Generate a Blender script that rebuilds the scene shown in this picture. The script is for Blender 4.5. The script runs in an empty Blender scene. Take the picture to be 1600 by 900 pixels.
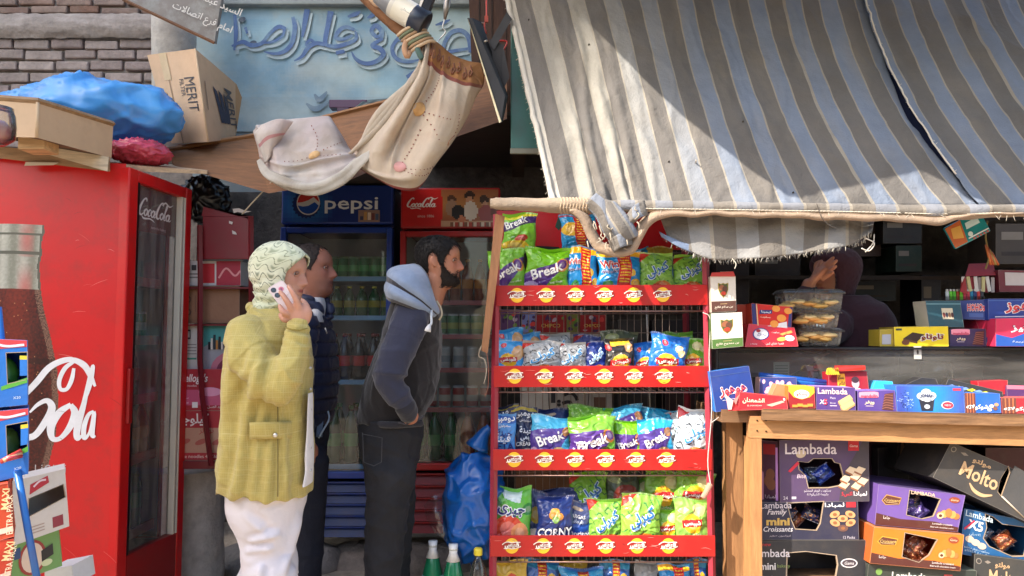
import bpy,bmesh,math,random
import numpy as np
from mathutils import Vector,Matrix,noise,geometry
R = math.radians
PI = math.pi
random.seed(7)
scene = bpy.context.scene
col = scene.collection
# ---------------------------------------------------------------- camera, sky, sun, exposure
F_PX,CAM_H,PITCH = 1170.0,1.35,math.atan(75 / 1170.0)
cam = bpy.data.objects.new('camera',bpy.data.cameras.new('camera'))
col.objects.link(cam)
cam.location = (0,0,CAM_H)
cam.rotation_euler = (PI / 2 + PITCH,0,0)
cam.data.sensor_width = 36
cam.data.lens = 36 * F_PX / 1600
cam.data.clip_start = 0.05
cam.data.clip_end = 500
scene.camera = cam
SUN = Vector((-0.62,-0.42,0.66)).normalized()
world = bpy.data.worlds.new('World')
scene.world = world
world.use_nodes = True
wn = world.node_tree
wn.nodes.clear()
sky = wn.nodes.new('ShaderNodeTexSky')
sky.sky_type = 'NISHITA'
sky.sun_disc = False
sky.sun_elevation = math.asin(SUN.z)
sky.sun_rotation = math.atan2(SUN.x,SUN.y)
sky.air_density = 1.3
sky.dust_density = 2.5
bg = wn.nodes.new('ShaderNodeBackground')
bg.inputs[1].default_value = 0.15
wo = wn.nodes.new('ShaderNodeOutputWorld')
wn.links.new(sky.outputs[0],bg.inputs[0])
wn.links.new(bg.outputs[0],wo.inputs[0])
sl = bpy.data.lights.new('sun','SUN')
sl.energy = 3.7
sl.angle = R(0.5)
sl.color = (1.0,0.91,0.78)
so = bpy.data.objects.new('sun',sl)
col.objects.link(so)
so.rotation_euler = SUN.to_track_quat('Z','Y').to_euler()
so.location = (-6,-4,9)
scene.view_settings.view_transform = 'Standard'
scene.view_settings.look = 'None'
scene.view_settings.gamma = 1
scene.view_settings.exposure = 1.38
scene.render.film_transparent = False
try:
	scene.cycles.use_denoising = True
	scene.cycles.max_bounces = 10
	scene.cycles.transparent_max_bounces = 16
	scene.cycles.caustics_reflective = False
	scene.cycles.caustics_refractive = False
	scene.cycles.sample_clamp_indirect = 6
except Exception:
	pass
# ---------------------------------------------------------------- helpers
_cp,_sp = math.cos(PITCH),math.sin(PITCH)
def P(px,py,d):
	"""the place seen at that pixel of a 1600 x 900 picture, d metres in front of the camera"""
	a,b = (px - 800) / F_PX,(450 - py) / F_PX
	y = _cp - b * _sp
	z = _sp + b * _cp
	k = d / y
	return Vector((a * k,d,CAM_H + z * k))
def S(r,g=None,b=None):
	if g is None:
		r,g,b = r
	def f(c):
		c = max(0.0,min(1.0,c / 255))
		return c / 12.92 if c <= 0.04045 else ((c + 0.055) / 1.055) ** 2.4
	return (f(r),f(g),f(b))
def mixc(a,b,t):
	t = max(0.0,min(1.0,t))
	return tuple(a[i] + (b[i] - a[i]) * t for i in range(3))
def fbm(x,y,z=0.0,o=3):
	v,a,s = 0,1,0
	for i in range(o):
		v += a * noise.noise(Vector((x,y,z)))
		s += a
		x,y,z,a = x * 2.03 + 11,y * 2.03 + 5,z * 2.03 + 3,a * 0.5
	return v / s
def in_poly(x,y,p):
	r = False
	j = len(p) - 1
	for i in range(len(p)):
		if (p[i][1] > y) != (p[j][1] > y) and x < (p[j][0] - p[i][0]) * (y - p[i][1]) / (p[j][1] - p[i][1]) + p[i][0]:
			r = not r
		j = i
	return r
def proj(q):
	"""pixel of a world point"""
	y,z = q.y * _cp + (q.z - CAM_H) * _sp,-q.y * _sp + (q.z - CAM_H) * _cp
	return 800 + F_PX * q.x / y,450 - F_PX * z / y
_B = Matrix(((1,0,0,0),(0,0,-1,0),(0,1,0,0),(0,0,0,1)))
def Fr(px,py,d,yaw=0,lean=0,roll=0,scale=None):
	"""frame: x right, y up, z towards the viewer; one unit = one pixel at depth d"""
	s = d / F_PX if scale is None else scale
	return (Matrix.Translation(P(px,py,d)) @ Matrix.Rotation(R(yaw),4,'Z') @ _B @
			Matrix.Rotation(R(-lean),4,'X') @ Matrix.Rotation(R(roll),4,'Z') @ Matrix.Scale(s,4))
def cat(pts,n):
	"""Catmull-Rom through points (any dimension), n samples per span"""
	p = [np.array(q,float) for q in pts]
	p = [2 * p[0] - p[1]] + p + [2 * p[-1] - p[-2]]
	out = []
	for i in range(1,len(p) - 2):
		for k in range(n):
			t = k / n
			a,b,c,d = p[i - 1],p[i],p[i + 1],p[i + 2]
			out.append(0.5 * ((2 * b) + (c - a) * t + (2 * a - 5 * b + 4 * c - d) * t * t + (3 * b - a - 3 * c + d) * t ** 3))
	out.append(p[-2])
	return out
_AR = {}
for ch,cp,du in (('ا',0xFE8D,0),('أ',0xFE83,0),('إ',0xFE87,0),('ب',0xFE8F,1),('ة',0xFE93,0),('ت',0xFE95,1),('ث',0xFE99,1),
				   ('ج',0xFE9D,1),('ح',0xFEA1,1),('خ',0xFEA5,1),('د',0xFEA9,0),('ذ',0xFEAB,0),('ر',0xFEAD,0),('ز',0xFEAF,0),
				   ('س',0xFEB1,1),('ش',0xFEB5,1),('ص',0xFEB9,1),('ض',0xFEBD,1),('ط',0xFEC1,1),('ظ',0xFEC5,1),('ع',0xFEC9,1),
				   ('غ',0xFECD,1),('ف',0xFED1,1),('ق',0xFED5,1),('ك',0xFED9,1),('ل',0xFEDD,1),('م',0xFEE1,1),('ن',0xFEE5,1),
				   ('ه',0xFEE9,1),('و',0xFEED,0),('ى',0xFEEF,0),('ي',0xFEF1,1)):
	_AR[ch] = (cp,du)
def shape(s):
	if not any(c in _AR for c in s):
		return s
	out = []
	i = 0
	while i < len(s):
		c = s[i]
		if c not in _AR:
			out.append(c)
			i += 1
			continue
		prev = i > 0 and s[i - 1] in _AR and _AR[s[i - 1]][1]
		if c == 'ل' and i + 1 < len(s) and s[i + 1] == 'ا':
			out.append(chr(0xFEFC if prev else 0xFEFB))
			i += 2
			continue
		cp,du = _AR[c]
		nxt = du and i + 1 < len(s) and s[i + 1] in _AR
		out.append(chr(cp + (3 if prev and nxt else 2 if nxt else 1 if prev else 0)))
		i += 1
	return ''.join(reversed(out))
_TX = {}
def text_mesh(s,off=0.0,shear=0.0):
	k = (s,off,shear)
	if k in _TX:
		return _TX[k]
	c = bpy.data.curves.new('lettering','FONT')
	c.body = shape(s)
	c.size = 1
	c.offset = off
	c.shear = shear
	c.resolution_u = 2
	c.dimensions = '2D'
	c.fill_mode = 'FRONT'
	o = bpy.data.objects.new('lettering',c)
	me = o.to_mesh()
	me.calc_loop_triangles()
	v = [(q.co.x,q.co.y) for q in me.vertices]
	t = [tuple(q.vertices) for q in me.loop_triangles]
	o.to_mesh_clear()
	bpy.data.objects.remove(o)
	bpy.data.curves.remove(c)
	if not v:
		v,t = [(0,0),(1,0),(0,1)],[]
	xs,ys = [q[0] for q in v],[q[1] for q in v]
	_TX[k] = (v,t,min(xs),max(xs),min(ys),max(ys))
	return _TX[k]
# ---------------------------------------------------------------- materials
MATS = {}
def mat(name,color=None,rough=0.6,metal=0.0,var=0.12,vscale=9.0,bump=0.0,bscale=60.0,coat=0.0,spec=0.5,dirt=None,dirt_amt=0.0,
		dscale=4.0,sheen=0.0,transl=0.0,bdist=0.004,stretch=None,sss=0.0,ridged=False,bump2=None):
	if name in MATS:
		return MATS[name]
	m = bpy.data.materials.new(name)
	m.use_nodes = True
	nt = m.node_tree
	N,L = nt.nodes,nt.links
	N.clear()
	out = N.new('ShaderNodeOutputMaterial')
	b = N.new('ShaderNodeBsdfPrincipled')
	b.inputs['Roughness'].default_value = rough
	b.inputs['Metallic'].default_value = metal
	b.inputs['Specular IOR Level'].default_value = spec
	b.inputs['Coat Weight'].default_value = coat
	b.inputs['Coat Roughness'].default_value = 0.12
	b.inputs['Sheen Weight'].default_value = sheen
	if sss:
		b.inputs['Subsurface Weight'].default_value = sss
		b.inputs['Subsurface Radius'].default_value = (0.012,0.005,0.003)
		b.inputs['Subsurface Scale'].default_value = 1.0
	tc = N.new('ShaderNodeTexCoord')
	mp = N.new('ShaderNodeMapping')
	if stretch:
		mp.inputs['Scale'].default_value = stretch
	L.new(tc.outputs['Object'],mp.inputs['Vector'])
	if color is None:
		at = N.new('ShaderNodeAttribute')
		at.attribute_name = 'Col'
		csock = at.outputs['Color']
	else:
		rgb = N.new('ShaderNodeRGB')
		rgb.outputs[0].default_value = (*color,1)
		csock = rgb.outputs[0]
	nz = N.new('ShaderNodeTexNoise')
	nz.inputs['Scale'].default_value = vscale
	nz.inputs['Detail'].default_value = 6
	nz.inputs['Roughness'].default_value = 0.65
	L.new(mp.outputs[0],nz.inputs['Vector'])
	if var > 0:
		mr = N.new('ShaderNodeMapRange')
		mr.inputs['From Min'].default_value = 0.25
		mr.inputs['From Max'].default_value = 0.75
		mr.inputs['To Min'].default_value = 1 - var
		mr.inputs['To Max'].default_value = 1 + var
		L.new(nz.outputs['Fac'],mr.inputs['Value'])
		mx = N.new('ShaderNodeVectorMath')
		mx.operation = 'SCALE'
		L.new(csock,mx.inputs[0])
		L.new(mr.outputs[0],mx.inputs['Scale'])
		csock = mx.outputs[0]
	if dirt_amt > 0:
		n2 = N.new('ShaderNodeTexNoise')
		n2.inputs['Scale'].default_value = dscale
		n2.inputs['Detail'].default_value = 8
		n2.inputs['Roughness'].default_value = 0.7
		L.new(mp.outputs[0],n2.inputs['Vector'])
		cr = N.new('ShaderNodeMapRange')
		cr.inputs['From Min'].default_value = 0.48
		cr.inputs['From Max'].default_value = 0.72
		cr.inputs['To Min'].default_value = 0
		cr.inputs['To Max'].default_value = dirt_amt
		L.new(n2.outputs['Fac'],cr.inputs['Value'])
		mm = N.new('ShaderNodeMix')
		mm.data_type = 'RGBA'
		L.new(cr.outputs[0],mm.inputs['Factor'])
		L.new(csock,mm.inputs['A'])
		mm.inputs['B'].default_value = (*(dirt or S(120,105,85)),1)
		csock = mm.outputs['Result']
	L.new(csock,b.inputs['Base Color'])
	if bump > 0:
		n3 = N.new('ShaderNodeTexNoise')
		n3.inputs['Scale'].default_value = bscale
		n3.inputs['Detail'].default_value = 5
		if ridged:
			n3.noise_type = 'RIDGED_MULTIFRACTAL'
			n3.inputs['Detail'].default_value = 3
		L.new(mp.outputs[0],n3.inputs['Vector'])
		bp = N.new('ShaderNodeBump')
		bp.inputs['Strength'].default_value = bump
		bp.inputs['Distance'].default_value = bdist
		L.new(n3.outputs['Fac'],bp.inputs['Height'])
		last = bp
		if bump2:
			n4 = N.new('ShaderNodeTexNoise')
			n4.inputs['Scale'].default_value = bump2[1]
			n4.inputs['Detail'].default_value = 4
			n4.inputs['Distortion'].default_value = 1.2
			L.new(mp.outputs[0],n4.inputs['Vector'])
			b4 = N.new('ShaderNodeBump')
			b4.inputs['Strength'].default_value = bump2[0]
			b4.inputs['Distance'].default_value = bump2[2]
			L.new(n4.outputs['Fac'],b4.inputs['Height'])
			L.new(bp.outputs[0],b4.inputs['Normal'])
			last = b4
		L.new(last.outputs[0],b.inputs['Normal'])
	if transl > 0:
		tr = N.new('ShaderNodeBsdfTranslucent')
		L.new(csock,tr.inputs['Color'])
		ms = N.new('ShaderNodeMixShader')
		ms.inputs[0].default_value = transl
		L.new(b.outputs[0],ms.inputs[1])
		L.new(tr.outputs[0],ms.inputs[2])
		L.new(ms.outputs[0],out.inputs[0])
	else:
		L.new(b.outputs[0],out.inputs[0])
	MATS[name] = m
	return m
def glass(name,tint=(0.9,0.95,0.95),rough=0.02,refl=1.0,haze=0.0):
	"""thin pane: see-through with a fresnel reflection and a diffuse film, part dust, part painted reflection"""
	if name in MATS:
		return MATS[name]
	m = bpy.data.materials.new(name)
	m.use_nodes = True
	N,L = m.node_tree.nodes,m.node_tree.links
	N.clear()
	out = N.new('ShaderNodeOutputMaterial')
	t = N.new('ShaderNodeBsdfTransparent')
	t.inputs[0].default_value = (*tint,1)
	g = N.new('ShaderNodeBsdfGlossy')
	g.inputs['Roughness'].default_value = rough
	fr = N.new('ShaderNodeFresnel')
	fr.inputs['IOR'].default_value = 1.5
	mu = N.new('ShaderNodeMath')
	mu.operation = 'MULTIPLY'
	mu.inputs[1].default_value = refl
	L.new(fr.outputs[0],mu.inputs[0])
	a = N.new('ShaderNodeMixShader')
	L.new(mu.outputs[0],a.inputs[0])
	L.new(t.outputs[0],a.inputs[1])
	L.new(g.outputs[0],a.inputs[2])
	if haze > 0:
		d = N.new('ShaderNodeBsdfDiffuse')
		d.inputs[0].default_value = (0.55,0.52,0.48,1)  # pale film paints in reflected brightness along with dust
		nz = N.new('ShaderNodeTexNoise')
		nz.inputs['Scale'].default_value = 5
		nz.inputs['Detail'].default_value = 8
		mr = N.new('ShaderNodeMapRange')
		mr.inputs['From Min'].default_value = 0.35
		mr.inputs['From Max'].default_value = 0.7
		mr.inputs['To Min'].default_value = haze * 0.25
		mr.inputs['To Max'].default_value = haze
		L.new(nz.outputs['Fac'],mr.inputs['Value'])
		e = N.new('ShaderNodeMixShader')
		L.new(mr.outputs[0],e.inputs[0])
		L.new(a.outputs[0],e.inputs[1])
		L.new(d.outputs[0],e.inputs[2])
		a = e
	L.new(a.outputs[0],out.inputs[0])
	MATS[name] = m
	return m
M_CARD = mat('printed_card',None,rough=0.55,var=0.07,vscale=14,bump=0.12,bscale=45,dirt_amt=0.14,dscale=12,bump2=(.3,9,.008))
M_RAW = mat('raw_cardboard',None,rough=0.85,var=0.12,vscale=16,bump=0.2,bscale=80,dirt_amt=0.15,dscale=8)
M_FOIL = mat('foil_wrapper',None,rough=0.3,var=0.06,vscale=25,bump=0.75,bscale=22,coat=0.4,bdist=0.005,ridged=True)
M_CLOTH = mat('woven_cloth',None,rough=0.9,var=0.08,vscale=30,bump=0.25,bscale=300,sheen=0.15,bdist=0.002,bump2=(.5,20,.008))
M_PAINT = mat('gloss_paint',None,rough=0.35,var=0.07,vscale=5,bump=0.06,bscale=22,dirt_amt=0.3,dscale=7,dirt=S(95,62,54),bump2=(.1,4,.01))
M_WALLP = mat('mottled_paint',None,rough=0.75,var=0.22,vscale=4,bump=0.3,bscale=25,dirt_amt=0.6,dscale=6,dirt=S(176,184,182))
M_PLAS = mat('plain_plastic',None,rough=0.35,var=0.05,vscale=12,coat=0.15)
M_BAGP = mat('thin_plastic_film',None,rough=0.28,var=0.12,vscale=9,bump=0.8,bscale=9,coat=0.25,bdist=0.01,transl=0.18,ridged=True)
M_WORN = mat('worn_paint',None,rough=0.8,var=0.2,vscale=6,dirt_amt=0.75,dscale=9,dirt=S(146,176,190),bump=.3,bscale=25)
M_WOOD = mat('rough_wood',None,rough=0.75,var=0.32,vscale=7,bump=0.35,bscale=30,dirt_amt=0.35,dscale=5,dirt=S(80,58,40),stretch=(1.0,6,9))
M_WOODV = mat('upright_wood',None,rough=0.7,var=0.3,vscale=7,bump=0.35,bscale=30,dirt_amt=0.25,dscale=5,dirt=S(110,70,40),stretch=(9,6,1.0))
M_METAL = mat('bare_metal',None,rough=0.4,metal=0.8,var=0.15,vscale=15,dirt_amt=0.3,dscale=9)
M_STONE = mat('rough_masonry',None,rough=0.92,var=0.3,vscale=12,bump=0.8,bscale=45,dirt_amt=0.35,dscale=7,dirt=S(150,140,130),bdist=0.01)
M_DARK = mat('dusty_dark',None,rough=0.8,var=0.3,vscale=6,dirt_amt=0.2,dscale=5,dirt=S(70,62,58))
M_SKIN = mat('skin',None,rough=0.5,var=0.07,vscale=45,bump=0.1,bscale=220,sss=0.12,bdist=0.001)
M_HAIR = mat('hair',None,rough=0.62,var=0.35,vscale=140,bump=0.35,bscale=260,bdist=0.002,spec=0.25)
M_DENIM = mat('denim',None,rough=0.9,var=0.25,vscale=10,bump=0.3,bscale=400,bdist=0.001,dirt_amt=0.25,dscale=5,dirt=S(52,56,66),bump2=(.6,16,.010))
M_GLASS = glass('window_glass',haze=0.17,refl=1.3)
M_GLASSD = glass('dusty_veil_glass',tint=(0.88,0.9,0.92),haze=0.28,refl=1.8)  # haze also paints a grey reflected veil over the fridge door
M_TRAY = glass('tray_plastic',tint=(0.95,0.95,0.93),rough=0.15,refl=1.6,haze=0.26)
M_CLEAR = glass('clear_plastic',tint=(0.88,0.88,0.86),rough=0.12,refl=2.2,haze=0.05)
# ---------------------------------------------------------------- mesh builder
class MB:
	def __init__(self):
		self.v,self.f,self.c,self.m,self.s,self.mats = [],[],[],[],[],[]
	def mi(self,m):
		if m not in self.mats:
			self.mats.append(m)
		return self.mats.index(m)
	def add(self,pts,faces,c,m,smooth=False):
		b = len(self.v)
		self.v.extend(tuple(p) for p in pts)
		k = self.mi(m)
		per = isinstance(c,list)
		for i,f in enumerate(faces):
			self.f.append([b + j for j in f])
			self.c.append(c[i] if per else c)
			self.m.append(k)
			self.s.append(smooth)
		return self
	def poly(self,F,pts,c,m=None,z=0.0):
		p3 = [Vector((p[0],p[1],z)) for p in pts]
		tris = geometry.tessellate_polygon([p3])
		area = sum(pts[i][0] * pts[(i + 1) % len(pts)][1] - pts[(i + 1) % len(pts)][0] * pts[i][1] for i in range(len(pts)))
		if tris:
			a,b_,c_ = (p3[k] for k in tris[0])
			if (b_ - a).cross(c_ - a).z < 0:
				tris = [tuple(reversed(t)) for t in tris]
		return self.add([F @ p for p in p3],tris,c,m or M_CARD)
	def holed(self,F,outer,holes,c,m=None,z=0.0):
		vs,es = [],[]
		for l in [outer] + holes:
			n = len(vs)
			vs += [Vector((p[0],p[1])) for p in l]
			es += [(n + i,n + (i + 1) % len(l)) for i in range(len(l))]
		r_ = geometry.delaunay_2d_cdt(vs,es,[],1,1e-5)
		flat = [Vector((p[0],p[1],z)) for p in r_[0]]
		fx = []
		for t in r_[2]:
			m_ = sum((flat[k] for k in t),Vector()) / 3
			if any(in_poly(m_.x,m_.y,h) for h in holes):
				continue
			a,b_,c_ = (flat[k] for k in t)
			fx.append(t if (b_ - a).cross(c_ - a).z > 0 else tuple(reversed(t)))
		return self.add([F @ p for p in flat],fx,c,m or M_CARD)
	def rect(self,F,x0,y0,x1,y1,c,m=None,z=0.0):
		return self.add([F @ Vector(p) for p in ((x0,y0,z),(x1,y0,z),(x1,y1,z),(x0,y1,z))],[(0,1,2,3)],c,m or M_CARD)
	def ell(self,F,cx,cy,rx,ry,c,m=None,z=0.0,rot=0.0,n=20):
		a = R(rot)
		pts = []
		for i in range(n):
			t = 2 * PI * i / n
			x,y = rx * math.cos(t),ry * math.sin(t)
			pts.append(F @ Vector((cx + x * math.cos(a) - y * math.sin(a),cy + x * math.sin(a) + y * math.cos(a),z)))
		return self.add(pts,[tuple(range(n))],c,m or M_CARD)
	def box(self,F,x0,y0,z0,x1,y1,z1,c,m=None,ch=0.0):
		"""box with chamfered edges; x,y,z in frame units"""
		m = m or M_CARD
		if ch <= 0:
			p = [F @ Vector(q) for q in ((x0,y0,z0),(x1,y0,z0),(x1,y1,z0),(x0,y1,z0),(x0,y0,z1),(x1,y0,z1),(x1,y1,z1),(x0,y1,z1))]
			return self.add(p,[(3,2,1,0),(4,5,6,7),(0,1,5,4),(2,3,7,6),(1,2,6,5),(3,0,4,7)],c,m)
		bm = bmesh.new()
		vs = [bm.verts.new(q) for q in ((x0,y0,z0),(x1,y0,z0),(x1,y1,z0),(x0,y1,z0),(x0,y0,z1),(x1,y0,z1),(x1,y1,z1),(x0,y1,z1))]
		for f in ((3,2,1,0),(4,5,6,7),(0,1,5,4),(2,3,7,6),(1,2,6,5),(3,0,4,7)):
			bm.faces.new([vs[i] for i in f])
		ch = min(ch,0.4 * min(abs(x1 - x0),abs(y1 - y0),abs(z1 - z0)))
		bmesh.ops.bevel(bm,geom=list(bm.edges),offset=ch,segments=2,affect='EDGES',profile=0.5)
		bm.verts.index_update()
		self.add([F @ v.co for v in bm.verts],[[v.index for v in f.verts] for f in bm.faces],c,m)
		bm.free()
		return self
	def hexa(self,fr,bk,c,m=None,fc=None):
		"""front quad and back quad, each bottom-left, bottom-right, top-right, top-left"""
		p = list(fr) + list(bk)
		fs = [(0,1,2,3),(5,4,7,6),(4,5,1,0),(3,2,6,7),(1,5,6,2),(4,0,3,7)]
		return self.add(p,fs,fc if fc else c,m or M_CARD)
	def tube(self,pts,r,c,m=None,n=8,cap=True,smooth=True,flat=1.0):
		pts = [Vector(p) for p in pts]
		N = len(pts)
		rs = r if isinstance(r,(list,tuple)) else [r] * N
		t0 = (pts[1] - pts[0]).normalized()
		up = Vector((0,0,1)) if abs(t0.z) < 0.9 else Vector((0,-1,0))
		nx = t0.cross(up).normalized()
		V,Fc = [],[]
		for i in range(N):
			t = (pts[min(i + 1,N - 1)] - pts[max(i - 1,0)])
			t = t.normalized() if t.length > 1e-9 else t0
			nx = (nx - t * nx.dot(t)).normalized()
			ny = t.cross(nx)
			for k in range(n):
				a = 2 * PI * k / n
				V.append(pts[i] + nx * math.cos(a) * rs[i] + ny * math.sin(a) * rs[i] * flat)
		for i in range(N - 1):
			for k in range(n):
				a,b = i * n + k,i * n + (k + 1) % n
				Fc.append((a,b,b + n,a + n))
		if cap:
			Fc.append(tuple(reversed(range(n))))
			Fc.append(tuple((N - 1) * n + k for k in range(n)))
		return self.add(V,Fc,c,m or M_PLAS,smooth)
	def lathe(self,base,prof,c,m=None,n=16,axis=None,smooth=True):
		"""prof: (radius, height) list; c one colour or a list per span"""
		ax = Matrix.Identity(3) if axis is None else axis
		V,Fc,cc = [],[],[]
		for (r,h) in prof:
			for k in range(n):
				a = 2 * PI * k / n
				V.append(Vector(base) + ax @ Vector((r * math.cos(a),r * math.sin(a),h)))
		for i in range(len(prof) - 1):
			for k in range(n):
				a,b = i * n + k,i * n + (k + 1) % n
				Fc.append((a,b,b + n,a + n))
				cc.append(c[i] if isinstance(c,list) else c)
		Fc += [tuple(reversed(range(n))),tuple((len(prof) - 1) * n + k for k in range(n))]
		cc += [cc[0],cc[-1]]
		return self.add(V,Fc,cc,m or M_PLAS,smooth)
	def grid(self,g,c,m=None,smooth=True,closed=False,flip=False):
		"""g[i][j] world points; c colour or function(u, v, point)"""
		nr,nc = len(g),len(g[0])
		V = [p for row in g for p in row]
		Fc,cc = [],[]
		fn = callable(c)
		w = nc if closed else nc - 1
		for i in range(nr - 1):
			for j in range(w):
				j2 = (j + 1) % nc
				q = (i * nc + j,i * nc + j2,(i + 1) * nc + j2,(i + 1) * nc + j)
				Fc.append(tuple(reversed(q)) if flip else q)
				if fn:
					cc.append(c((j + 0.5) / w,(i + 0.5) / (nr - 1),g[i][j]))
		return self.add(V,Fc,cc if fn else c,m or M_CLOTH,smooth)
	def loft(self,rings,c,m=None,smooth=True):
		self.grid(rings,c,m,smooth,closed=True)
		n = len(rings[0])
		for ring,rev in ((rings[0],True),(rings[-1],False)):
			ids = list(range(n))
			self.add(ring,[tuple(reversed(ids)) if rev else tuple(ids)],c if not callable(c) else c(0,0 if rev else 1,ring[0]),m or M_CLOTH,smooth)
		return self
	def text(self,F,s,cx,cy,c,h=None,w=None,rot=0.0,z=0.6,off=0.0,shear=0.0,out=None,outw=0.05,m=None,fit=None,warp=None):
		"""flat lettering centred at cx, cy; give h or w (or both) in frame units"""
		if out is not None:
			self.text(F,s,cx,cy,out,h,w,rot,z * 0.6,off + outw,shear,None,0,m,text_mesh(s,off,shear)[2:],warp)
		v,t,ax,bx,ay,by = text_mesh(s,off,shear)
		if fit:
			ax,bx,ay,by = fit
		tw,th = max(bx - ax,1e-6),max(by - ay,1e-6)
		if w is not None and h is not None:
			sx,sy = w / tw,h / th
		elif w is not None:
			sx = sy = w / tw
		else:
			sx = sy = h / th
		a = R(rot)
		ca,sa = math.cos(a),math.sin(a)
		pts = []
		for (x,y) in v:
			x,y = (x - (ax + bx) / 2) * sx,(y - (ay + by) / 2) * sy
			X,Y = cx + x * ca - y * sa,cy + x * sa + y * ca
			pts.append(warp(X,Y,z) if warp else F @ Vector((X,Y,z)))
		return self.add(pts,t,c,m or M_CARD)
	def stroke(self,F,pts,wd,c,z=0.6,n=6,m=None,closed=False):
		"""brush stroke: smooth ribbon through pts (x, y) with width wd (number or list)"""
		ws = wd if isinstance(wd,(list,tuple)) else [wd] * len(pts)
		q = [(p[0],p[1],ws[i]) for i,p in enumerate(pts)]
		if closed:
			q = q + [q[0]]
		q = cat(q,n)
		V = []
		N = len(q)
		for i in range(N):
			a,b = q[max(i - 1,0)],q[min(i + 1,N - 1)]
			tx,ty = b[0] - a[0],b[1] - a[1]
			l = math.hypot(tx,ty) or 1
			nx,ny = -ty / l * q[i][2] / 2,tx / l * q[i][2] / 2
			zi = z + .012 * i
			V += [F @ Vector((q[i][0] - nx,q[i][1] - ny,zi)),F @ Vector((q[i][0] + nx,q[i][1] + ny,zi))]
		return self.add(V,[(2 * i,2 * i + 2,2 * i + 3,2 * i + 1) for i in range(N - 1)],c,m or M_CARD)
	def build(self,name,parent=None,org=None):
		me = bpy.data.meshes.new(name)
		if parent is not None and org is None:
			org = parent.matrix_world.translation if parent.parent is None else ORG[parent.name]
		if org is None:
			a = np.array(self.v)
			lo,hi = a.min(0),a.max(0)
			org = Vector(((lo[0] + hi[0]) / 2,(lo[1] + hi[1]) / 2,lo[2]))
		org = Vector(org)
		a = np.array(self.v,float) - np.array(org)
		me.from_pydata(a.tolist(),[],self.f)
		for m in self.mats:
			me.materials.append(m)
		me.polygons.foreach_set('material_index',self.m)
		me.polygons.foreach_set('use_smooth',self.s)
		at = me.color_attributes.new('Col','FLOAT_COLOR','CORNER')
		lt = np.array([len(f) for f in self.f])
		cc = np.ones((len(self.f),4))
		cc[:,:3] = np.array(self.c,float)
		at.data.foreach_set('color',np.repeat(cc,lt,axis=0).ravel())
		me.update()
		o = bpy.data.objects.new(name,me)
		col.objects.link(o)
		ORG[o.name] = org
		if parent is not None:
			o.parent = parent
			o.location = org - ORG[parent.name]
		else:
			o.location = org
		return o
ORG = {}
def tag(o,label,cat_,group=None,kind=None):
	if label:
		o['label'] = label
	if cat_:
		o['category'] = cat_
	if group:
		o['group'] = group
	if kind:
		o['kind'] = kind
	return o
def thing(name,org,label,cat_,group=None):
	o = bpy.data.objects.new(name,None)
	o.empty_display_size = 0.1
	col.objects.link(o)
	o.location = org
	ORG[o.name] = Vector(org)
	bpy.context.view_layer.update()
	return tag(o,label,cat_,group)
def struct(mb,name):
	o = mb.build(name)
	o['kind'] = 'structure'
	return o
def dup(o,loc,rotz=0.0,label=None,group=None,rot=None,scale=None):
	r = o.copy()
	col.objects.link(r)
	r.location = loc
	r.rotation_euler = rot if rot else (0,0,rotz)
	if scale:
		r.scale = (scale,) * 3
	if label:
		r['label'] = label
	if group:
		r['group'] = group
	for ch in list(o.children):
		c = ch.copy()
		col.objects.link(c)
		c.parent = r
		for g in list(ch.children):
			d = g.copy()
			col.objects.link(d)
			d.parent = c
	return r
def solid(o,t):
	md = o.modifiers.new('thickness','SOLIDIFY')
	md.thickness = t
	md.offset = 0
	return o
def net(ctrl,nu,nv,jit=0.0,freq=6.0,seed=0.0,world_in=False):
	"""smooth surface through rows of (px, py, d) control points"""
	rows = [[Vector(q) if world_in else P(*q) for q in row] for row in ctrl]
	r1 = [cat(r,nu) for r in rows]
	cols = [cat([r1[i][j] for i in range(len(r1))],nv) for j in range(len(r1[0]))]
	g = [[Vector(cols[j][i]) for j in range(len(cols))] for i in range(len(cols[0]))]
	if jit:
		for row in g:
			for p in row:
				k = fbm(p.x * freq,p.z * freq,p.y * freq + seed,3) * jit
				p.y += k
				p.z += k * 0.3
	return g
def remesh(mb,voxel,smooth=3,disp=None):
	"""fuse the builder's closed shapes into one continuous surface"""
	me = bpy.data.meshes.new('fuse')
	me.from_pydata([tuple(v) for v in mb.v],[],mb.f)
	o = bpy.data.objects.new('fuse',me)
	col.objects.link(o)
	md = o.modifiers.new('r','REMESH')
	md.mode = 'VOXEL'
	md.voxel_size = voxel
	if smooth:
		ms = o.modifiers.new('s','SMOOTH')
		ms.iterations = smooth
		ms.factor = 0.5
	dg = bpy.context.evaluated_depsgraph_get()
	e = o.evaluated_get(dg)
	m2 = e.to_mesh()
	V = [v.co.copy() for v in m2.vertices]
	Nn = [v.normal.copy() for v in m2.vertices]
	Fc = [list(p.vertices) for p in m2.polygons]
	e.to_mesh_clear()
	bpy.data.objects.remove(o)
	bpy.data.meshes.remove(me)
	if disp:
		V = [v + n * disp(v,n) for v,n in zip(V,Nn)]
	return V,Fc
def fused(mb,name,parent,voxel,m,colour,smooth=3,disp=None):
	V,Fc = remesh(mb,voxel,smooth,disp)
	out = MB()
	if callable(colour):
		cs = [colour(sum((V[i] for i in f),Vector()) / len(f)) for f in Fc]
	else:
		cs = colour
	out.add(V,Fc,cs,m,True)
	return out.build(name,parent)
def interp(x,tab):
	return float(np.interp(x,[t[0] for t in tab],[t[1] for t in tab]))
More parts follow.
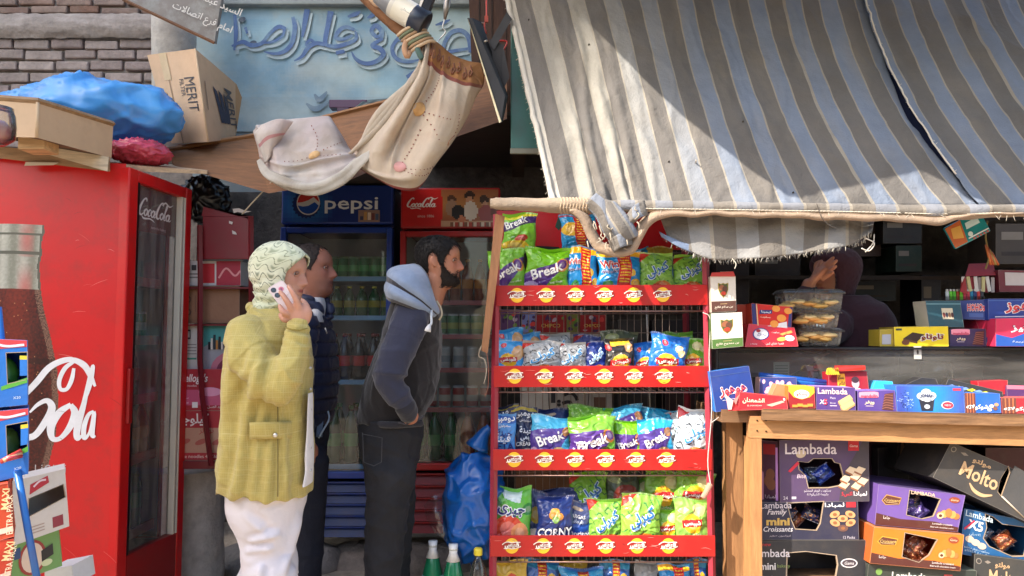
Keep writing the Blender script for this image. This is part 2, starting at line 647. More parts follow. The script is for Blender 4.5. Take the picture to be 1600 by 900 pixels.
class QF:
	"""frame on a four-cornered face: x 0..W, y 0..H, z lifts off the face (same unit)"""
	def __init__(self,a,b,c,d,W,H):
		self.p,self.W,self.H = (Vector(a),Vector(b),Vector(c),Vector(d)),W,H
		self.n = ((self.p[1] - self.p[0]).cross(self.p[3] - self.p[0])).normalized()
		self.k = (self.p[1] - self.p[0]).length / W
	def __matmul__(self,v):
		u,w = v.x / self.W,v.y / self.H
		a,b,c,d = self.p
		return a * (1 - u) * (1 - w) + b * u * (1 - w) + c * u * w + d * (1 - u) * w + self.n * (v.z * self.k)
def quad(q):
	if len(q) == 5:
		x0,y0,x1,y1,d = q
		return [P(x0,y1,d),P(x1,y1,d),P(x1,y0,d),P(x0,y0,d)]
	return [P(*p) for p in q]
def wrinkle(p,n=None,amp=0.01,f=7.0,seed=0.0):
	"""pinched folds: ridged noise"""
	a = 1 - abs(noise.noise(Vector((p.x * f + seed,p.y * f,p.z * f)))) * 2
	b = max(0,1 - abs(noise.noise(Vector((p.x * f * 1.6,p.y * f * 1.6 + seed,p.z * f * 1.6)))) * 5)
	return amp * (a * a * a * 0.6 + b * 0.45 - 0.4)
def blob(mb,c,r,colr,m,amp=0.02,f=6,seed=0.0,nu=64,nv=44,fn=None):
	"""wrinkled sack; fn(direction) scales the radius"""
	g = []
	for i in range(nv + 1):
		t = PI * i / nv
		row = []
		for j in range(nu):
			a = 2 * PI * j / nu
			d = Vector((math.sin(t) * math.cos(a),math.sin(t) * math.sin(a),math.cos(t)))
			k = fn(d) if fn else 1.0
			p = Vector((d.x * r[0] * k,d.y * r[1] * k,d.z * r[2] * k))
			p += d * (wrinkle(p,None,amp,f,seed) + amp * 1.2 * noise.noise(p * 3 + Vector((seed,0,0))))
			row.append(Vector(c) + p)
		g.append(row)
	mb.grid(g,colr,m,True,closed=True,flip=False)
	return mb
# ---------------------------------------------------------------- setting
mb = MB()
mb.add([(-40,-40,0),(40,-40,0),(40,40,0),(-40,40,0)],[(0,1,2,3)],S(176,160,138),mat('dusty_ground',None,rough=0.95,var=0.25,vscale=3,bump=0.5,bscale=40,dirt_amt=0.4,dscale=2))
struct(mb,'ground')
mb = MB()
I4 = Matrix.Identity(4)
mb.box(I4,-6,2.88,0,6,9,0.12,S(160,148,132),M_STONE)
struct(mb,'pavement')
mb = MB()
shade_x = -0.1 - (2.8 + 8.0) / abs(SUN.y) * abs(SUN.x)
mb.box(I4,shade_x - 14,-8,0,shade_x,-4.0,22,S(150,132,112),M_STONE)  # unseen house, added and sized to shade the coolers
for k in range(4):
	for j in range(4):
		mb.box(I4,shade_x - 8 + j * 2.1,-4.0,1.2 + k * 3.3,shade_x - 6.9 + j * 2.1,-3.96,2.9 + k * 3.3,S(60,66,70),M_PLAS)
tag(mb.build('shade_house'),'unseen tall plastered house added across the street to shade the coolers','house')
mb = MB()
for xa,xb,hh in ((-12,-3.0,3.6),(-2.55,-1.0,3.3),(-.5,1.2,3.5)):  # unseen row added for the cooler glass; gaps let sky reflect
	mb.box(I4,xa,-9,0,xb,-6.6,hh,S(118,100,86),M_STONE)
mb.box(I4,2.4,-9,0,9,-6.2,5.2,S(128,116,104),M_STONE)
for j in range(7):
	mb.box(I4,-11 + j * 1.1,-6.6,0,-10.2 + j * 1.1,-6.55,2.3,S(50,48,50),M_DARK)
tag(mb.build('reflection_shops'),'unseen low brown shop row added across the street for glass reflections','building')
mb = MB()
rnd = random.Random(3)
D_BR = 4.55
BW,BH = 57.0,18.6
def brick_row(y,h,off,c0,jig,gap=2.4):
	x = -90 + off
	while x < 252:
		w = BW * rnd.uniform(0.86,1.1)
		c = mixc(S(*c0),S(176,164,156),rnd.random() * 0.5)
		c = mixc(c,S(108,94,92),rnd.random() * 0.45)
		F = Fr(x,y + rnd.uniform(-1.2,1.2),D_BR - rnd.uniform(0,0.02),roll=rnd.uniform(-jig,jig))
		mb.box(F,0,0,-25,min(w - gap,250 - x),h + rnd.uniform(-1.2,.8),0,c,M_STONE,ch=rnd.uniform(1.4,3))
		x += w
for i,y in enumerate((75,91.5,109,127,145,163,181,199,217,235)):
	brick_row(y,14.6,(0,-30)[i % 2] + (6,-8,4)[i % 3],(158,142,138),0.8)
for i,y in enumerate((8,21)):
	brick_row(y,11.5,(0,-28)[i % 2],(118,86,72),0.4,3)
mb.rect(Fr(-100,1000,D_BR + 0.02),0,0,380,1040,S(126,118,112),M_STONE)
g = []
for i in range(13):
	row = []
	for j in range(71):
		x = -100 + j * 5
		y = 21 + (59 - 21) * i / 12 + (3.5 * fbm(x * .05,i * .2) if i in (0,12) else 0)
		p = P(x,y,D_BR - 0.035 - 0.012 * fbm(x * .03,y * .08) - 0.03 * math.sin(PI * i / 12))
		row.append(p)
	g.append(row)
mb.grid(g,lambda u,v,p: mixc(S(164,154,148),S(136,126,120),0.5 + fbm(p.x * 5,p.z * 30)),M_STONE,flip=True)
tag(mb.build('brick_wall'),'grey brick wall with a rough mortar band above the blue tarpaulin','wall')
D_PW = 4.42
mb = MB()
F = Fr(330,300,D_PW)
g = []
for i in range(60):
	g.append([P(300 + j * 5,-60 + i * 4.5,D_PW + 0.002 * fbm(j * .15,i * .15)) for j in range(93)])
def pw(u,v,p):
	a = fbm(p.x * 2.2,p.z * 2.6,1.0)
	b = fbm(p.x * 1.6 + 4,p.z * 3,7.0,4)
	c = mixc(S(158,190,202),S(124,162,188),0.5 + a * 1.3)
	c = mixc(c,S(198,208,202),0.3 + b * 1.3)
	if v > 0.8:
		c = mixc(c,S(146,164,176),0.35 * (1 + b))
	return c
mb.grid(g,pw,M_WALLP,smooth=False,flip=True)
mb.rect(Fr(300,300,D_PW + .012),0,0,225,110,S(140,158,168),M_WALLP)
mb.box(F,-30,298,1,420,340,14,S(140,148,150),M_WALLP,ch=2)
F = Fr(0,900,D_PW - 0.012)
def brush(pts,ws):
	q = [(380 + x / 2.9,900 - y / 2.9) for x,y in pts]
	mb.stroke(F,[(x + 3.5,y - 5) for x,y in q],[w * .27 + 2 for w in ws],S(186,204,212),0,m=M_WORN)
	mb.stroke(F,q,[w * .31 for w in ws],S(88,114,162),2,m=M_WORN)
for pts,ws in (
	([(150,70),(160,120),(150,190),(118,232),(70,246),(20,236)],[18,24,24,22,16,6]),
	([(118,128),(84,118),(44,150),(8,196),(-40,206),(-80,190),(-130,210)],[20,22,18,20,24,22,10]),
	([(112,130),(104,160),(60,188),(8,196)],[16,14,14,10]),
	([(-120,60),(-112,150),(-118,230)],[16,22,10]),([(-70,120),(-60,150)],[16,10]),
	([(216,34),(206,100),(196,166)],[30,26,12]),
	([(326,44),(314,110),(302,184),(312,208)],[32,26,24,14]),
	([(304,204),(262,196),(224,216),(196,258),(160,280)],[20,22,24,18,6]),([(258,200),(234,180),(214,200),(226,216)],[14,16,14,10]),
	([(306,206),(350,212),(392,202),(424,190),(446,172),(440,138)],[18,22,22,20,18,10]),
	([(436,132),(398,120),(366,136),(352,170),(390,176),(428,156)],[16,22,22,22,18,12]),
	([(404,70),(440,58),(462,44)],[10,24,8]),([(496,76),(518,64),(540,50)],[8,22,8]),([(352,242),(392,234)],[20,20]),
	([(560,182),(562,140),(536,112),(516,138),(536,164),(560,160)],[22,26,24,22,20,14]),
	([(562,176),(520,206),(556,222),(572,250),(540,282),(490,292),(446,272),(424,236)],[18,22,26,26,24,22,18,5]),
	([(720,150),(676,152),(636,178),(612,222),(632,268),(690,284),(750,270)],[14,22,20,20,22,18,6]),([(630,186),(680,178),(728,176)],[6,14,8]),
	([(680,356),(730,330),(782,316)],[18,30,18]),([(812,110),(850,98),(880,84)],[8,20,6]),
	([(860,262),(850,210),(880,150),(930,136),(966,170),(974,240)],[14,20,22,24,26,18]),([(760,236),(820,244),(900,232),(1010,214)],[14,18,18,10])):
	brush(pts,ws)
mb.ell(F,368,832,7,5,S(80,92,110),M_WALLP,z=1,rot=30)
mb.ell(F,350,872,6,4,S(80,92,110),M_WALLP,z=1,rot=20)
for (x,y,w) in ((455,165,38),(468,150,20),(640,120,45)):
	mb.stroke(F,[(x,900 - y),(x + w * .4,900 - y - 9),(x + w,900 - y + 4)],[3,9,3],S(112,136,158),z=0.9,m=M_WALLP)
tag(mb.build('painted_wall'),'peeling pale blue wall with large hand painted blue Arabic letters','wall')
mb = MB()
mb.box(I4,-5,5.05,0.12,3.9,5.25,2.5,S(84,78,74),M_STONE)
tag(mb.build('back_wall'),'dark rough wall at the back behind the two upright coolers','wall')
mb = MB()
mb.box(I4,3.7,3.4,0.12,3.88,5.04,2.5,S(72,66,62),M_STONE)
tag(mb.build('side_wall'),'dark side wall of the kiosk beyond the counter','wall')
mb = MB()
mb.box(I4,-.55,3.85,2.5,3.9,5.25,2.62,S(64,58,52),M_WOOD)
mb.box(I4,-1.25,3.72,2.2,-.56,4.4,2.23,S(64,58,52),M_WOOD)
for k in range(1,5):
	mb.box(I4,-1.0 + k,3.8,2.42,-0.92 + k,5.0,2.497,S(70,52,38),M_WOOD)
tag(mb.build('kiosk_roof'),'dark timber kiosk roof above coolers and counter','roof')
SL = ('small tan grey stone under the blue cooler beside the leaning man','dark grey stone under the red cooler near the blue bag','pale grey stone beneath the far end of the red cooler','middle grey stone between the two coolers','pale stone under the blue cooler behind the man in navy','grey stone beside the concrete stump under the blue cooler')
for j,(x,c) in enumerate(((560,(96,84,76)),(700,(70,66,64)),(830,(90,82,76)),(640,(78,70,66)),(470,(104,96,92)),(390,(88,82,78)))):
	F = Fr(x,905,4.2 - 0.02 * j,roll=(2,-3,1,0,-2,3)[j])
	mb = MB()
	blob(mb,F @ Vector((0,22,0)),(0.24,0.2,0.11),S(*(min(255,q + 34) for q in c)),M_STONE,0.02,5,j * 3.1,40,26)
	tag(mb.build('rough_stone'),SL[j],'stone','rough stones under the coolers')
# ---------------------------------------------------------------- generic builders
def carton(name,label,cat_,q,dep,base,deco=None,group=None,side=None,top=None,m=None,dirv=(0,1,0),hole=None,ch=True,flap=None,inner=None):
	m = m or M_CARD
	a,b,c,d = quad(q)
	dv = Vector(dirv).normalized() * dep
	W = (b - a).length / (a.y / F_PX)
	H = (d - a).length / (a.y / F_PX)
	mb = MB()
	base = S(*base)
	side = S(*side) if side else base
	top = S(*top) if top else side
	A,B,C,D = a + dv,b + dv,c + dv,d + dv
	F = QF(a,b,c,d,W,H)
	if hole:
		mb.holed(F,[(0,0),(W,0),(W,H),(0,H)],[hole],base,m)
		n = len(hole)
		cx,cy = sum(h[0] for h in hole) / n,sum(h[1] for h in hole) / n
		for i in range(n):
			p,r = hole[i],hole[(i + 1) % n]
			q1 = (p[0] + (p[0] - cx) * .05,p[1] + (p[1] - cy) * .05)
			q2 = (r[0] + (r[0] - cx) * .05,r[1] + (r[1] - cy) * .05)
			mb.add([F @ Vector((*p,0.5)),F @ Vector((*r,0.5)),F @ Vector((*q2,0.5)),F @ Vector((*q1,0.5))],[(0,1,2,3)],S(170,150,130),M_RAW)
			mb.add([F @ Vector((*p,0.5)),F @ Vector((*r,0.5)),F @ Vector((*r,-2)),F @ Vector((*p,-2))],[(0,1,2,3)],S(150,128,105),M_RAW)
	else:
		mb.add([a,b,c,d],[(0,1,2,3)],base,m)
	mb.add([a,b,c,d,A,B,C,D],[(5,4,7,6),(1,5,6,2),(4,0,3,7)],side,m)
	mb.add([a,b,A,B],[(2,3,1,0)],side,m)
	if flap is None:
		mb.add([d,c,C,D],[(0,1,2,3)],top,m)
	else:
		up = (d - a).normalized()
		fl = flap * a.y / F_PX
		k = dv * 0.45
		mb.add([D,C,C + up * fl + dv * .15,D + up * fl + dv * .15],[(0,1,2,3)],S(176,150,118),M_RAW)
		mb.add([c,C,C + up * fl * .7 + (c - d).normalized() * fl * .5,c + up * fl * .7 + (c - d).normalized() * fl * .5],[(0,1,2,3)],S(176,150,118),M_RAW)
	k = a.y / F_PX
	e = 0.32 * k
	for (p,r) in ((a,b),(b,c),(c,d),(d,a)):
		mb.tube([p,r],e,mixc(base,S(225,215,200),0.16),m,n=6,smooth=False)
	if deco:
		deco(mb,F,W,H)
	o = mb.build(name)
	tag(o,label,cat_,group)
	return o,F,W,H
def logo_script(mb,F,x,y,w,c,z=0.8,k=1.0):
	"""flowing white script: Coca-Cola, fitted in a box w wide from x, y"""
	s = w / 10.6
	def T(pts):
		return [(x + (px + py * 0.32) * s,y + py * s) for px,py in pts]
	def st(pts,ws):
		mb.stroke(F,T(pts),[q * s * k for q in ws],c,z,5)
	for ox in (0.0,5.0):
		st([(ox + 1.75,2.5),(ox + 1.5,3.0),(ox + 0.85,2.7),(ox + 0.35,1.5),(ox + 0.3,0.5),(ox + 0.9,0.0),(ox + 1.6,0.45)],[.2,.3,.3,.5,.5,.3,.15])
	for (cx,r) in ((2.15,.48),(4.2,.5),(6.9,.48),(8.75,.5)):
		st([(cx,1.25),(cx - r,.65),(cx,0.0),(cx + r,.65),(cx,1.25)],[.25,.42,.2,.42,.25])
	st([(3.55,1.05),(3.15,1.25),(2.8,.6),(3.15,.02),(3.6,.3)],[.3,.22,.42,.25,.15])
	st([(4.7,1.25),(4.62,.3),(4.95,.05),(5.15,.3)],[.3,.34,.2,.1])
	st([(9.22,1.25),(9.15,.3),(9.5,.05),(9.9,.35)],[.3,.34,.2,.1])
	st([(7.5,.6),(8.0,2.2),(7.95,2.95),(7.7,2.4),(7.68,.4),(8.0,.03),(8.3,.3)],[.1,.2,.2,.34,.34,.2,.1])
	st([(4.85,.75),(5.3,.8)],[.2,.2])
	st([(1.2,-.1),(2.0,-.5),(3.6,-.35),(4.6,-.55),(5.2,-.8)],[.1,.3,.22,.2,.05])
	st([(6.4,2.6),(7.2,3.2),(8.6,2.7),(9.6,3.2)],[.2,.3,.26,.06])
def can_mesh(c1,c2,cs=(190,190,195)):
	mb = MB()
	r = 0.033
	mb.lathe((0,0,0),[(r * .8,0),(r,.008),(r,.035),(r,.07),(r,.108),(r * .86,.12),(r * .8,.118)],
			 [S(*cs),S(*c1),S(*c2),S(*c1),S(*cs),S(*cs)],M_PLAS,14)
	return mb
def bottle_mesh(liq,cap,lab,h=0.27,r=0.034,lab2=None):
	mb = MB()
	mb.lathe((0,0,0),[(r * .85,0),(r,h * .04),(r * .96,h * .22),(r,h * .3),(r,h * .52),(r * .97,h * .62),(r * .6,h * .8),(r * .36,h * .88),(r * .36,h * .93),(r * .42,h * .932),(r * .42,h)],
			 [S(*liq),S(*liq),S(*liq),S(*lab),S(*(lab2 or liq)),S(*liq),S(*liq),S(*liq),S(*cap),S(*cap)],mat('bottle_plastic',None,rough=0.15,var=0.05,coat=0.5),14)
	return mb
def sack(name,label,cat_,c,r,colr,m,amp,f,seed,group=None,fn=None,extra=None,nu=80,nv=56):
	mb = MB()
	blob(mb,c,r,colr,m,amp,f,seed,nu,nv,fn)
	if extra:
		extra(mb)
	return tag(mb.build(name),label,cat_,group)
# ---------------------------------------------------------------- the tall red fridge, seen from its side
XR = P(174,500,3.0).x
ZT = P(174,259,3.0).z
fr = thing('drinks_fridge',(XR - 0.35,3.3,0.0),'tall glossy red drinks fridge with a cola bottle printed on its side','fridge')
mb = MB()
RED = S(196,22,24)
yb = 3.52
mb.box(I4,XR - 0.75,3.004,0.08,XR - 0.03,3.03,ZT,RED,M_PAINT)
mb.box(I4,XR - 0.75,yb,0.08,XR - 0.03,yb + 0.03,ZT,RED,M_PAINT)
mb.box(I4,XR - 0.69,yb - .004,0.43,XR - 0.035,yb - .001,ZT - .06,S(214,226,236),M_PLAS)
mb.box(I4,XR - 0.75,3.031,0.08,XR - 0.7,yb - 0.001,ZT,S(225,232,238),M_PLAS)
mb.box(I4,XR - 0.699,3.031,ZT - 0.05,XR - 0.03,yb - 0.001,ZT,RED,M_PAINT)
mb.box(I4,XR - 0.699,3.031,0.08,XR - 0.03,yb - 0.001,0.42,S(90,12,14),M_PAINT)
mb.box(I4,XR - 0.028,3.004,0.08,XR,3.03,ZT,S(30,8,8),M_PLAS,ch=0.003)
mb.build('cabinet',fr)
mb = MB()
F = Fr(0,900,3.0)
def side_col(px,py):
	base = S(205,24,26)
	prof = ((366,4,63),(378,4,64),(384,2,61),(400,-2,60),(412,-4,62),(416,-4,60),(430,-4,58),(470,-8,62),(500,-16,68),(540,-30,80),(590,-40,92),(640,-40,96),(690,-40,94),(730,-40,86),(800,-40,70),(905,-40,50))
	if py < 366:
		return base
	xr_ = np.interp(py,[p[0] for p in prof],[p[2] for p in prof])
	if px > xr_:
		return base
	e = (xr_ - px)
	n = fbm(px * .25,py * .25,2)
	if py < 468:
		c = mixc(S(136,136,122),S(196,194,182),0.4 + n * .4 + .4 * math.cos(px * .2))
		q_ = max(0,math.cos((px - 36) * .11)) * max(0,math.sin((py - 366) * .062 + (1.5 if py > 416 else 0)) * .5 + .5)
		c = mixc(c,S(188,84,78),.75 * q_)
		if e < 4 or abs(py - 411) < 3 or abs(py - 381) < 2:
			c = S(92,92,80)
		return c
	t = fbm(px * .6,py * .6,9,2)
	c = mixc(S(58,16,12),S(128,40,24),0.4 + n * .8 + 0.35 * math.sin(px * .07))
	if t > .5:
		c = S(190,130,90)
	if e < 10:
		c = mixc(S(40,14,12),S(150,110,90),.5 + t)
	if 575 < py < 583:
		c = mixc(c,S(30,8,6),.6)
	return c
st = 1.5
g = [[F @ Vector((-260 + 4 * j if j < 60 else -20 + (j - 60) * st,900 - 262 - i * 1.7 + 8 * (1 - min(1,max(0,(-20 + (j - 60) * st) / 172))),0.2)) for j in range(189)] for i in range(383)]
V = []
mb2 = MB()
def sc(u,v,p):
	px = p.x / p.y * F_PX + 800
	return side_col(px,262 + v * 382 * 1.7)
mb.grid(g,sc,M_PAINT,smooth=False,flip=True)
W_ = S(235,233,235)
def px_(pts):
	return [(a,900 - b) for a,b in pts]
mb.stroke(F,px_([(20,632),(44,606),(62,584),(82,573),(100,571),(118,580),(128,596),(136,612)]),[9,10,10,9,8,10,8,4],W_,0.8)
mb.stroke(F,px_([(101,574),(88,584),(80,602),(82,616),(92,616),(99,602),(102,584)]),[5,7,7,6,6,7,5],W_,1.1)
mb.stroke(F,px_([(20,690),(44,688),(62,664),(70,645),(62,634),(48,640),(36,652)]),[9,10,11,12,8,6,3],W_,0.9)
mb.stroke(F,px_([(99,640),(82,652),(70,672),(72,691),(84,692),(98,676),(106,654),(99,640)]),[7,11,13,9,7,10,12,7],W_,0.8)
mb.stroke(F,px_([(108,668),(116,644),(128,610),(132,582),(128,588),(120,636),(111,674),(111,691),(118,688)]),[3,5,6,5,4,8,11,9,4],W_,1.1)
mb.stroke(F,px_([(135,650),(127,656),(121,674),(122,691),(130,682),(136,652),(134,684),(139,690)]),[4,6,8,7,4,6,8,4],W_,1.4)
for (x,s_) in ((48,'l'),(58,'i'),(66,'c'),(76,'i'),(86,'ı'),(94,'i')):
	mb.text(F,s_,x,900 - 738,S(180,170,170),h=12,z=0.8)
rr_ = random.Random(4)
for k in range(16):
	x,y,l,a_ = rr_.uniform(70,168),rr_.uniform(280,890),rr_.uniform(4,26),rr_.uniform(-.5,.9)
	mb.stroke(F,[(x,900 - y),(x + l * .5,900 - y - l * a_ * .5 + 1),(x + l,900 - y - l * a_)],[.2,rr_.uniform(.3,.7),.2],S(*rr_.choice(((226,96,88),(150,20,22),(236,150,140),(120,24,24)))),2.2,4)
mb.build('side_panel',fr)
ang = math.atan2(0.052,0.47)
def DF(u,z,o=0.0):
	"""u along the door, z height, o outward"""
	return Vector((XR + 0.012 + u * math.sin(ang) + o * math.cos(ang),3.0 + u * math.cos(ang) - o * math.sin(ang),z))
DW = 0.475
MD = Matrix(((math.sin(ang),0,math.cos(ang),XR + 0.012),(math.cos(ang),0,-math.sin(ang),3.0),(0,1,0,0),(0,0,0,1)))
door = MB()
z0,zt,zg0,zg1 = 0.1,ZT - 0.005,P(168,872,3.03).z,P(195,284,3.05).z
RD2 = S(206,20,22)
door.box(MD,0,z0,0,0.062,zt,0.045,RD2,M_PAINT,ch=0.006)
door.box(MD,DW - 0.05,z0,0,DW,zt,0.045,RD2,M_PAINT,ch=0.006)
door.box(MD,0.063,zg1,0,DW - 0.051,zt,0.043,RD2,M_PAINT,ch=0.005)
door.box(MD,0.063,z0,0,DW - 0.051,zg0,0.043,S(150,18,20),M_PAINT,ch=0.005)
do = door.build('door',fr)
mb = MB()
mb.box(MD,0.066,zg0,0.012,0.080,zg1,0.040,S(24,10,12),M_PLAS)
mb.box(MD,DW - 0.085,zg0,0.012,DW - 0.072,zg1,0.046,S(215,205,190),M_PLAS,ch=0.002)
mb.box(MD,DW - 0.071,zg0,0.012,DW - 0.062,zg1,0.042,S(120,100,92),M_PLAS,ch=0.002)
mb.box(MD,DW - 0.061,zg0,0.012,DW - 0.052,zg1,0.046,S(222,214,200),M_PLAS,ch=0.002)
mb.build('gasket_trim',do)
mb = MB()
mb.add([MD @ Vector(p) for p in ((0.08,zg0,0.02),(DW - 0.085,zg0,0.02),(DW - 0.085,zg1,0.02),(0.08,zg1,0.02))],[(0,1,2,3)],(1,1,1),M_GLASSD)
mb.build('glass',do)
mb = MB()
zh = P(195,358,3.05).z
mb.add([MD @ Vector(p) for p in ((0.08,zh,0.018),(DW - 0.085,zh + .01,0.018),(DW - 0.085,zg1,0.018),(0.08,zg1,0.018))],[(0,1,2,3)],S(120,14,30),M_PLAS)
Fd = MD @ Matrix.Translation((0,0,0.02)) @ Matrix.Diagonal((0.001,0.001,0.001,1))
logo_script(mb,Fd,96,1000 * (zg1 - 0.125),262,S(225,205,205),z=1.5,k=1.0)
mb.text(Fd,'taste the feeling',250,1000 * (zg1 - 0.17),S(200,160,165),w=110,z=1.5)
mb.build('header_print',do)
mb = MB()
mb.box(MD,0.02,1.0,0.045,0.045,1.22,0.062,S(150,14,16),M_PAINT,ch=0.004)
mb.build('handle',do)
shz = [0.5,0.82,1.08,1.34,1.6]
for z in shz:
	mb = MB()
	mb.box(I4,XR - 0.68,3.04,z - 0.012,XR - 0.06,yb - 0.01,z,S(190,196,200),M_PLAS)
	mb.box(I4,XR - 0.058,3.036,z - 0.03,XR - 0.045,yb - 0.008,z + 0.012,S(150,24,34),M_PLAS)
	mb.build('shelf',fr)
protos = {}
def stock(kind,mbx,name,places,label,cat_,group):
	first = None
	for i,p in enumerate(places):
		if first is None:
			first = mbx.build(name,org=(0,0,0))
			first.location = p
			tag(first,label,cat_,group)
		else:
			dup(first,p,random.uniform(0,6))
	return first
stock('c',can_mesh((150,24,22),(205,190,180)),'drink_can',[(XR - 0.085 - 0.075 * a,3.10 + 0.072 * b,1.341) for b in range(2) for a in range(2)],'red and white can inside the red fridge behind its glass door','can','red cans in the red fridge')
stock('c',can_mesh((20,120,70),(190,200,190)),'drink_can',[(XR - 0.085 - 0.075 * a,3.245 + 0.072 * b,1.341) for b in range(3) for a in range(2)],'green can inside the red fridge behind its glass door','can','green cans in the red fridge')
stock('b',bottle_mesh((45,18,16),(170,20,20),(170,26,30),.25),'drink_bottle',[(XR - 0.085 - 0.09 * a,3.10 + 0.078 * b,1.081) for b in range(4) for a in range(2)],'dark cola bottle inside the red fridge','bottle','cola bottles in the red fridge')
stock('b',bottle_mesh((120,40,20),(190,60,20),(190,90,40),.24),'drink_bottle',[(XR - 0.085,3.1 + 0.085 * b,0.821) for b in range(5)],'amber drink bottle inside the red fridge','bottle','amber bottles in the red fridge')
stock('b',bottle_mesh((24,96,48),(24,110,60),(40,130,70),.3,.04),'drink_bottle',[(XR - 0.09,3.11 + 0.095 * b,0.501) for b in range(4)],'large green bottle on the lowest shelf of the red fridge','bottle','green bottles in the red fridge')
# ---------------------------------------------------------------- on top of the fridge
mb = MB()
mb.hexa([P(-60,240,2.95),P(172,268,2.97),P(172,244,2.97),P(-60,224,2.95)],[P(-60,232,3.4),P(172,250,3.42),P(172,240,3.42),P(-60,222,3.4)],S(168,136,104),M_WOOD)
tag(mb.build('wooden_board'),'long worn brown board lying on top of the red fridge','board')
mb = MB()
mb.hexa([P(70,240,2.93),P(168,268,2.93),P(170,245,2.93),P(74,229,2.93)],[P(70,240,2.945),P(168,268,2.945),P(170,245,2.945),P(74,229,2.945)],S(214,196,168),M_WOOD)
tag(mb.build('wooden_board'),'short pale splintered board before the long brown one','board')
mb = MB()
mb.hexa([P(38,259,2.94),P(84,258,2.94),P(92,254,2.94),P(40,253,2.94)],[P(38,259,2.96),P(84,258,2.96),P(92,254,2.96),P(40,253,2.96)],S(214,200,180),M_CARD)
tag(mb.build('paper_scrap'),'white paper scrap hanging over the red fridge top edge','paper')
mb = MB()
A = [P(-70,212,2.72),P(57,215,2.62),P(59,160,2.62),P(-70,150,2.72)]
B = [P(60,250,3.02),P(174,247,2.98),P(177,196,2.98),P(60,190,3.02)]
C0 = S(204,174,142)
mb.add([A[0],A[1],A[2],A[3]],[(0,1,2,3)],C0,M_RAW)
mb.add([A[1],B[1],B[2],A[2]],[(0,1,2,3)],S(194,162,130),M_RAW)
Bl = P(-60,205,3.1)
Bt = P(-60,180,3.1)
mb.add([A[3],A[2],B[2],Bt],[(0,1,2,3)],S(110,84,60),M_RAW)
mb.add([A[0],A[1],B[1],Bl],[(3,2,1,0)],S(110,84,60),M_RAW)
mb.tube([A[3] + Vector((0,0,.006)),A[2] + Vector((0,0,.006)),B[2] + Vector((0,0,.006))],0.011,S(150,118,84),M_WOOD,n=4,smooth=False)
mb.tube([A[1],A[2]],0.006,S(205,176,142),M_RAW,n=6)
mb.box(Fr(27,233,2.7),0,0,-40,42,20,0,S(205,166,120),M_WOOD,ch=1.5)
tag(mb.build('wooden_crate'),'shallow open plywood crate on the boards above the red fridge','crate')
TB = S(84,166,236)
def tarp_r(d):
	return 1.0 + 0.10 * d.x - 0.10 * max(0,-d.z) + .10 * max(0,d.x) * noise.noise(d * 3)
sack('tarpaulin_bundle','bright blue plastic tarpaulin bundle behind the wooden crate','tarpaulin',P(108,182,3.36),(0.46,0.25,0.165),TB,M_BAGP,0.036,6.5,2.0,fn=tarp_r,nu=130,nv=80)
sack('mesh_sack','small crumpled pink net sack under the blue tarpaulin','sack',P(214,238,3.2),(0.135,0.12,0.052),S(206,74,100),M_BAGP,0.02,21,5.0)
mb = MB()
mb.hexa([P(172,266,3.05),P(324,272,3.3),P(324,267,3.3),P(172,256,3.05)],[P(172,262,3.2),P(324,268,3.42),P(324,264,3.42),P(172,253,3.2)],S(196,166,132),M_WOOD)
tag(mb.build('wooden_batten'),'thin wooden batten running out from the fridge top','batten')
mb = MB()
mb.lathe(P(-8,226,2.45),[(.03,0),(.056,.02),(.06,.06),(.056,.1),(.05,.115),(.05,.125)],S(205,196,190),M_CLEAR,20)
mb.lathe(P(-8,222,2.45),[(.02,0),(.045,.02),(.046,.05),(.03,.07)],S(190,120,130),M_FOIL,14)
tag(mb.build('plastic_jar'),'round clear plastic jar of pink sweets before the crate','jar')
a0,a1,a2,a3 = P(268,224,3.62),P(325,222,3.4),P(305,76,3.4),P(230,86,3.62)
b1,b2 = P(368,216,3.85),P(368,130,3.85)
mb = MB()
K0 = S(206,172,138)
W1,H1 = 78,146
Fm = QF(a0,a1,a2,a3,W1,H1)
Fs = QF(a1,b1,b2,a2,62,140)
for F_,w_,h_,c_ in ((Fm,W1,H1,K0),(Fs,62,140,S(196,164,132))):
	mb.grid([[F_ @ Vector((w_ * j / 8,h_ * i / 8,0)) for j in range(9)] for i in range(9)],c_,M_RAW,smooth=False)
bk = [a0 + (b1 - a1),b1,b2,a3 + (b2 - a2)]
mb.add([a3,a2,bk[2],bk[3]],[(0,1,2,3)],K0,M_RAW)
mb.add([a0,a1,bk[1],bk[0]],[(3,2,1,0)],K0,M_RAW)
mb.add(bk,[(1,0,3,2)],K0,M_RAW)
mb.add([b2,b1,P(378,152,3.9),P(370,132,3.9)],[(0,1,2,3)],S(170,136,100),M_RAW)
mb.tube([a1,a2],.004,S(205,176,142),M_RAW,n=6)
mb.rect(Fm,26,0,28,H1,S(150,122,94),M_RAW,z=.4)
mb.rect(Fm,20,H1 * .7,32,H1,S(200,176,140),M_RAW,z=.6)
mb.text(Fm,'MERIT',62,H1 * .52,S(44,38,44),w=54,h=17,rot=-90)
mb.text(Fm,'FILTER',48,H1 * .60,S(70,60,60),w=27,h=7,rot=-90)
for k in range(3):
	mb.text(Fm,'1000 CIGARETTES',12 + 3.2 * k,H1 * .47,S(110,92,76),w=28,rot=-90)
for k in range(3):
	x = 20 + k * 9
	mb.poly(Fs,[(x,96 - k * 2),(x + 7,90 - k * 2),(x + 18 - k * 3,34),(x + 11 - k * 3,32)],S(52,54,70),M_RAW,z=.5)
mb.text(Fs,'MERIT',52,66,S(60,54,60),w=84,h=13,rot=-82,off=.008)
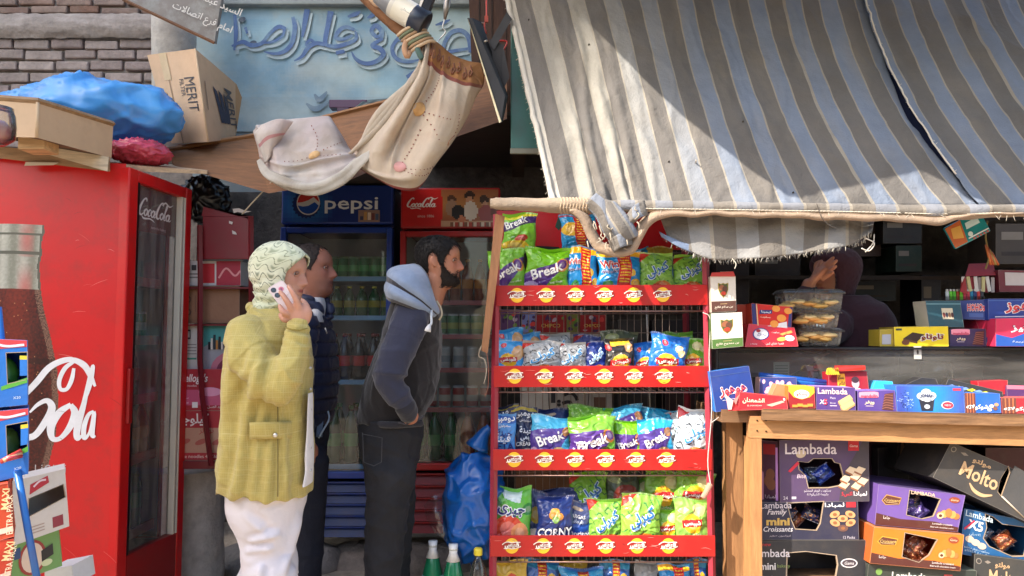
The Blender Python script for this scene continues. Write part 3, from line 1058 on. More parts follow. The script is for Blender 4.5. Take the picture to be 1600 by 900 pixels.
mb.text(Fs,'FILTER',42,84,S(90,78,76),w=28,h=5,rot=-82)
mb.rect(Fs,7,50,8,96,S(120,100,84),M_RAW,z=.5)
tag(mb.build('cardboard_carton'),'brown cigarette carton tilted on end beside the blue tarpaulin','carton')
mb = MB()
mb.tube([P(272,250,4.1),P(272,120,4.1),P(272,-60,4.1)],[0.115,0.115,0.12],S(170,166,160),M_STONE,n=20)
tag(mb.build('round_column'),'pale round plastered column behind the cigarette carton','column')
mb = MB()
q = [P(192,-2,3.7),P(335,66,3.7),P(352,-40,3.72),P(192,-60,3.72)]
mb.hexa(q,[p + Vector((0,.03,0)) for p in q],S(128,122,118),M_WALLP)
Fb = Fr(0,900,3.69)
mb.text(Fb,'امام فرع اتصالات',286,900 - 27,S(214,210,204),w=104,rot=-24,off=.006,z=1.5)
mb.text(Fb,'السيد عبدالله',310,900 - 2,S(214,210,204),w=84,rot=-24,off=.006,z=1.5)
mb.tube([P(192,-1,3.69),P(335,67,3.69)],.008,S(120,84,60),M_WOOD,n=4,smooth=False)
tag(mb.build('sign_board'),'slanting grey sign board with white Arabic lettering','sign')
# ---------------------------------------------------------------- leaning brown canopy board and the draped cloth
mb = MB()
fr_ = [P(262,238,3.55),P(545,300,3.3),P(792,196,3.3),P(792,110,3.6),P(600,163,3.62),P(516,184,3.63),P(395,216,3.64)]
top = [P(262,236,3.56),P(395,214,3.64),P(516,183,3.64),P(600,162,3.64),P(792,108,3.64)]
bot = [P(270,258,3.35),P(420,302,3.25),P(545,282,3.22),P(650,236,3.22),P(792,186,3.22)]
for i in range(4):
	a,b,c,d = bot[i],bot[i + 1],top[i + 1],top[i]
	n_ = Vector((0,.02,.018))
	mb.hexa([a,b,c,d],[a + n_,b + n_,c + n_,d + n_],S(132,90,56),M_WOOD)
mb.tube([p + Vector((0,-.006,.004)) for p in top],.012,S(156,112,72),M_WOOD,n=4,smooth=False)
tag(mb.build('canopy_board'),'long brown plywood board sloping across above the coolers','board')
CL = S(214,204,190)
def cloth_col(u,v,p):
	return CL
def cloth_marks(mb,g,lst):
	"""printed medallions and dotted lines on a cloth grid g, at (u, v) of the grid"""
	nr,nc = len(g),len(g[0])
	def at(u,v,lift=.004):
		i,j = min(max(v,0),.999) * (nr - 1),min(max(u,0),.999) * (nc - 1)
		i0,j0 = int(i),int(j)
		a,b = i - i0,j - j0
		p = (g[i0][j0] * (1 - a) * (1 - b) + g[i0][j0 + 1] * (1 - a) * b + g[i0 + 1][j0] * a * (1 - b) + g[i0 + 1][j0 + 1] * a * b)
		n = (g[i0][j0 + 1] - g[i0][j0]).cross(g[i0 + 1][j0] - g[i0][j0]).normalized()
		if n.y > 0:
			n = -n
		return p + n * lift
	for (u,v,ru,rv,c,lines) in lst:
		pts = [at(u + ru * math.cos(t * PI / 9),v + rv * math.sin(t * PI / 9)) for t in range(18)]
		mb.add([at(u,v)] + pts,[(0,i + 1,(i + 1) % 18 + 1) for i in range(18)],S(*c),M_CLOTH,True)
		for (du,dv,n,bend) in lines:
			for k in range(n):
				t = (k + 1.5) / n
				uu,vv = u + du * t - dv * bend * t * (1 - t),v + dv * t + du * bend * t * (1 - t)
				q_ = [at(uu + ru * .09 * math.cos(s * PI / 3),vv + rv * .09 * math.sin(s * PI / 3),.005) for s in range(6)]
				mb.add(q_,[tuple(range(6))],S(140,74,60),M_CLOTH)
M_DRAPE = mat('drape_cloth',None,rough=0.85,var=0.1,vscale=8,bump=0.12,bscale=200,transl=0.35,bdist=0.002,dirt_amt=0.25,dscale=7,dirt=S(176,150,124),bump2=(.7,13,.012))
dr = thing('draped_cloth',P(600,290,3.15),'cream patterned cloth draped and knotted over the brown canopy board','cloth')
def swag_col(u,v,p):
	c = S(222,206,186)
	if v < .24 and u > .25:
		c = S(186,132,82) if v < .2 else S(156,92,80)  # orange paints in light coming through the doubled cloth
	if v > .97:
		c = S(160,80,74)
	return mixc(c,S(196,160,136),.5 * max(0,fbm(p.x * 9,p.z * 9)))
ctrl = [
	[(662,62,3.12),(668,58,3.1),(684,66,3.12),(706,84,3.14),(730,94,3.16),(752,98,3.18)],
	[(659,84,3.10),(666,86,3.04),(680,98,3.06),(700,112,3.06),(726,124,3.08),(756,128,3.14)],
	[(645,120,3.12),(658,118,3.0),(674,126,3.06),(697,140,2.99),(722,148,3.04),(744,150,3.12)],
	[(610,168,3.14),(632,168,2.98),(652,170,3.05),(690,182,2.95),(714,190,3.02),(728,186,3.12)],
	[(566,218,3.16),(598,222,3.0),(626,224,3.06),(668,232,2.92),(694,232,3.0),(706,222,3.12)],
	[(552,248,3.18),(580,262,3.04),(614,268,3.02),(652,268,2.94),(676,260,3.02),(686,248,3.12)],
	[(560,262,3.2),(590,280,3.08),(618,294,3.04),(646,297,3.02),(662,284,3.06),(670,268,3.14)],
]
g = net(ctrl,16,12,jit=0.010,freq=8)
for i,row in enumerate(g):
	vv = i / (len(g) - 1)
	for j,p in enumerate(row):
		u = j / (len(row) - 1)
		rd = 0
		for u0,du,h_,w_,v1 in ((.03,.0,.034,.03,.9),(.19,-.02,.018,.04,.8),(.36,.03,.040,.028,.95),(.52,.10,.026,.022,.62),(.70,.1,.012,.05,.8),(.86,.04,.016,.05,.9)):
			uu = u0 + du * vv + .012 * noise.noise(Vector((vv * 5,u0 * 9,2)))
			rd += h_ * math.exp(-abs((u - uu) / w_) ** 1.3) * max(0,min(1,(v1 - vv) * 5)) * min(1,vv * 6)
		p.y -= rd - .008
		p.y -= .020 * math.exp(-((vv - .84 - .06 * math.sin(u * 5)) / .035) ** 2) * max(0,1 - u * 1.1) + .014 * math.exp(-((vv - .93 + .05 * u) / .03) ** 2)
mb = MB()
mb.grid(g,swag_col,M_DRAPE,flip=True)
cloth_marks(mb,g,[(.42,.5,.05,.035,(212,164,106),[(.08,-.26,12,.3),(.25,.0,7,.1),(.22,.1,6,-.1)]),(.45,.8,.05,.034,(204,150,146),[(.05,-.2,9,.3),(.3,.02,8,.1),(.3,.09,9,.2)]),(.85,.62,.05,.03,(190,140,110),[(-.05,-.15,7,.2)])])
for k in range(9):
	u = .3 + .07 * k
	i,j = int((.08 + .02 * (k % 2)) * (len(g) - 1)),int(u * (len(g[0]) - 1))
	pts = [g[min(len(g) - 1,i + a)][min(len(g[0]) - 1,max(0,j + b))] + Vector((0,-.006,0)) for a,b in ((-2,0),(0,1),(2,2),(4,1),(5,0),(3,-1),(1,0))]
	mb.tube(cat(pts,3),.0022,S(132,78,48),M_CLOTH,n=4)
solid(mb.build('hanging_swag',dr),.003)
def tail_col(u,v,p):
	return mixc(mixc(S(226,220,212),S(208,190,188),.5 + fbm(p.x * 4,p.z * 4)),S(180,164,146),max(0,1.2 * fbm(p.x * 8,p.z * 8,5)))
ctrl = [
	[(395,205,3.24),(405,196,3.2),(440,188,3.2),(480,184,3.2),(512,182,3.22),(520,190,3.3)],
	[(402,226,3.2),(424,222,3.12),(458,218,3.12),(494,212,3.12),(524,206,3.16),(534,212,3.26)],
	[(406,246,3.2),(432,250,3.08),(464,250,3.08),(500,238,3.08),(530,230,3.12),(546,232,3.24)],
	[(410,258,3.2),(438,272,3.06),(470,268,3.1),(504,256,3.08),(538,244,3.1),(556,240,3.2)],
	[(414,264,3.2),(446,284,3.1),(484,290,3.06),(520,288,3.08),(548,268,3.1),(572,246,3.16)],
	[(420,270,3.24),(452,288,3.16),(490,296,3.14),(522,293,3.14),(550,272,3.16),(576,250,3.2)],
]
g = net(ctrl,14,14,jit=0.016,freq=9,seed=4)
for i,row in enumerate(g):
	for j,p in enumerate(row):
		u,vv = j / (len(row) - 1),i / (len(g) - 1)
		rd = 0
		for v0,dv,h_,w_ in ((.18,.34,.012,.05),(.40,.26,.024,.03),(.58,.18,.016,.03),(.80,.04,.060,.085),(.97,.0,.03,.05)):
			v_ = v0 + dv * u + .02 * noise.noise(Vector((u * 4,v0 * 9,6)))
			rd += h_ * math.exp(-abs((vv - v_) / w_) ** 1.5) * min(1,.3 + u * 1.2)
		p.y -= rd
		p.y -= .02 * math.exp(-((u - .17 - .1 * vv) / .03) ** 2) * max(0,.8 - vv)
mb = MB()
mb.grid(g,tail_col,M_DRAPE,flip=True)
cloth_marks(mb,g,[(.55,.42,.05,.045,(210,172,124),[(.05,-.3,8,.3),(.28,-.08,8,.1),(.2,.16,6,.1),(-.25,0,6,.1)])])
solid(mb.build('draped_tail',dr),.003)
mb = MB()
pth = cat([P(404,250,3.12),P(418,272,3.07),P(450,288,3.04),(P(492,293,3.03)),P(530,280,3.03),P(560,256,3.05),P(590,232,3.08),P(604,214,3.12)],9)
rl = []
for i,c in enumerate(pth):
	t_ = i / (len(pth) - 1)
	d_ = Vector(pth[min(i + 1,len(pth) - 1)]) - Vector(pth[max(i - 1,0)])
	n_ = Vector((-d_.z,0,d_.x)).normalized()
	row = []
	for k in range(22):
		a = 2 * PI * k / 22
		r_ = (.008 + .017 * math.sin(PI * min(1,t_ * 1.1)) ** .8) * (1 + .28 * math.sin(a * 3 + t_ * 9) + .2 * noise.noise(Vector((t_ * 7,math.cos(a) * 2,math.sin(a) * 2))))
		row.append(Vector(c) + n_ * r_ * math.cos(a) + Vector((0,-1,0)) * r_ * .7 * math.sin(a))
	rl.append(row)
mb.grid(rl,lambda u,v,p: mixc(S(220,214,204),S(178,164,146),max(0,.2 + 1.3 * fbm(p.x * 9,p.z * 9,2))),M_DRAPE,closed=True)
mb.build('rolled_hem',dr)
mb = MB()
g = net([[(398,208,3.16),(412,194,3.12),(436,186,3.1),(458,190,3.13)],[(402,222,3.14),(416,208,3.07),(434,204,3.07),(448,204,3.12)],[(410,240,3.12),(420,230,3.07),(430,222,3.08),(440,216,3.12)],[(414,256,3.12),(420,248,3.09),(426,238,3.1),(434,226,3.13)]],8,8,.012,20)
mb.grid(g,lambda u,v,p: S(206,150,150) if .4 < v < .5 else mixc(S(222,214,206),S(206,186,180),u),M_DRAPE,flip=True)
solid(mb.build('folded_corner',dr),.003)
mb = MB()
for k in range(3):
	mb.tube(cat([P(542 + 8 * k,244 - 4 * k,3.12),P(600 - 4 * k,190 - 6 * k,3.07),P(650,112 + 4 * k,3.05),P(660,82,3.06)],8),[.004 + .014 * math.sin(PI * min(1,i / 18)) for i in range(25)],S(214,200,182),M_DRAPE,n=8)
mb.build('twisted_edge',dr)
mb = MB()
mb.tube([P(430,278,3.3),P(395,316,3.34),P(378,335,3.36)],.003,S(190,176,150),M_CLOTH,n=6)
tag(mb.build('tie_cord'),'pale cord pulled tight down from the draped cloth','cord')
# ---------------------------------------------------------------- tangle above the drape
mb = MB()
mb.tube(cat([P(560,-20,3.2),P(590,10,3.17),P(625,44,3.14),P(650,66,3.11),P(664,86,3.1)],6),[.034,.034,.035,.036,.036,.036,.036,.036,.036,.034,.034,.034,.032,.032,.032,.03,.03,.03,.028,.028,.026,.024,.02,.016,.01],S(130,88,56),M_WOOD,n=12)
for k in range(7):
	t = k / 6
	a = P(640 + 20 * t,52 + 26 * t,3.07)
	mb.tube(cat([a + Vector((-.05,0,-.01)),a + Vector((-.02,-.03,.0)),a + Vector((.03,-.02,.03)),a + Vector((.05,.01,.04))],4),.007,S(*((196,170,140),(110,120,96),(160,130,100))[k % 3]),M_CLOTH,n=6)
mb.tube(cat([P(636,60,3.06),P(632,76,3.05),P(636,88,3.05),P(640,82,3.06)],4),.012,S(180,140,110),M_CLOTH,n=8)
mb.tube(cat([P(650,70,3.05),P(655,84,3.04),P(660,92,3.04)],4),.012,S(70,96,90),M_CLOTH,n=8)
mb.tube(cat([P(580,-4,3.13),P(590,6,3.12),P(598,2,3.12)],4),.016,S(200,164,130),M_CLOTH,n=8)
tag(mb.build('wooden_pole'),'rough brown pole wrapped with rags where the drape is tied','pole')
mb = MB()
ax = (P(668,40,3.06) - P(622,12,3.06)).normalized()
q = Vector((0,0,1)).rotation_difference(ax).to_matrix()
L_ = (P(668,40,3.06) - P(622,12,3.06)).length
mb.lathe(P(620,11,3.06),[(.03,-.10),(.034,-.095),(.052,-.02),(.055,0),(.055,L_ * .55),(.056,L_ * .56),(.056,L_ * .98),(.048,L_)],[S(120,120,124),S(120,120,124),S(205,200,190),S(222,216,200),S(40,48,66),S(40,48,66),S(30,32,40)],M_PLAS,18,axis=q)
Ft = Fr(632,18,2.995,roll=-31)
mb.text(Ft,'السخان',2,2,S(60,70,90),w=18,z=1)
tag(mb.build('metal_tin'),'white and navy labelled tin lashed to the brown pole','tin')
mb = MB()
mb.hexa([P(652,22,3.02),P(664,30,3.02),P(684,-20,3.06),P(668,-20,3.06)],[P(656,24,3.08),P(668,32,3.08),P(688,-20,3.12),P(672,-20,3.12)],S(62,62,66),M_METAL)
mb.hexa([P(650,22,3.015),P(653,22,3.015),P(670,-20,3.05),P(664,-20,3.05)],[P(650,22,3.03),P(653,22,3.03),P(670,-20,3.06),P(664,-20,3.06)],S(214,208,200),M_PAINT)
tag(mb.build('steel_strut'),'dark steel arm rising from the navy labelled tin','bracket')
mb = MB()
mb.tube([P(702,-20,3.3),P(698,10,3.3),P(695,30,3.3)],[.014,.016,.006],S(150,142,136),M_METAL,n=8)
mb.tube(cat([P(695,28,3.3),P(692,42,3.3),P(696,50,3.3),P(688,60,3.3),P(684,66,3.28),P(685,74,3.26)],5),.0028,S(216,212,206),M_METAL,n=6)
tag(mb.build('wire_hook'),'grey rod with a thin wire hook holding the drape edge','hook')
mb = MB()
mb.hexa([P(782,192,3.02),P(789,150,3.02),P(737,28,3.12),P(730,28,3.12)],[P(786,190,3.2),P(794,150,3.2),P(752,34,3.3),P(746,34,3.3)],S(44,46,52),M_DARK)
mb.hexa([P(780,192,3.01),P(783,190,3.01),P(735,40,3.11),P(731,30,3.11)],[P(781,192,3.03),P(784,190,3.03),P(736,40,3.13),P(732,30,3.13)],S(232,218,176),M_PAINT)  # cream strip paints in the sunlit sliver of the edge
mb.hexa([P(764,68,3.15),P(772,78,3.15),P(800,30,3.15),P(792,18,3.15)],[P(764,68,3.18),P(772,78,3.18),P(800,30,3.18),P(792,18,3.18)],S(54,56,62),M_DARK,)
mb.hexa([P(782,150,3.14),P(796,120,3.14),P(786,70,3.16),P(764,60,3.16)],[P(782,150,3.22),P(796,120,3.22),P(786,70,3.24),P(764,60,3.24)],S(50,50,54),M_DARK)
mb.tube([P(759,66,3.13),P(758,64,3.13)],.01,S(190,184,176),M_METAL,n=8)
tag(mb.build('folded_frame'),'black folded metal awning frame with a sunlit sliver painted along its front edge','frame')
mb = MB()
mb.tube(cat([P(760,-10,3.3),P(760,26,3.3),P(757,40,3.3),P(760,52,3.3)],5),.004,S(190,60,44),M_PLAS,n=6)
mb.tube([P(742,35,3.3),P(760,36,3.3)],.003,S(190,180,170),M_METAL,n=6)
mb.box(Fr(757,34,3.29),0,0,-4,6,10,0,S(176,70,50),M_PLAS)
mb.tube(cat([P(775,64,3.28),P(792,65,3.28),P(786,80,3.28)],5),.004,S(200,56,50),M_PLAS,n=6)
tag(mb.build('electric_wire'),'thin red electric wire looped behind the black frame','wire')
mb = MB()
mb.hexa([P(740,172,3.75),P(880,178,3.75),P(880,-60,3.75),P(730,-60,3.75)],[P(740,172,3.8),P(880,178,3.8),P(880,-60,3.8),P(730,-60,3.8)],S(66,42,34),M_WOODV)
for x in (748,768,790,812,836):
	mb.rect(Fr(x,120,3.745),0,0,1.5,190,S(30,20,18),M_WOODV)
tag(mb.build('plank_partition'),'dark brown plank partition behind the black frame','partition')
mb = MB()
mb.box(Fr(798,238,3.24,roll=0),0,0,-16,70,250,0,S(66,116,108),M_PAINT,ch=1.5)
mb.box(Fr(797,240,3.232),0,0,-6,72,9,0,S(130,128,112),M_PAINT,ch=1)
tag(mb.build('shutter_panel'),'teal painted shutter panel beside the striped awning','shutter')
mb = MB()
mb.box(Fr(514,168,4.25),0,0,-20,60,13,0,S(84,40,78),M_PAINT,ch=1)
mb.box(Fr(526,186,4.25),0,0,-20,20,19,0,S(70,34,66),M_PAINT,ch=1)
tag(mb.build('purple_beam'),'short purple painted beam end before the pale blue wall','beam')
mb = MB()
g = [[P(532 + j * 3.2 + i * 4,186 - i * 3.2 - j * .25 + 0.0,4.0 + i * .03 - .012 * math.cos(j * 1.3)) for j in range(20)] for i in range(10)]
mb.grid(g,S(120,130,128),M_METAL,flip=True)
solid(tag(mb.build('roofing_sheet'),'small corrugated grey roofing sheet lying behind the brown board','sheet'),.004)
# ---------------------------------------------------------------- the two upright coolers
def cooler(name,label,x0,x1,yh0,yh1,yd0,yd1,yb,d,cc,dark,head):
	s = d / F_PX
	zb = P(x0,yb,d).z
	X0,X1 = P(x0,500,d).x,P(x1,500,d).x
	W = x1 - x0
	t = thing(name,((X0 + X1) / 2,d + .3,zb),label,'fridge')
	F = Fr(x0,yb,d)
	H = yb - yh0
	zz = lambda y: (P(x0,y,d).z - zb) / s
	mb = MB()
	body = S(*dark)
	mb.box(F,0,0,-170,6,zz(yh0),-16,body,M_PAINT)
	mb.box(F,W - 6,0,-170,W,zz(yh0),-16,body,M_PAINT)
	mb.box(F,6.3,0,-170,W - 6.3,zz(yh0),-160,S(206,216,222),M_PLAS)
	mb.box(F,6.2,zz(yd1),-159,7.4,zz(yd0),-18,S(206,216,222),M_PLAS)
	mb.box(F,W - 7.4,zz(yd1),-159,W - 6.2,zz(yd0),-18,S(206,216,222),M_PLAS)
	mb.box(F,6.3,zz(yd0) + 2,-159,W - 6.3,zz(yh0),-20,body,M_PAINT)
	mb.box(F,6.3,2,-159,W - 6.3,zz(yd1) - 4,-24,S(60,62,66),M_PAINT)
	mb.build('cabinet',t)
	mb = MB()
	mb.box(F,0,zz(yh1),-14,W,zz(yh0),0,S(*cc),M_PAINT,ch=3)
	head(mb,F,W,zz(yh1),zz(yh0))
	mb.build('header_sign',t)
	fw = 9
	do_ = MB()
	c2 = S(*cc)
	a,b = zz(yd1),zz(yd0)
	do_.box(F,0,a,-12,fw,b,2,c2,M_PAINT,ch=1.5)
	do_.box(F,W - fw,a,-12,W,b,2,c2,M_PAINT,ch=1.5)
	do_.box(F,fw + .3,b - fw,-12,W - fw - .3,b,1.6,c2,M_PAINT,ch=1.5)
	do_.box(F,fw + .3,a,-12,W - fw - .3,a + fw * 1.2,1.6,c2,M_PAINT,ch=1.5)
	o = do_.build('door',t)
	mb = MB()
	mb.rect(F,fw,a + fw,W - fw,b - fw,(1,1,1),M_GLASS,z=-5)
	mb.build('glass',o)
	mb = MB()
	mb.box(F,W - fw + 1.5,a + (b - a) * .42,2.2,W - 2,a + (b - a) * .58,6,S(*dark),M_PAINT,ch=1)
	mb.build('handle',o)
	mb = MB()
	n = 5
	h = (a - 6) / n
	for k in range(n):
		y = 2 + k * h
		p = [(1,y,-2),(W - 1,y,-2),(W - 1,y + h - 4,-8),(1,y + h - 4,-8)]
		mb.hexa([F @ Vector(q) for q in p],[F @ Vector((q[0],q[1] + 1,q[2] - 5)) for q in p],S(*dark),M_PAINT)
		mb.box(F,1,y + h - 3.8,-10,W - 1,y + h - 1,-1.5,mixc(S(*dark),S(*cc),.5),M_PAINT,ch=.6)
	mb.box(F,1,1,-20,W - 1,a - 4,-14,S(14,14,18),M_DARK)
	mb.build('grille',t)
	return t,F,zz
PB = (24,62,150)
def pepsi_head(mb,F,W,a,b):
	h = b - a
	cx,cy,r = 43,a + h * .54,20
	g = [[F @ Vector((3 + i * (W - 6) / 24,a + 3 + j * (h - 6) / 8,.4)) for i in range(25)] for j in range(9)]
	mb.grid(g,lambda u,v,p: mixc(S(18,46,118),S(48,128,196),max(0,1 - math.hypot((u - .2) * 3.4,(v - .45) * 1.6))),M_PLAS,smooth=False)
	pts = []
	for k in range(44):
		t = 2 * PI * k / 44
		q = r + (3.4 if k % 2 else 0.6)
		pts.append((cx - 3 + q * math.cos(t),cy - 2 + q * math.sin(t)))
	mb.poly(F,pts,S(12,34,92),M_PLAS,z=.8)
	mb.ell(F,cx,cy,r * .92,r * .98,S(214,210,205),M_PLAS,z=1.1,n=30)
	red,blu = [],[]
	rr = r * .84
	for k in range(17):
		t = PI * (0.02 + .98 * k / 16)
		red.append((cx + rr * math.cos(t),cy + rr * math.sin(t) * 1.05))
	mb.poly(F,red + [(cx - rr * .5,cy + 1),(cx,cy + 4),(cx + rr * .5,cy + 9)],S(196,52,44),M_PLAS,z=1.5)
	for k in range(17):
		t = PI * (1.08 + .84 * k / 16)
		blu.append((cx + rr * math.cos(t),cy + rr * math.sin(t) * 1.05))
	mb.poly(F,blu + [(cx + rr * .6,cy + 1),(cx,cy - 5),(cx - rr * .5,cy - 6)],S(26,74,160),M_PLAS,z=1.5)
	mb.text(F,'pepsi',cx + 68,cy - 4,S(225,228,232),w=84,h=26,off=.012,z=1.4)
	mb.box(F,122,a + 3,.3,156,a + 22,1.6,S(150,120,110),M_CARD,ch=.5)
	for k in range(5):
		mb.rect(F,125 + k * 6,a + 6,130 + k * 6,a + 12 + (k * 7) % 8,S(*((60,60,90),(200,150,90),(230,210,190),(120,60,60),(70,90,120))[k]),M_CARD,z=1.9)
ZP,FP_,zzp = cooler('pepsi_cooler'.replace('pepsi','drinks'),'blue upright drinks cooler with a round emblem on its header',429,605,289,350,355,748,842,4.1,PB,(20,44,108),pepsi_head)
def coke_head(mb,F,W,a,b):
	h = b - a
	n,k = 62,26
	g = [[F @ Vector((3 + i * (W - 6) / n,a + 3 + j * (h - 6) / k,.4)) for i in range(n + 1)] for j in range(k + 1)]
	figs = [(.51,.74,.05,.1,(80,50,40)),(.51,.5,.06,.22,(150,120,100)),(.70,.84,.055,.12,(50,34,30)),(.70,.72,.035,.1,(190,140,110)),(.71,.42,.075,.26,(206,196,186)),(.85,.72,.05,.12,(60,40,34)),(.86,.6,.03,.08,(190,140,110)),(.87,.36,.08,.22,(150,66,66)),(.58,.38,.07,.2,(34,34,38)),(.62,.2,.035,.1,(190,120,90)),(.96,.5,.04,.3,(120,60,50))]
	def hc(u,v,p):
		if u < .42 - .1 * (v - .5) ** 2:
			return S(196,30,32)
		c = mixc(S(170,120,70),S(140,60,50),abs(v - .6) * 1.5)
		if v < .14:
			c = S(190,150,120)
		for (x,y,rx,ry,q) in figs:
			if ((u - x) / rx) ** 2 + ((v - y) / ry) ** 2 < 1:
				c = S(*q)
		if v < .1 and u > .5:
			c = S(*((206,190,170),(170,60,50),(120,80,60))[int(u * 40) % 3])
		return c
	mb.grid(g,hc,M_PLAS,smooth=False)
	logo_script(mb,F,9,a + h * .52,50,S(235,225,222),z=1.4,k=1.15)
	mb.text(F,'since 1886',40,a + h * .3,S(220,190,180),w=26,z=1.4)
ZC,FC_,zzc = cooler('drinks_cooler','red upright drinks cooler with a family scene on its header',621,778,293,357,361,735,836,4.1,(172,26,32),(128,20,26),coke_head)
def shelves(t,F,zz,W,ys,strip):
	for y in ys:
		mb = MB()
		z = zz(y)
		mb.box(F,8,z - 2.5,-158,W - 8,z,-22,S(180,186,190),M_PLAS)
		mb.box(F,8,z - 6,-21.8,W - 8,z + 1.5,-19,S(*strip),M_PLAS)
		mb.build('shelf',t)
shelves(ZP,FP_,zzp,176,(432,494,596,730),(120,170,215))
shelves(ZC,FC_,zzc,157,(470,524,577,640,725),(160,60,70))
def row_of(F,zz,y,xs,depths,proto,name,label,cat_,group):
	pl = []
	for dz in depths:
		for x in xs:
			pl.append(F @ Vector((x,zz(y) + .5,-dz)))
	stock('r',proto,name,pl,label,cat_,group)
row_of(FP_,zzp,432,range(24,165,17),(34,58),can_mesh((24,120,60),(70,170,90),(150,190,150)),'drink_can','green can on the top shelf of the blue cooler','can','green cans in the blue cooler')
row_of(FP_,zzp,494,range(22,165,20),(36,),bottle_mesh((30,90,50),(200,190,60),(160,150,60),.17),'drink_bottle','small green bottle on the second shelf of the blue cooler','bottle','small green bottles in the blue cooler')
row_of(FP_,zzp,596,range(26,165,23),(38,70),bottle_mesh((34,16,14),(150,20,24),(190,34,36),.26),'drink_bottle','dark cola bottle on the middle shelf of the blue cooler','bottle','cola bottles in the blue cooler')
row_of(FP_,zzp,730,range(26,165,27),(38,74),bottle_mesh((20,70,40),(30,120,60),(40,140,66),.32,.042),'drink_bottle','tall green bottle on the bottom shelf of the blue cooler','bottle','tall green bottles in the blue cooler')
row_of(FC_,zzc,470,range(24,148,20),(38,),bottle_mesh((120,44,16),(210,140,40),(196,120,40),.24),'drink_bottle','amber bottle on the top shelf of the red cooler','bottle','amber bottles in the red cooler')
row_of(FC_,zzc,524,range(24,148,19),(36,),can_mesh((40,110,60),(150,160,80)),'drink_can','small green can on the second shelf of the red cooler','can','green cans in the red cooler')
row_of(FC_,zzc,577,range(24,148,22),(38,),can_mesh((170,170,172),(120,130,140)),'drink_can','silver can on the third shelf of the red cooler','can','silver cans in the red cooler')
row_of(FC_,zzc,640,range(24,148,22),(38,),can_mesh((150,30,30),(190,180,170)),'drink_can','red can on the fourth shelf of the red cooler','can','red cans in the red cooler')
row_of(FC_,zzc,725,(26,52,78),(40,70),bottle_mesh((26,100,56),(30,120,60),(60,150,80),.27,.04),'drink_bottle','green bottle on the bottom shelf of the red cooler','bottle','green bottles in the red cooler')
row_of(FC_,zzc,725,(104,130),(40,70),bottle_mesh((170,70,20),(200,90,30),(180,90,40),.27,.04),'drink_bottle','orange bottle on the bottom shelf of the red cooler','bottle','orange bottles in the red cooler')
# ---------------------------------------------------------------- shelf of cartons behind the woman
D_S = 3.5
sh = thing('carton_shelf',P(335,735,D_S + .15),'battered red metal shelf rack behind the woman','shelf')
RM = S(112,28,36)
mb = MB()
mb.box(Fr(315,405,3.46),0,0,-4,79,68,0,S(120,26,34),M_PAINT,ch=1)
mb.hexa([P(315,338,3.46),P(394,338,3.46),P(392,343,3.46),P(318,323,3.46)],[P(315,338,3.475),P(394,338,3.475),P(392,343,3.475),P(318,323,3.475)],S(120,26,34),M_PAINT)
Fz = Fr(0,900,3.455)
for pts in ([(342,334),(352,333),(362,337),(372,338),(360,341),(350,339),(344,341)],[(337,353),(343,355),(342,359),(337,357)],[(342,368),(348,371),(350,375),(343,374)]):
	mb.poly(Fz,[(a,900 - b) for a,b in pts],S(206,196,192),M_CARD,z=.6)
mb.build('sign_panel',sh)
for pts in ([(312,352),(313,440),(312,560),(316,620),(330,728)],[(392,338),(393,560),(393,728)]):
	mb = MB()
	mb.tube([P(a,b,3.44) for a,b in pts],.0125,RM,M_PAINT,n=4,smooth=False)
	mb.build('post',sh)
mb = MB()
mb.box(Fr(270,733,3.45),0,0,-50,125,12,0,RM,M_PAINT,ch=1)
mb.build('base_shelf',sh)
for y in (448,506):
	mb = MB()
	mb.box(Fr(276,y + 3,3.47),0,0,-50,118,2.5,0,RM,M_PAINT)
	mb.build('shelf_board',sh)
def d_k1(mb,F,W,H):
	mb.rect(F,0,H * .32,W,H,S(166,34,48),z=.3)
	mb.rect(F,0,H * .12,W,H * .5,S(196,84,120),z=.4)
	mb.text(F,"Kellogg's",W * .33,H * .76,S(235,225,225),w=W * .5,h=H * .26,shear=.25,off=.02)
	mb.text(F,'noodles',W * .3,H * .6,S(230,215,215),w=W * .16)
	mb.text(F,'حبوب الذرة',W * .14,H * .3,S(240,220,230),w=W * .2)
	mb.text(F,'عدد القطع',W * .14,H * .18,S(240,220,230),w=W * .2)
	mb.ell(F,W * .62,H * .45,18,7,S(225,150,180),z=.6)
	mb.text(F,'جديد العسل',W * .72,H * .08,S(240,225,225),w=W * .3)
	mb.rect(F,W * .3,H * .06,W * .4,H * .2,S(235,230,230),z=.6)
carton('kraft_carton','red and pink cereal carton on the red shelf rack','carton',(274,577,362,641,3.47),.3,(168,40,52),d_k1)
def d_k2(mb,F,W,H):
	mb.rect(F,0,H * .66,W,H,S(168,40,50),z=.3)
	mb.rect(F,0,H * .02,W,H * .16,S(176,44,54),z=.3)
	mb.text(F,'كيلوجز',W * .32,H * .82,S(236,226,222),w=W * .56,h=H * .26,off=.02)
	mb.text(F,'نودلز',W * .55,H * .6,S(180,60,60),w=W * .26)
	for k in range(3):
		mb.ell(F,W * (.16 + .3 * k),H * .38,10,4,S(176,90,80),z=.4,rot=20)
	mb.text(F,'bake noodles 40X60 G',W * .45,H * .09,S(230,210,200),w=W * .8)
carton('kraft_carton','pale kraft carton with red Arabic band at the foot of the shelf rack','carton',(274,642,362,720,3.47),.3,(186,140,118),d_k2)
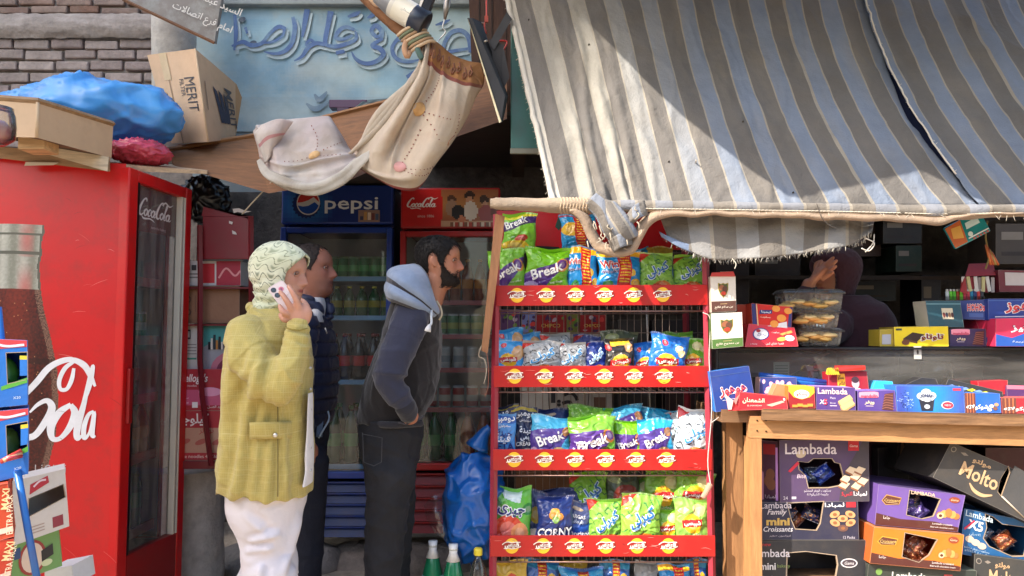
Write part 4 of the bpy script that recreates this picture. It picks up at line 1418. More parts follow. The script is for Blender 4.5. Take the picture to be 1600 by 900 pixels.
def d_bc(mb,F,W,H):
	for k in range(2):
		mb.ell(F,12,H * (.3 + .34 * k),6,6,S(104,70,60),z=.4)
		mb.ell(F,12,H * (.3 + .34 * k),3.6,3.6,S(150,112,90),z=.6)
	for k in range(5):
		mb.rect(F,24 + 3 * k,H * .3,25 + 3 * k,H * .75,S(120,84,66),z=.4)
	mb.rect(F,31,0,32,H,S(112,80,60),z=.4)
carton('kraft_carton','plain brown carton with two round stamps on the shelf rack','carton',(281,447,374,505,3.5),.3,(146,106,82),d_bc,m=M_RAW)
def d_wh(mb,F,W,H):
	mb.rect(F,3,H * .68,W * .6,H * .9,S(60,60,70),z=.4)
	mb.rect(F,5,H * .72,W * .55,H * .86,S(210,205,200),z=.6)
	for k in range(4):
		mb.rect(F,3,H * (.34 + .07 * k),W * .9,H * (.36 + .07 * k),S(130,126,124),z=.4)
	mb.rect(F,W * .4,H * .22,W * .9,H * .26,S(60,140,120),z=.4)
	mb.rect(F,3,H * .04,W * .4,H * .18,S(70,70,76),z=.4)
carton('white_carton','white printed carton beside the red rack post','carton',(280,508,310,577,3.5),.25,(206,202,198),d_wh)
def d_mx(mb,F,W,H):
	mb.poly(F,[(0,H * .5),(W * .3,H * .65),(W,H * .3),(W,H),(0,H)],S(70,150,150),z=.3)
	for k in range(9):
		mb.box(F,8 + k * 4,H * .45,.4,11 + k * 4,H * (.62 + .2 * ((k * 7) % 5) / 5),2,S(*((30,30,36),(210,200,190),(40,50,60),(180,120,60))[k % 4]),M_PLAS)
	mb.ell(F,W * .8,0,W * .62,H * .42,S(190,110,130),z=.5,rot=12)
	mb.ell(F,W * .84,-2,W * .5,H * .34,S(120,40,70),z=.7,rot=12)
	mb.rect(F,0,-1,W,0.5,S(100,40,50),z=.9)
carton('open_carton','teal and pink open carton of small packets on the shelf rack','carton',(318,508,376,577,3.5),.25,(150,150,160),d_mx)
def d_rw(mb,F,W,H):
	mb.rect(F,W * .32,H * .1,W * .55,H * .9,S(190,40,50),z=.4)
	mb.rect(F,W * .58,0,W,H,S(168,40,60),z=.3)
	mb.stroke(F,[(W * .62,H * .3),(W * .75,H * .7),(W * .9,H * .4),(W,H * .6)],3,S(225,150,150),.6)
	for k in range(2):
		mb.box(F,4 + 10 * k,H * .62,.3,11 + 10 * k,H * .84,1,S(50,50,54),M_CARD)
	mb.rect(F,2,H * .3,W * .28,H * .36,S(130,124,124),z=.4)
	mb.rect(F,2,H * .44,W * .28,H * .5,S(130,124,124),z=.4)
carton('white_carton','white and red printed carton above the plain brown one','carton',(286,408,376,446,3.5),.28,(206,202,200),d_rw)
mb = MB()
F = Fr(318,408,3.5)
mb.box(F,0,0,-50,62,22,0,S(120,134,150),M_FOIL,ch=2)
for k in range(14):
	mb.ell(F,4 + 4.2 * k,6 + (k * 5) % 12,3,2,S(190,200,206),M_FOIL,z=.6,rot=k * 40)
tag(mb.build('silver_pack'),'silver blue wrapped pack below the red sign panel','pack')
sack('rubbish_bag','shiny black plastic bag stuffed above the shelf rack','bag',P(318,308,3.62),(.12,.1,.125),S(16,16,20),M_BAGP,.03,13,8.0)
mb = MB()
g = []
for i in range(25):
	row = []
	for j in range(33):
		a = 2 * PI * j / 32
		p = P(300 + 46 * math.cos(a),905 - i * 7.2,3.75)
		p.y += 0.16 * math.sin(a) + .015 * fbm(math.cos(a) * 2,math.sin(a) * 2,i * .2)
		p.x += .012 * fbm(math.cos(a) * 2,i * .25,math.sin(a) * 2)
		row.append(p)
	g.append(row)
mb.grid(g,S(190,184,178),M_STONE,flip=False)
mb.add([p + Vector((0,0,0)) for p in g[-1]],[tuple(range(32))],S(128,122,116),M_STONE)
tag(mb.build('concrete_block'),'round grey concrete stump under the red shelf rack','block')
# ---------------------------------------------------------------- bags and bottles by the snack rack
def bb(d):
	return 1 - .32 * max(0,d.z) ** 1.5 + .1 * max(0,-d.z)
def bb_extra(mb):
	mb.tube(cat([P(745,700,3.12),P(756,678,3.12),P(766,668,3.12)],4),[.05,.045,.035,.03,.025,.022,.02,.018,.02],S(24,92,170),M_BAGP,n=14)
sack('plastic_bag','big bulging blue plastic bag leaning on the snack rack','bag',P(739,775,3.14),(.128,.12,.255),S(22,92,176),M_BAGP,.034,8,3.3,fn=bb,extra=bb_extra,nu=110,nv=110)
mb = MB()
for k in range(4):
	mb.box(I4,P(650,900,3).x,2.93 + .09 * k,.17,P(724,900,3).x,3.0 + .09 * k,.204,S(150,118,84),M_WOOD,ch=.004)
for x in (652,712):
	mb.box(I4,P(x,900,3).x,2.94,.121,P(x + 10,900,3).x,3.26,.169,S(140,108,76),M_WOOD,ch=.004)
tag(mb.build('bottle_pallet'),'low slatted wooden pallet under the green fizzy bottles','pallet')
for i,(x,y,d,lab) in enumerate(((676,905,3.05,'green fizzy drink bottle with diagonal gold label, nearest the coolers'),(708,912,3.0,'green fizzy drink bottle under the blue bag'))):
	mb = bottle_mesh((28,112,76),(200,205,205),(28,120,80),.39,.05)
	base = P(x,y,d)
	base.z = 0.206
	o = mb.build('drink_bottle',org=(0,0,0))
	o.location = base
	o.scale = (.84,.84,.84)
	tag(o,lab,'bottle','green bottles by the blue bag')
	m2 = MB()
	m2.lathe((0,0,0),[(.0502,.12),(.0506,.18),(.0495,.235)],[S(150,190,200),S(150,190,200)],M_CARD,20)
	for k in range(12):
		a0,a1 = -PI / 2 - .9 + k * .15,-PI / 2 - .9 + (k + 1) * .15
		z0,z1 = .14 + k * .0065,.14 + (k + 1) * .0065
		r = .0515
		m2.add([(r * math.cos(a0),r * math.sin(a0),z0 - .011),(r * math.cos(a1),r * math.sin(a1),z1 - .011),(r * math.cos(a1),r * math.sin(a1),z1 + .011),(r * math.cos(a0),r * math.sin(a0),z0 + .011)],[(0,1,2,3)],S(196,160,40),M_CARD)
	def wrp(X,Y,z,r=.0522):
		a = -PI / 2 + X / r
		return Vector((r * math.cos(a),r * math.sin(a),Y))
	m2.text(None,'Schweppes',0,.178,S(70,50,20),w=.07,rot=32,warp=wrp)
	q = m2.build('label',parent=None,org=(0,0,0))
	q.parent = o
	m2 = MB()
	m2.lathe((0,0,0),[(.033,.315),(.019,.35),(.0225,.392)],[S(205,205,205),S(215,215,215)],M_FOIL,16)
	q = m2.build('foil_collar',parent=None,org=(0,0,0))
	q.parent = o
for i,(x,y,d,cap) in enumerate(((747,900,3.0,(216,196,50)),(790,905,3.25,(206,186,60)))):
	mb = MB()
	b_ = P(x,y,d)
	b_.z = 0.121
	mb.lathe((0,0,0),[(.036,0),(.04,.01),(.039,.14),(.04,.26),(.028,.33),(.014,.36),(.014,.37)],S(180,190,196),M_CLEAR,16)
	mb.lathe((0,0,0),[(.016,.371),(.017,.373),(.017,.395),(.012,.4)],S(*cap),M_PLAS,16)
	o = mb.build('water_bottle',org=(0,0,0))
	o.location = b_
	tag(o,('clear bottle with a yellow cap beside the rack post','clear bottle with a yellow cap inside the lowest rack row')[i],'bottle','clear yellow capped bottles')
mb = MB()
g = net([[(662,790,3.1),(675,775,3.08),(692,772,3.1),(702,790,3.12)],[(668,815,3.06),(680,808,3.03),(692,812,3.04),(702,820,3.1)],[(680,836,3.05),(688,842,3.02),(696,846,3.03),(704,842,3.08)]],7,7,.03,22)
mb.grid(g,S(196,190,178),M_CLEAR,flip=True)
tag(mb.build('shrink_wrap'),'torn clear shrink wrap over the green bottles','wrapping')
# ---------------------------------------------------------------- people
HP = {
	-.34: (.10,-.30,.25,0),-.2: (.10,-.28,.235,0),-.1: (.13,-.265,.23,0),-.03: (.27,-.25,.23,.0),0.0: (.335,-.245,.235,0),.05: (.375,-.25,.25,0.01),.11: (.385,-.265,.268,0.012),.16: (.37,-.28,.28,0.0),
	.20: (.375,-.30,.29,.030),.232: (.37,-.31,.295,.016),.262: (.372,-.325,.30,.034),.295: (.37,-.345,.307,.026),.322: (.365,-.36,.313,.08),.35: (.363,-.38,.32,.132),.37: (.363,-.385,.32,.136),.40: (.362,-.40,.327,.122),
	.46: (.362,-.43,.333,.088),.52: (.362,-.455,.338,.046),.57: (.385,-.47,.34,.014),.62: (.40,-.478,.34,0),.70: (.395,-.475,.332,0),.78: (.365,-.455,.31,0),.86: (.30,-.40,.262,0),.92: (.215,-.32,.2,0),.97: (.10,-.2,.115,0),1.0: (-.02,-.06,.02,0)}
HT = sorted(HP)
class Head:
	def __init__(self,org,hh,tilt=0.0,yaw=0.0,nose=1.0,chin=0.0,wide=1.0,face=1.0):
		"""org: point between the ears; tilt > 0 looks down"""
		self.o,self.h,self.nose,self.chin,self.wide,self.face = Vector(org),hh,nose,chin,wide,face
		self.M = Matrix.Rotation(R(yaw),3,'Z') @ Matrix.Rotation(R(tilt),3,'Y')
	def loc(self,x,y,t):
		return self.o + self.M @ Vector((x * self.h,y * self.h,(t - .46) * self.h))
	def inv(self,p):
		q = (self.M.transposed() @ (Vector(p) - self.o)) / self.h
		return q.x,q.y,q.z + .46
	def pos(self,t,th,off=0.0):
		f,b,w,n = (float(np.interp(t,HT,[HP[k][i] for k in HT])) for i in range(4))
		w *= self.wide
		if -.06 < t < .16:
			f += self.chin * math.exp(-((t - .05) / .07) ** 2)
		cx,a = (f + b) / 2,(f - b) / 2
		c,s = math.cos(th),math.sin(th)
		e = 2 / 2.25
		x = cx + a * math.copysign(abs(c) ** e,c)
		y = w * math.copysign(abs(s) ** e,s)
		at = min(abs(th),2 * PI - abs(th))
		wn_ = .16 if t > .28 else .34
		x += n * (self.nose if t > .3 else 1) * math.exp(-(at / wn_) ** 2)
		if .3 < t < .37:
			x += .03 * math.exp(-((at - .2) / .1) ** 2)
		x -= .036 * math.exp(-((at - .42) / .17) ** 2) * math.exp(-((t - .515) / .04) ** 2)
		x += .012 * math.exp(-((at - .62) / .25) ** 2) * math.exp(-((t - .40) / .06) ** 2)
		k = 1 - .05 * math.exp(-((at - .9) / .3) ** 2) * math.exp(-((t - .22) / .09) ** 2)
		p = Vector((x * self.face if x > 0 else x,y * k,t - .46))
		if off:
			d = Vector((c,s * 1.1,0.25 + max(0,t - .8) * 5)).normalized()
			p += d * off
		return self.o + self.M @ (p * self.h)
	def surface(self,mb,tmin=-.34,ears=True):
		ts = list(np.arange(tmin,.15,.03)) + list(np.arange(.15,.62,.015)) + list(np.arange(.62,1.0,.03)) + [.985,1.0]
		ths = [2 * PI * k / 72 for k in range(72)]
		mb.loft([[self.pos(t,th) for th in ths] for t in ts],(1,1,1),M_SKIN)
		for sgn in (-1,1) if ears else ():
			g = []
			for i in range(9):
				a = PI * i / 8
				row = []
				for j in range(14):
					b = 2 * PI * j / 14
					d = Vector((math.sin(a) * math.cos(b),math.cos(a) * .55,math.sin(a) * math.sin(b)))
					rr = 1 - .3 * max(0,-d.z)
					row.append(self.loc(-.055 + d.x * .072 * rr - .022 * d.z,sgn * (.335 * self.wide + .022 + d.y * .05 - .045 * d.x),.46 + d.z * .125))
				g.append(row)
			mb.grid(g,(1,1,1),M_SKIN,closed=True,flip=sgn < 0)
	def patch(self,mb,inside,off,c,m,t0=-.05,t1=1.0,nt=90,nth=150,rough=0.0,seed=0.0,strands=0,slen=.06):
		"""skin-hugging layer where inside(t, th) > 0, sinking in at its edge"""
		ts = [t0 + (t1 - t0) * i / nt for i in range(nt + 1)]
		ths = [-PI + 2 * PI * j / nth for j in range(nth)]
		val = [[inside(t,th) for th in ths] for t in ts]
		pts = []
		for i,t in enumerate(ts):
			row = []
			for j,th in enumerate(ths):
				k = max(-1,min(1,val[i][j] * 14))
				o_ = off * (k if k > 0 else 0) - .02 * (1 - max(0,k))
				if rough and k > 0:
					o_ += rough * noise.noise(Vector((math.cos(th) * 9 + seed,math.sin(th) * 9,t * 16)))
				row.append(self.pos(t,th,o_))
			pts.append(row)
		F_,V_ = [],[p for r_ in pts for p in r_]
		for i in range(nt):
			for j in range(nth):
				j2 = (j + 1) % nth
				if max(val[i][j],val[i][j2],val[i + 1][j],val[i + 1][j2]) > 0:
					F_.append((i * nth + j,i * nth + j2,(i + 1) * nth + j2,(i + 1) * nth + j))
		rs = random.Random(9)
		for _ in range(strands):
			i,j = rs.randrange(nt),rs.randrange(nth)
			if val[i][j] <= .012:
				continue
			t,th = ts[i] + rs.uniform(-.01,.01),ths[j]
			l = slen * rs.uniform(.5,1.2)
			q = [self.pos(t,th,off * .7),self.pos(t - l * .5,th + rs.uniform(-.04,.04),off * 1.15),self.pos(t - l,th + rs.uniform(-.09,.09),off * 1.25 + rough * 1.5)]
			mb.tube(q,[.0014,.0011,.0004],mixc(c,S(70,60,56),rs.random() * .35),m,n=3,cap=False)
		used = sorted({k for f in F_ for k in f})
		mp_ = {k: n for n,k in enumerate(used)}
		return mb.add([V_[k] for k in used],[tuple(mp_[k] for k in f) for f in F_],c,m,True)
	def eyes(self,parent,skin_tone=S(150,100,80)):
		for sgn in (-1,1):
			mb = MB()
			c = self.loc(.300 * self.face,sgn * .155,.515)
			r = .042 * self.h
			ax = (self.M @ Vector((1,sgn * .12,0))).normalized()
			q = Vector((0,0,1)).rotation_difference(ax).to_matrix()
			mb.lathe(c,[(r * math.sin(PI * k / 10),-r * math.cos(PI * k / 10)) for k in range(11)],[S(178,164,154)] * 6 + [S(46,28,20)] * 3 + [S(12,8,8)],M_PLAS,16,axis=q)
			mb.build('eye',parent)
			mb = MB()
			for z0,z1,c_ in ((.012,.06,.9),(-.06,-.022,.8)):
				pts = [self.loc(.300 * self.face + (.052 - .008 * abs(k)) * math.cos((k - sgn * .6) * .32),sgn * .155 + .05 * math.sin((k - sgn * .6) * .34),.515 + (.020 if z0 > 0 else -.024) - .002 * k * k) for k in (-3,-2,-1,0,1,2,3)]
				mb.tube(pts,.0042 if z0 > 0 else .003,mixc(skin_tone,S(60,36,30),.45 if z0 > 0 else .15),M_SKIN,n=8)
			mb.build('eyelid',parent)
	def brow(self,mb,c,thick=.016):
		for sgn in (-1,1):
			def ins(t,th,s=sgn):
				a = th * s
				mid = .572 + .02 * math.sin((a - .15) * 2.6)
				return (.02 - abs(t - mid)) if .14 < a < .78 else -1
			self.patch(mb,ins,thick,c,M_HAIR,.5,.66,40,160)
def ring(pxb,pxf,py,d,hd,n=40,e=2.3,sk=0.0,cy=0.0):
	"""torso section at picture row py from pxb (back) to pxf (front); half depth hd in metres"""
	a,b = P(pxb,py,d),P(pxf,py,d)
	c = (a + b) / 2
	rx = (b.x - a.x) / 2
	out = []
	for k in range(n):
		t = 2 * PI * k / n
		cs,sn = math.cos(t),math.sin(t)
		out.append(Vector((c.x + rx * math.copysign(abs(cs) ** (2 / e),cs) + sk * sn,c.y + cy + hd * math.copysign(abs(sn) ** (2 / e),sn),c.z)))
	return out
def rings(tab,d,n=40,fine=5):
	"""tab rows: (py, back px, front px, half depth[, cy])"""
	rr = [tuple(r) + (0,) * (5 - len(r)) for r in tab]
	return [ring(q[1],q[2],q[0],d,q[3],n,cy=q[4]) for q in cat(rr,fine)]
def limb(mb,pts,rad,n=16,flat=1.0,k=5):
	"""tapering limb; closed, rounded ends"""
	q = cat([tuple(p) + (r,) for p,r in zip(pts,rad)],k)
	P_ = [Vector(a[:3]) for a in q]
	r_ = [float(a[3]) for a in q]
	d0 = (P_[0] - P_[1]).normalized()
	d1 = (P_[-1] - P_[-2]).normalized()
	P_ = [P_[0] + d0 * r_[0] * .8,P_[0] + d0 * r_[0] * .5] + P_ + [P_[-1] + d1 * r_[-1] * .5,P_[-1] + d1 * r_[-1] * .85]
	r_ = [r_[0] * .35,r_[0] * .8] + r_ + [r_[-1] * .82,r_[-1] * .4]
	return mb.tube(P_,r_,(1,1,1),M_SKIN,n=n,flat=flat)
def skin_fn(base,lips,head,beard=None,pale=0.0):
	def f(p):
		x,y,t = head.inv(p)
		c = base
		if -.4 < t < 1.1 and abs(x) < .7 and abs(y) < .6:
			if x > .25:
				c = mixc(base,lips,1.3 * math.exp(-((t - .235) / .03) ** 4 - (y / .11) ** 4))
				c = mixc(c,S(190,100,84),.22 * math.exp(-((t - .4) / .09) ** 2))
				c = mixc(c,S(90,56,46),.3 * math.exp(-((t - .52) / .04) ** 2 - ((abs(y) - .155) / .07) ** 2))
			if beard:
				c = mixc(c,S(50,36,32),beard(x,y,t))
		return c
	return f
# ---- woman on the phone ------------------------------------------------------------------------
DWm = 2.75
wo_ = thing('person',Vector((P(420,800,DWm).x,DWm,0.0)),'woman in mustard checked jacket and patterned headscarf holding a phone to her ear','person')
hd = Head(P(440,431,DWm - .0),.216,tilt=6,yaw=-6,nose=.95)
sk = S(194,142,120)
mb = MB()
hd.surface(mb,ears=False)
mb.loft(rings([(486,400,450,.05),(510,384,464,.12),(540,372,468,.14),(600,370,464,.12),(660,368,460,.12),(740,368,464,.13),(800,374,462,.12)],DWm,24),(1,1,1))
def Q(px,py,dy=0.0):
	return P(px,py,DWm + dy)
limb(mb,[Q(392,535,-.14),Q(410,580,-.2),Q(432,612,-.24)],[.055,.05,.042])
limb(mb,[Q(434,612,-.24),Q(456,560,-.22),Q(466,512,-.17),Q(467,500,-.16)],[.044,.038,.028,.027])
limb(mb,[Q(405,540,.18),Q(414,620,.22),Q(440,700,.22),Q(450,760,.18)],[.052,.045,.036,.026])
for s_ in (-.09,.09):
	limb(mb,[Q(418,790,s_ * .6),Q(420,900,s_ * .6),Q(418,1010,s_ * .85),Q(416,1085,s_)],[.06,.045,.042,.04])
	limb(mb,[Q(414,1090,s_),Q(440,1094,s_),Q(462,1098,s_ - .01)],[.036,.036,.026],flat=.8)
limb(mb,[Q(467,508,-.165),Q(466,496,-.165),Q(463,486,-.165)],[.027,.034,.034],flat=.62)
limb(mb,[Q(476,500,-.16),Q(478,488,-.16),Q(476,480,-.158)],[.02,.022,.016],flat=.8)
limb(mb,[Q(468,488,-.17),Q(464,471,-.186),Q(457,457,-.19),Q(451,447,-.184)],[.0125,.0108,.0095,.0078])
limb(mb,[Q(459,488,-.172),Q(451,475,-.192),Q(444,464,-.195),Q(438,456,-.188)],[.0125,.0108,.0095,.0078])
limb(mb,[Q(455,493,-.168),Q(445,489,-.19),Q(440,484,-.19),Q(437,478,-.18)],[.0125,.0108,.0095,.008])
limb(mb,[Q(454,500,-.16),Q(445,500,-.178),Q(440,496,-.178),Q(438,491,-.17)],[.0115,.0098,.0088,.0075])
limb(mb,[Q(476,494,-.155),Q(480,482,-.14),Q(476,474,-.128),Q(472,469,-.118)],[.0135,.0115,.0105,.008])
fused(mb,'body',wo_,.0042,M_SKIN,skin_fn(sk,S(150,78,72),hd),2)
hd.eyes(wo_,sk)
mb = MB()
hd.brow(mb,S(44,30,26),.012)
mb.build('eyebrow',wo_)
def face_edge(t):
	return interp(t,[(-.4,0),(-.02,0.0),(.03,.55),(.1,.92),(.2,1.06),(.35,1.10),(.5,1.0),(.62,.86),(.72,.62),(.79,.30),(.83,0.0),(1.1,0)])
nt,nth = 170,240
g = []
for i in range(nt + 1):
	t = -.30 + 1.30 * i / nt
	fe = face_edge(t)
	row = []
	for j in range(nth + 1):
		th = fe + (2 * PI - 2 * fe) * j / nth
		at = min(th,2 * PI - th)
		back = max(0,-math.cos(th))
		o_ = .055 + .10 * back ** 1.5 * math.exp(-((t - .28) / .3) ** 2) + .03 * math.exp(-((t - .72) / .12) ** 2) * max(0,math.cos(th))
		if t < .1:
			o_ += .03 * (.1 - t) / .4 + .05 * back
		if t > .85:
			o_ = .055
		edge = min(1,(at - fe) / .10) if fe > 0 else 1
		o_ *= .55 + .45 * edge
		fold = .014 * math.sin(t * 34 + at * 3.2 + 2 * noise.noise(Vector((at * 2,t * 4,3)))) * max(0,min(1,(.55 - t) * 3)) * min(1,edge)
		o_ += fold + .012 * noise.noise(Vector((math.cos(th) * 4,math.sin(th) * 4,t * 6)))
		if t < .05:
			p = hd.pos(max(t,-.3),th,o_)
		else:
			p = hd.pos(t,th,o_)
		row.append(p)
	g.append(row)
def scarf_col(u,v,p):
	c = S(208,208,184)
	uu,vv = u * 15,v * 9.5
	ph = vv + .36 * math.sin(uu * 2 * PI * .55) + .18 * noise.noise(Vector((u * 7,v * 7,1)))
	fr_ = ph - math.floor(ph)
	if fr_ < .11:
		c = S(92,98,84)
	else:
		a = (uu * .55 + .25) % 1.0 - .5
		q = ((a / .24) ** 2 + ((fr_ - .55) / .22) ** 2)
		if q < 1:
			c = mixc(c,S(96,108,88),.8 * (1 - q) ** .6)
	return mixc(c,S(190,198,160),.2 + .2 * math.sin(vv))
mb = MB()
mb.grid(g,scarf_col,M_CLOTH,flip=True)
solid(mb.build('headscarf',wo_),.004)
mb = MB()
f0,f1,f2,f3 = Q(452,497,-.165),Q(477,482,-.15),Q(441,437,-.15),Q(417,451,-.165)
ctr = (f0 + f1 + f2 + f3) / 4
nrm = (f1 - f0).cross(f3 - f0).normalized()
Fp = QF(f0,f1,f2,f3,29,62)
def rrect(w,h,r,n=6):
	o_ = []
	for cx,cy,a0 in ((w - r,r,-90),(w - r,h - r,0),(r,h - r,90),(r,r,180)):
		for k in range(n + 1):
			a = R(a0 + 90 * k / n)
			o_.append((cx + r * math.cos(a),cy + r * math.sin(a)))
	return o_
rp = rrect(29,62,5)
mb.poly(Fp,rp,S(226,208,206),M_PLAS,z=0)
mb.poly(Fp,list(reversed(rp)),S(20,20,24),M_PLAS,z=-3.4)
n = len(rp)
mb.add([Fp @ Vector((*q,0)) for q in rp] + [Fp @ Vector((*q,-3.4)) for q in rp],[(i + n,(i + 1) % n + n,(i + 1) % n,i) for i in range(n)],S(205,170,165),M_METAL,True)
pho = mb.build('phone')
tag(pho,'pale pink smartphone held to the ear of the woman in the headscarf','phone')
mb = MB()
mb.poly(Fp,[(2 + q[0] * .86,36 + q[1] * .39) for q in rrect(29,62,8)],S(232,214,212),M_PLAS,z=.7)
for (x,y,c) in ((7,54,(20,20,26)),(7,43,(20,20,26)),(18,49,(200,90,110))):
	mb.ell(Fp,x,y,4.4,4.4,S(60,58,62) if c[0] < 100 else S(226,150,160),M_METAL,z=1.2)
	mb.ell(Fp,x,y,3.4,3.4,S(*c),mat('lens',None,rough=0.08,var=0,coat=1.0),z=1.5)
	mb.ell(Fp,x,y,1.2,1.2,S(4,4,6),mat('lens',None),z=1.7)
mb.build('camera_bump',pho)
mb = MB()
back = [(476,396),(486,391),(500,381),(520,370),(545,361),(575,357),(617,356),(662,354),(706,350),(742,347),(763,346)]
front = [(476,450),(486,460),(500,472),(520,480),(545,484),(575,485),(617,486),(662,486),(706,486),(742,486),(763,485)]
hdp = [.055,.075,.12,.175,.195,.195,.185,.18,.185,.19,.19]
cy = [0,0,0,0,0,0,0,0,0,0,0]
nr = 64
base_r = rings([(b[0],b[1],f[1],h) for b,f,h in zip(back,front,hdp)],DWm,nr,6)
g = []
zt_,zb_ = base_r[0][0].z,base_r[-1][0].z
for i,rg in enumerate(base_r):
	row = []
	for k,p in enumerate(rg):
		th = 2 * PI * k / nr
		c_,s_ = math.cos(th),math.sin(th)
		hem = -.012 + .082 * math.exp(-((c_ + .48) / .26) ** 2) - .008 * max(0,c_)
		w_ = max(0,(i / (len(base_r) - 1) - .6) / .4)
		row.append(Vector((p.x,p.y,p.z + hem * w_ * w_)))
	g.append(row)
mb.loft(g,(1,1,1))
limb(mb,[Q(384,524,-.13),Q(394,555,-.18),Q(412,590,-.23),Q(433,607,-.245)],[.078,.078,.07,.062],n=20)
limb(mb,[Q(436,608,-.245),Q(450,580,-.235),Q(460,548,-.205),Q(465,520,-.17),Q(466,511,-.165)],[.062,.06,.05,.041,.040],n=20)
limb(mb,[Q(398,528,.15),Q(404,600,.22),Q(425,680,.23),Q(440,735,.2)],[.075,.068,.056,.042],n=20)
mb.tube(cat([Q(392,484,-.06),Q(410,496,-.09),Q(440,500,-.075),Q(462,492,-.01),Q(452,482,.05),Q(420,478,.08),Q(394,480,.05),Q(390,482,-.02)],5),.017,(1,1,1),n=10)
def jd(p,n):
	px = p.x / p.y * F_PX + 800
	h_ = (p.z - zb_) / (zt_ - zb_)
	k = wrinkle(p,None,.009,5,1.0)
	for x0,sl_,h0,h1,a_,w_ in ((372,46,.0,.7,.016,9),(398,34,.05,.5,.012,8),(352,20,.1,.75,.014,8),(452,-22,.0,.42,.012,8),(424,6,.0,.34,.010,8),(366,120,.52,.72,.010,7)):
		if h0 - .1 < h_ < h1 + .1 and p.y < DWm:
			xx = x0 + sl_ * (h_ - h0) + 5 * noise.noise(Vector((h_ * 6,x0,1)))
			k += a_ * (math.exp(-((px - xx) / w_) ** 2) - .8 * math.exp(-((px - xx - w_ * 1.7) / w_) ** 2)) * max(0,min(1,(h1 + .1 - h_) * 6)) * max(0,min(1,(h_ - h0 + .1) * 8))
	k += .007 * math.sin((px - 340) * .11 + 2.2 * noise.noise(p * 4)) * max(0,.75 - h_) * (.5 + .5 * noise.noise(p * 3))
	el = (p - Q(436,606,-.24)).length
	if el < .17:
		k += .013 * (1 - abs(math.sin(el * 62 + 2.4 * noise.noise(p * 7)))) ** 2 * (1 - el / .17) - .004
	wr_ = (p - Q(464,525,-.2)).length
	if wr_ < .1:
		k += .005 * math.sin(p.z * 210 + p.x * 60) * (1 - wr_ / .1)
	return k
JC = S(178,160,88)
M_LIN = mat('linen_cloth',None,rough=0.88,var=0.1,vscale=30,bump=0.3,bscale=420,sheen=0.2,bdist=0.0015,bump2=(.7,14,.012))
def plaid(m,line):
	N,L = m.node_tree.nodes,m.node_tree.links
	pb_ = [n for n in N if n.type == 'BSDF_PRINCIPLED'][0]
	src = pb_.inputs['Base Color'].links[0].from_socket
	tc_ = [n for n in N if n.type == 'TEX_COORD'][0]
	nz_ = N.new('ShaderNodeTexNoise')
	nz_.inputs['Scale'].default_value = 3
	L.new(tc_.outputs['Object'],nz_.inputs['Vector'])
	vm = N.new('ShaderNodeVectorMath')
	vm.operation = 'MULTIPLY_ADD'
	vm.inputs[1].default_value = (.05,.05,.05)
	L.new(nz_.outputs['Color'],vm.inputs[0])
	L.new(tc_.outputs['Object'],vm.inputs[2])
	sx = N.new('ShaderNodeSeparateXYZ')
	L.new(vm.outputs[0],sx.inputs[0])
	prev = None
	def mth(op,a,b=None):
		n = N.new('ShaderNodeMath')
		n.operation = op
		for i,v in enumerate((a,b)):
			if v is None:
				continue
			if isinstance(v,(int,float)):
				n.inputs[i].default_value = v
			else:
				L.new(v,n.inputs[i])
		return n.outputs[0]
	tot = None
	for ax,fq,wd,am in (('X',31,.05,.2),('X',9.3,.02,.2),('Z',27,.06,.2),('Z',7.7,.02,.2),('Z',130,.3,.10),('X',150,.3,.10)):
		f_ = mth('FRACT',mth('MULTIPLY',sx.outputs[ax],fq))
		k_ = mth('MULTIPLY',mth('LESS_THAN',f_,wd),am)
		tot = k_ if tot is None else mth('MAXIMUM',tot,k_)
	n2_ = N.new('ShaderNodeTexNoise')
	n2_.inputs['Scale'].default_value = 40
	L.new(tc_.outputs['Object'],n2_.inputs['Vector'])
	tot = mth('MULTIPLY',tot,mth('MULTIPLY',n2_.outputs['Fac'],1.9))
	mx_ = N.new('ShaderNodeMix')
	mx_.data_type = 'RGBA'
	L.new(tot,mx_.inputs['Factor'])
	L.new(src,mx_.inputs['A'])
	mx_.inputs['B'].default_value = (*line,1)
	L.new(mx_.outputs['Result'],pb_.inputs['Base Color'])
plaid(M_LIN,S(226,216,160))
jk = fused(mb,'jacket',wo_,.0062,M_LIN,JC,2,jd)
mb = MB()
def on_side(px,py,lift):
	a = base_r[0]
	best = min(range(len(base_r)),key=lambda i: abs(base_r[i][0].z - P(px,py,DWm - .19).z))
	rg = base_r[best]
	tgt = P(px,py,DWm - .19).x
	k = min((k for k in range(nr) if rg[k].y <= DWm),key=lambda k: abs(rg[k].x - tgt))
	q = P(px,py,rg[k].y - lift)
	return q
gg = [[on_side(390 + i * 8.2 ,660 + j * 5.2 + (2.2 if i in (0,9) and j == 4 else 0) - .2 * i,.018 + .004 * math.sin(j * .8)) for i in range(10)] for j in range(6)]
mb.grid(gg,lambda u,v,p: JC,MATS['linen_cloth'],flip=True)
solid(mb.build('pocket_flap',wo_),.006)
mb = MB()
for (x,y) in ((430,680),):
	q = on_side(x,y,.026)
	mb.lathe(q,[(.004,-.002),(.0085,.001),(.006,.004)],S(214,210,204),M_METAL,14,axis=Matrix.Rotation(R(90),3,'X'))
	mb.build('button',wo_)
for y in (575,608,640,700,735):
	q = P(485,y,DWm - .06)
	mb = MB()
	mb.lathe(q,[(.003,-.002),(.006,.001),(.004,.003)],S(214,210,204),M_METAL,12,axis=Matrix.Rotation(R(60),3,'X'))
	mb.build('button',wo_)
mb = MB()
mb.tube([on_side(434,622 + k * 11,.012) for k in range(15)],.0022,S(124,110,56),M_CLOTH,n=6)
mb.build('seam',wo_)
mb = MB()
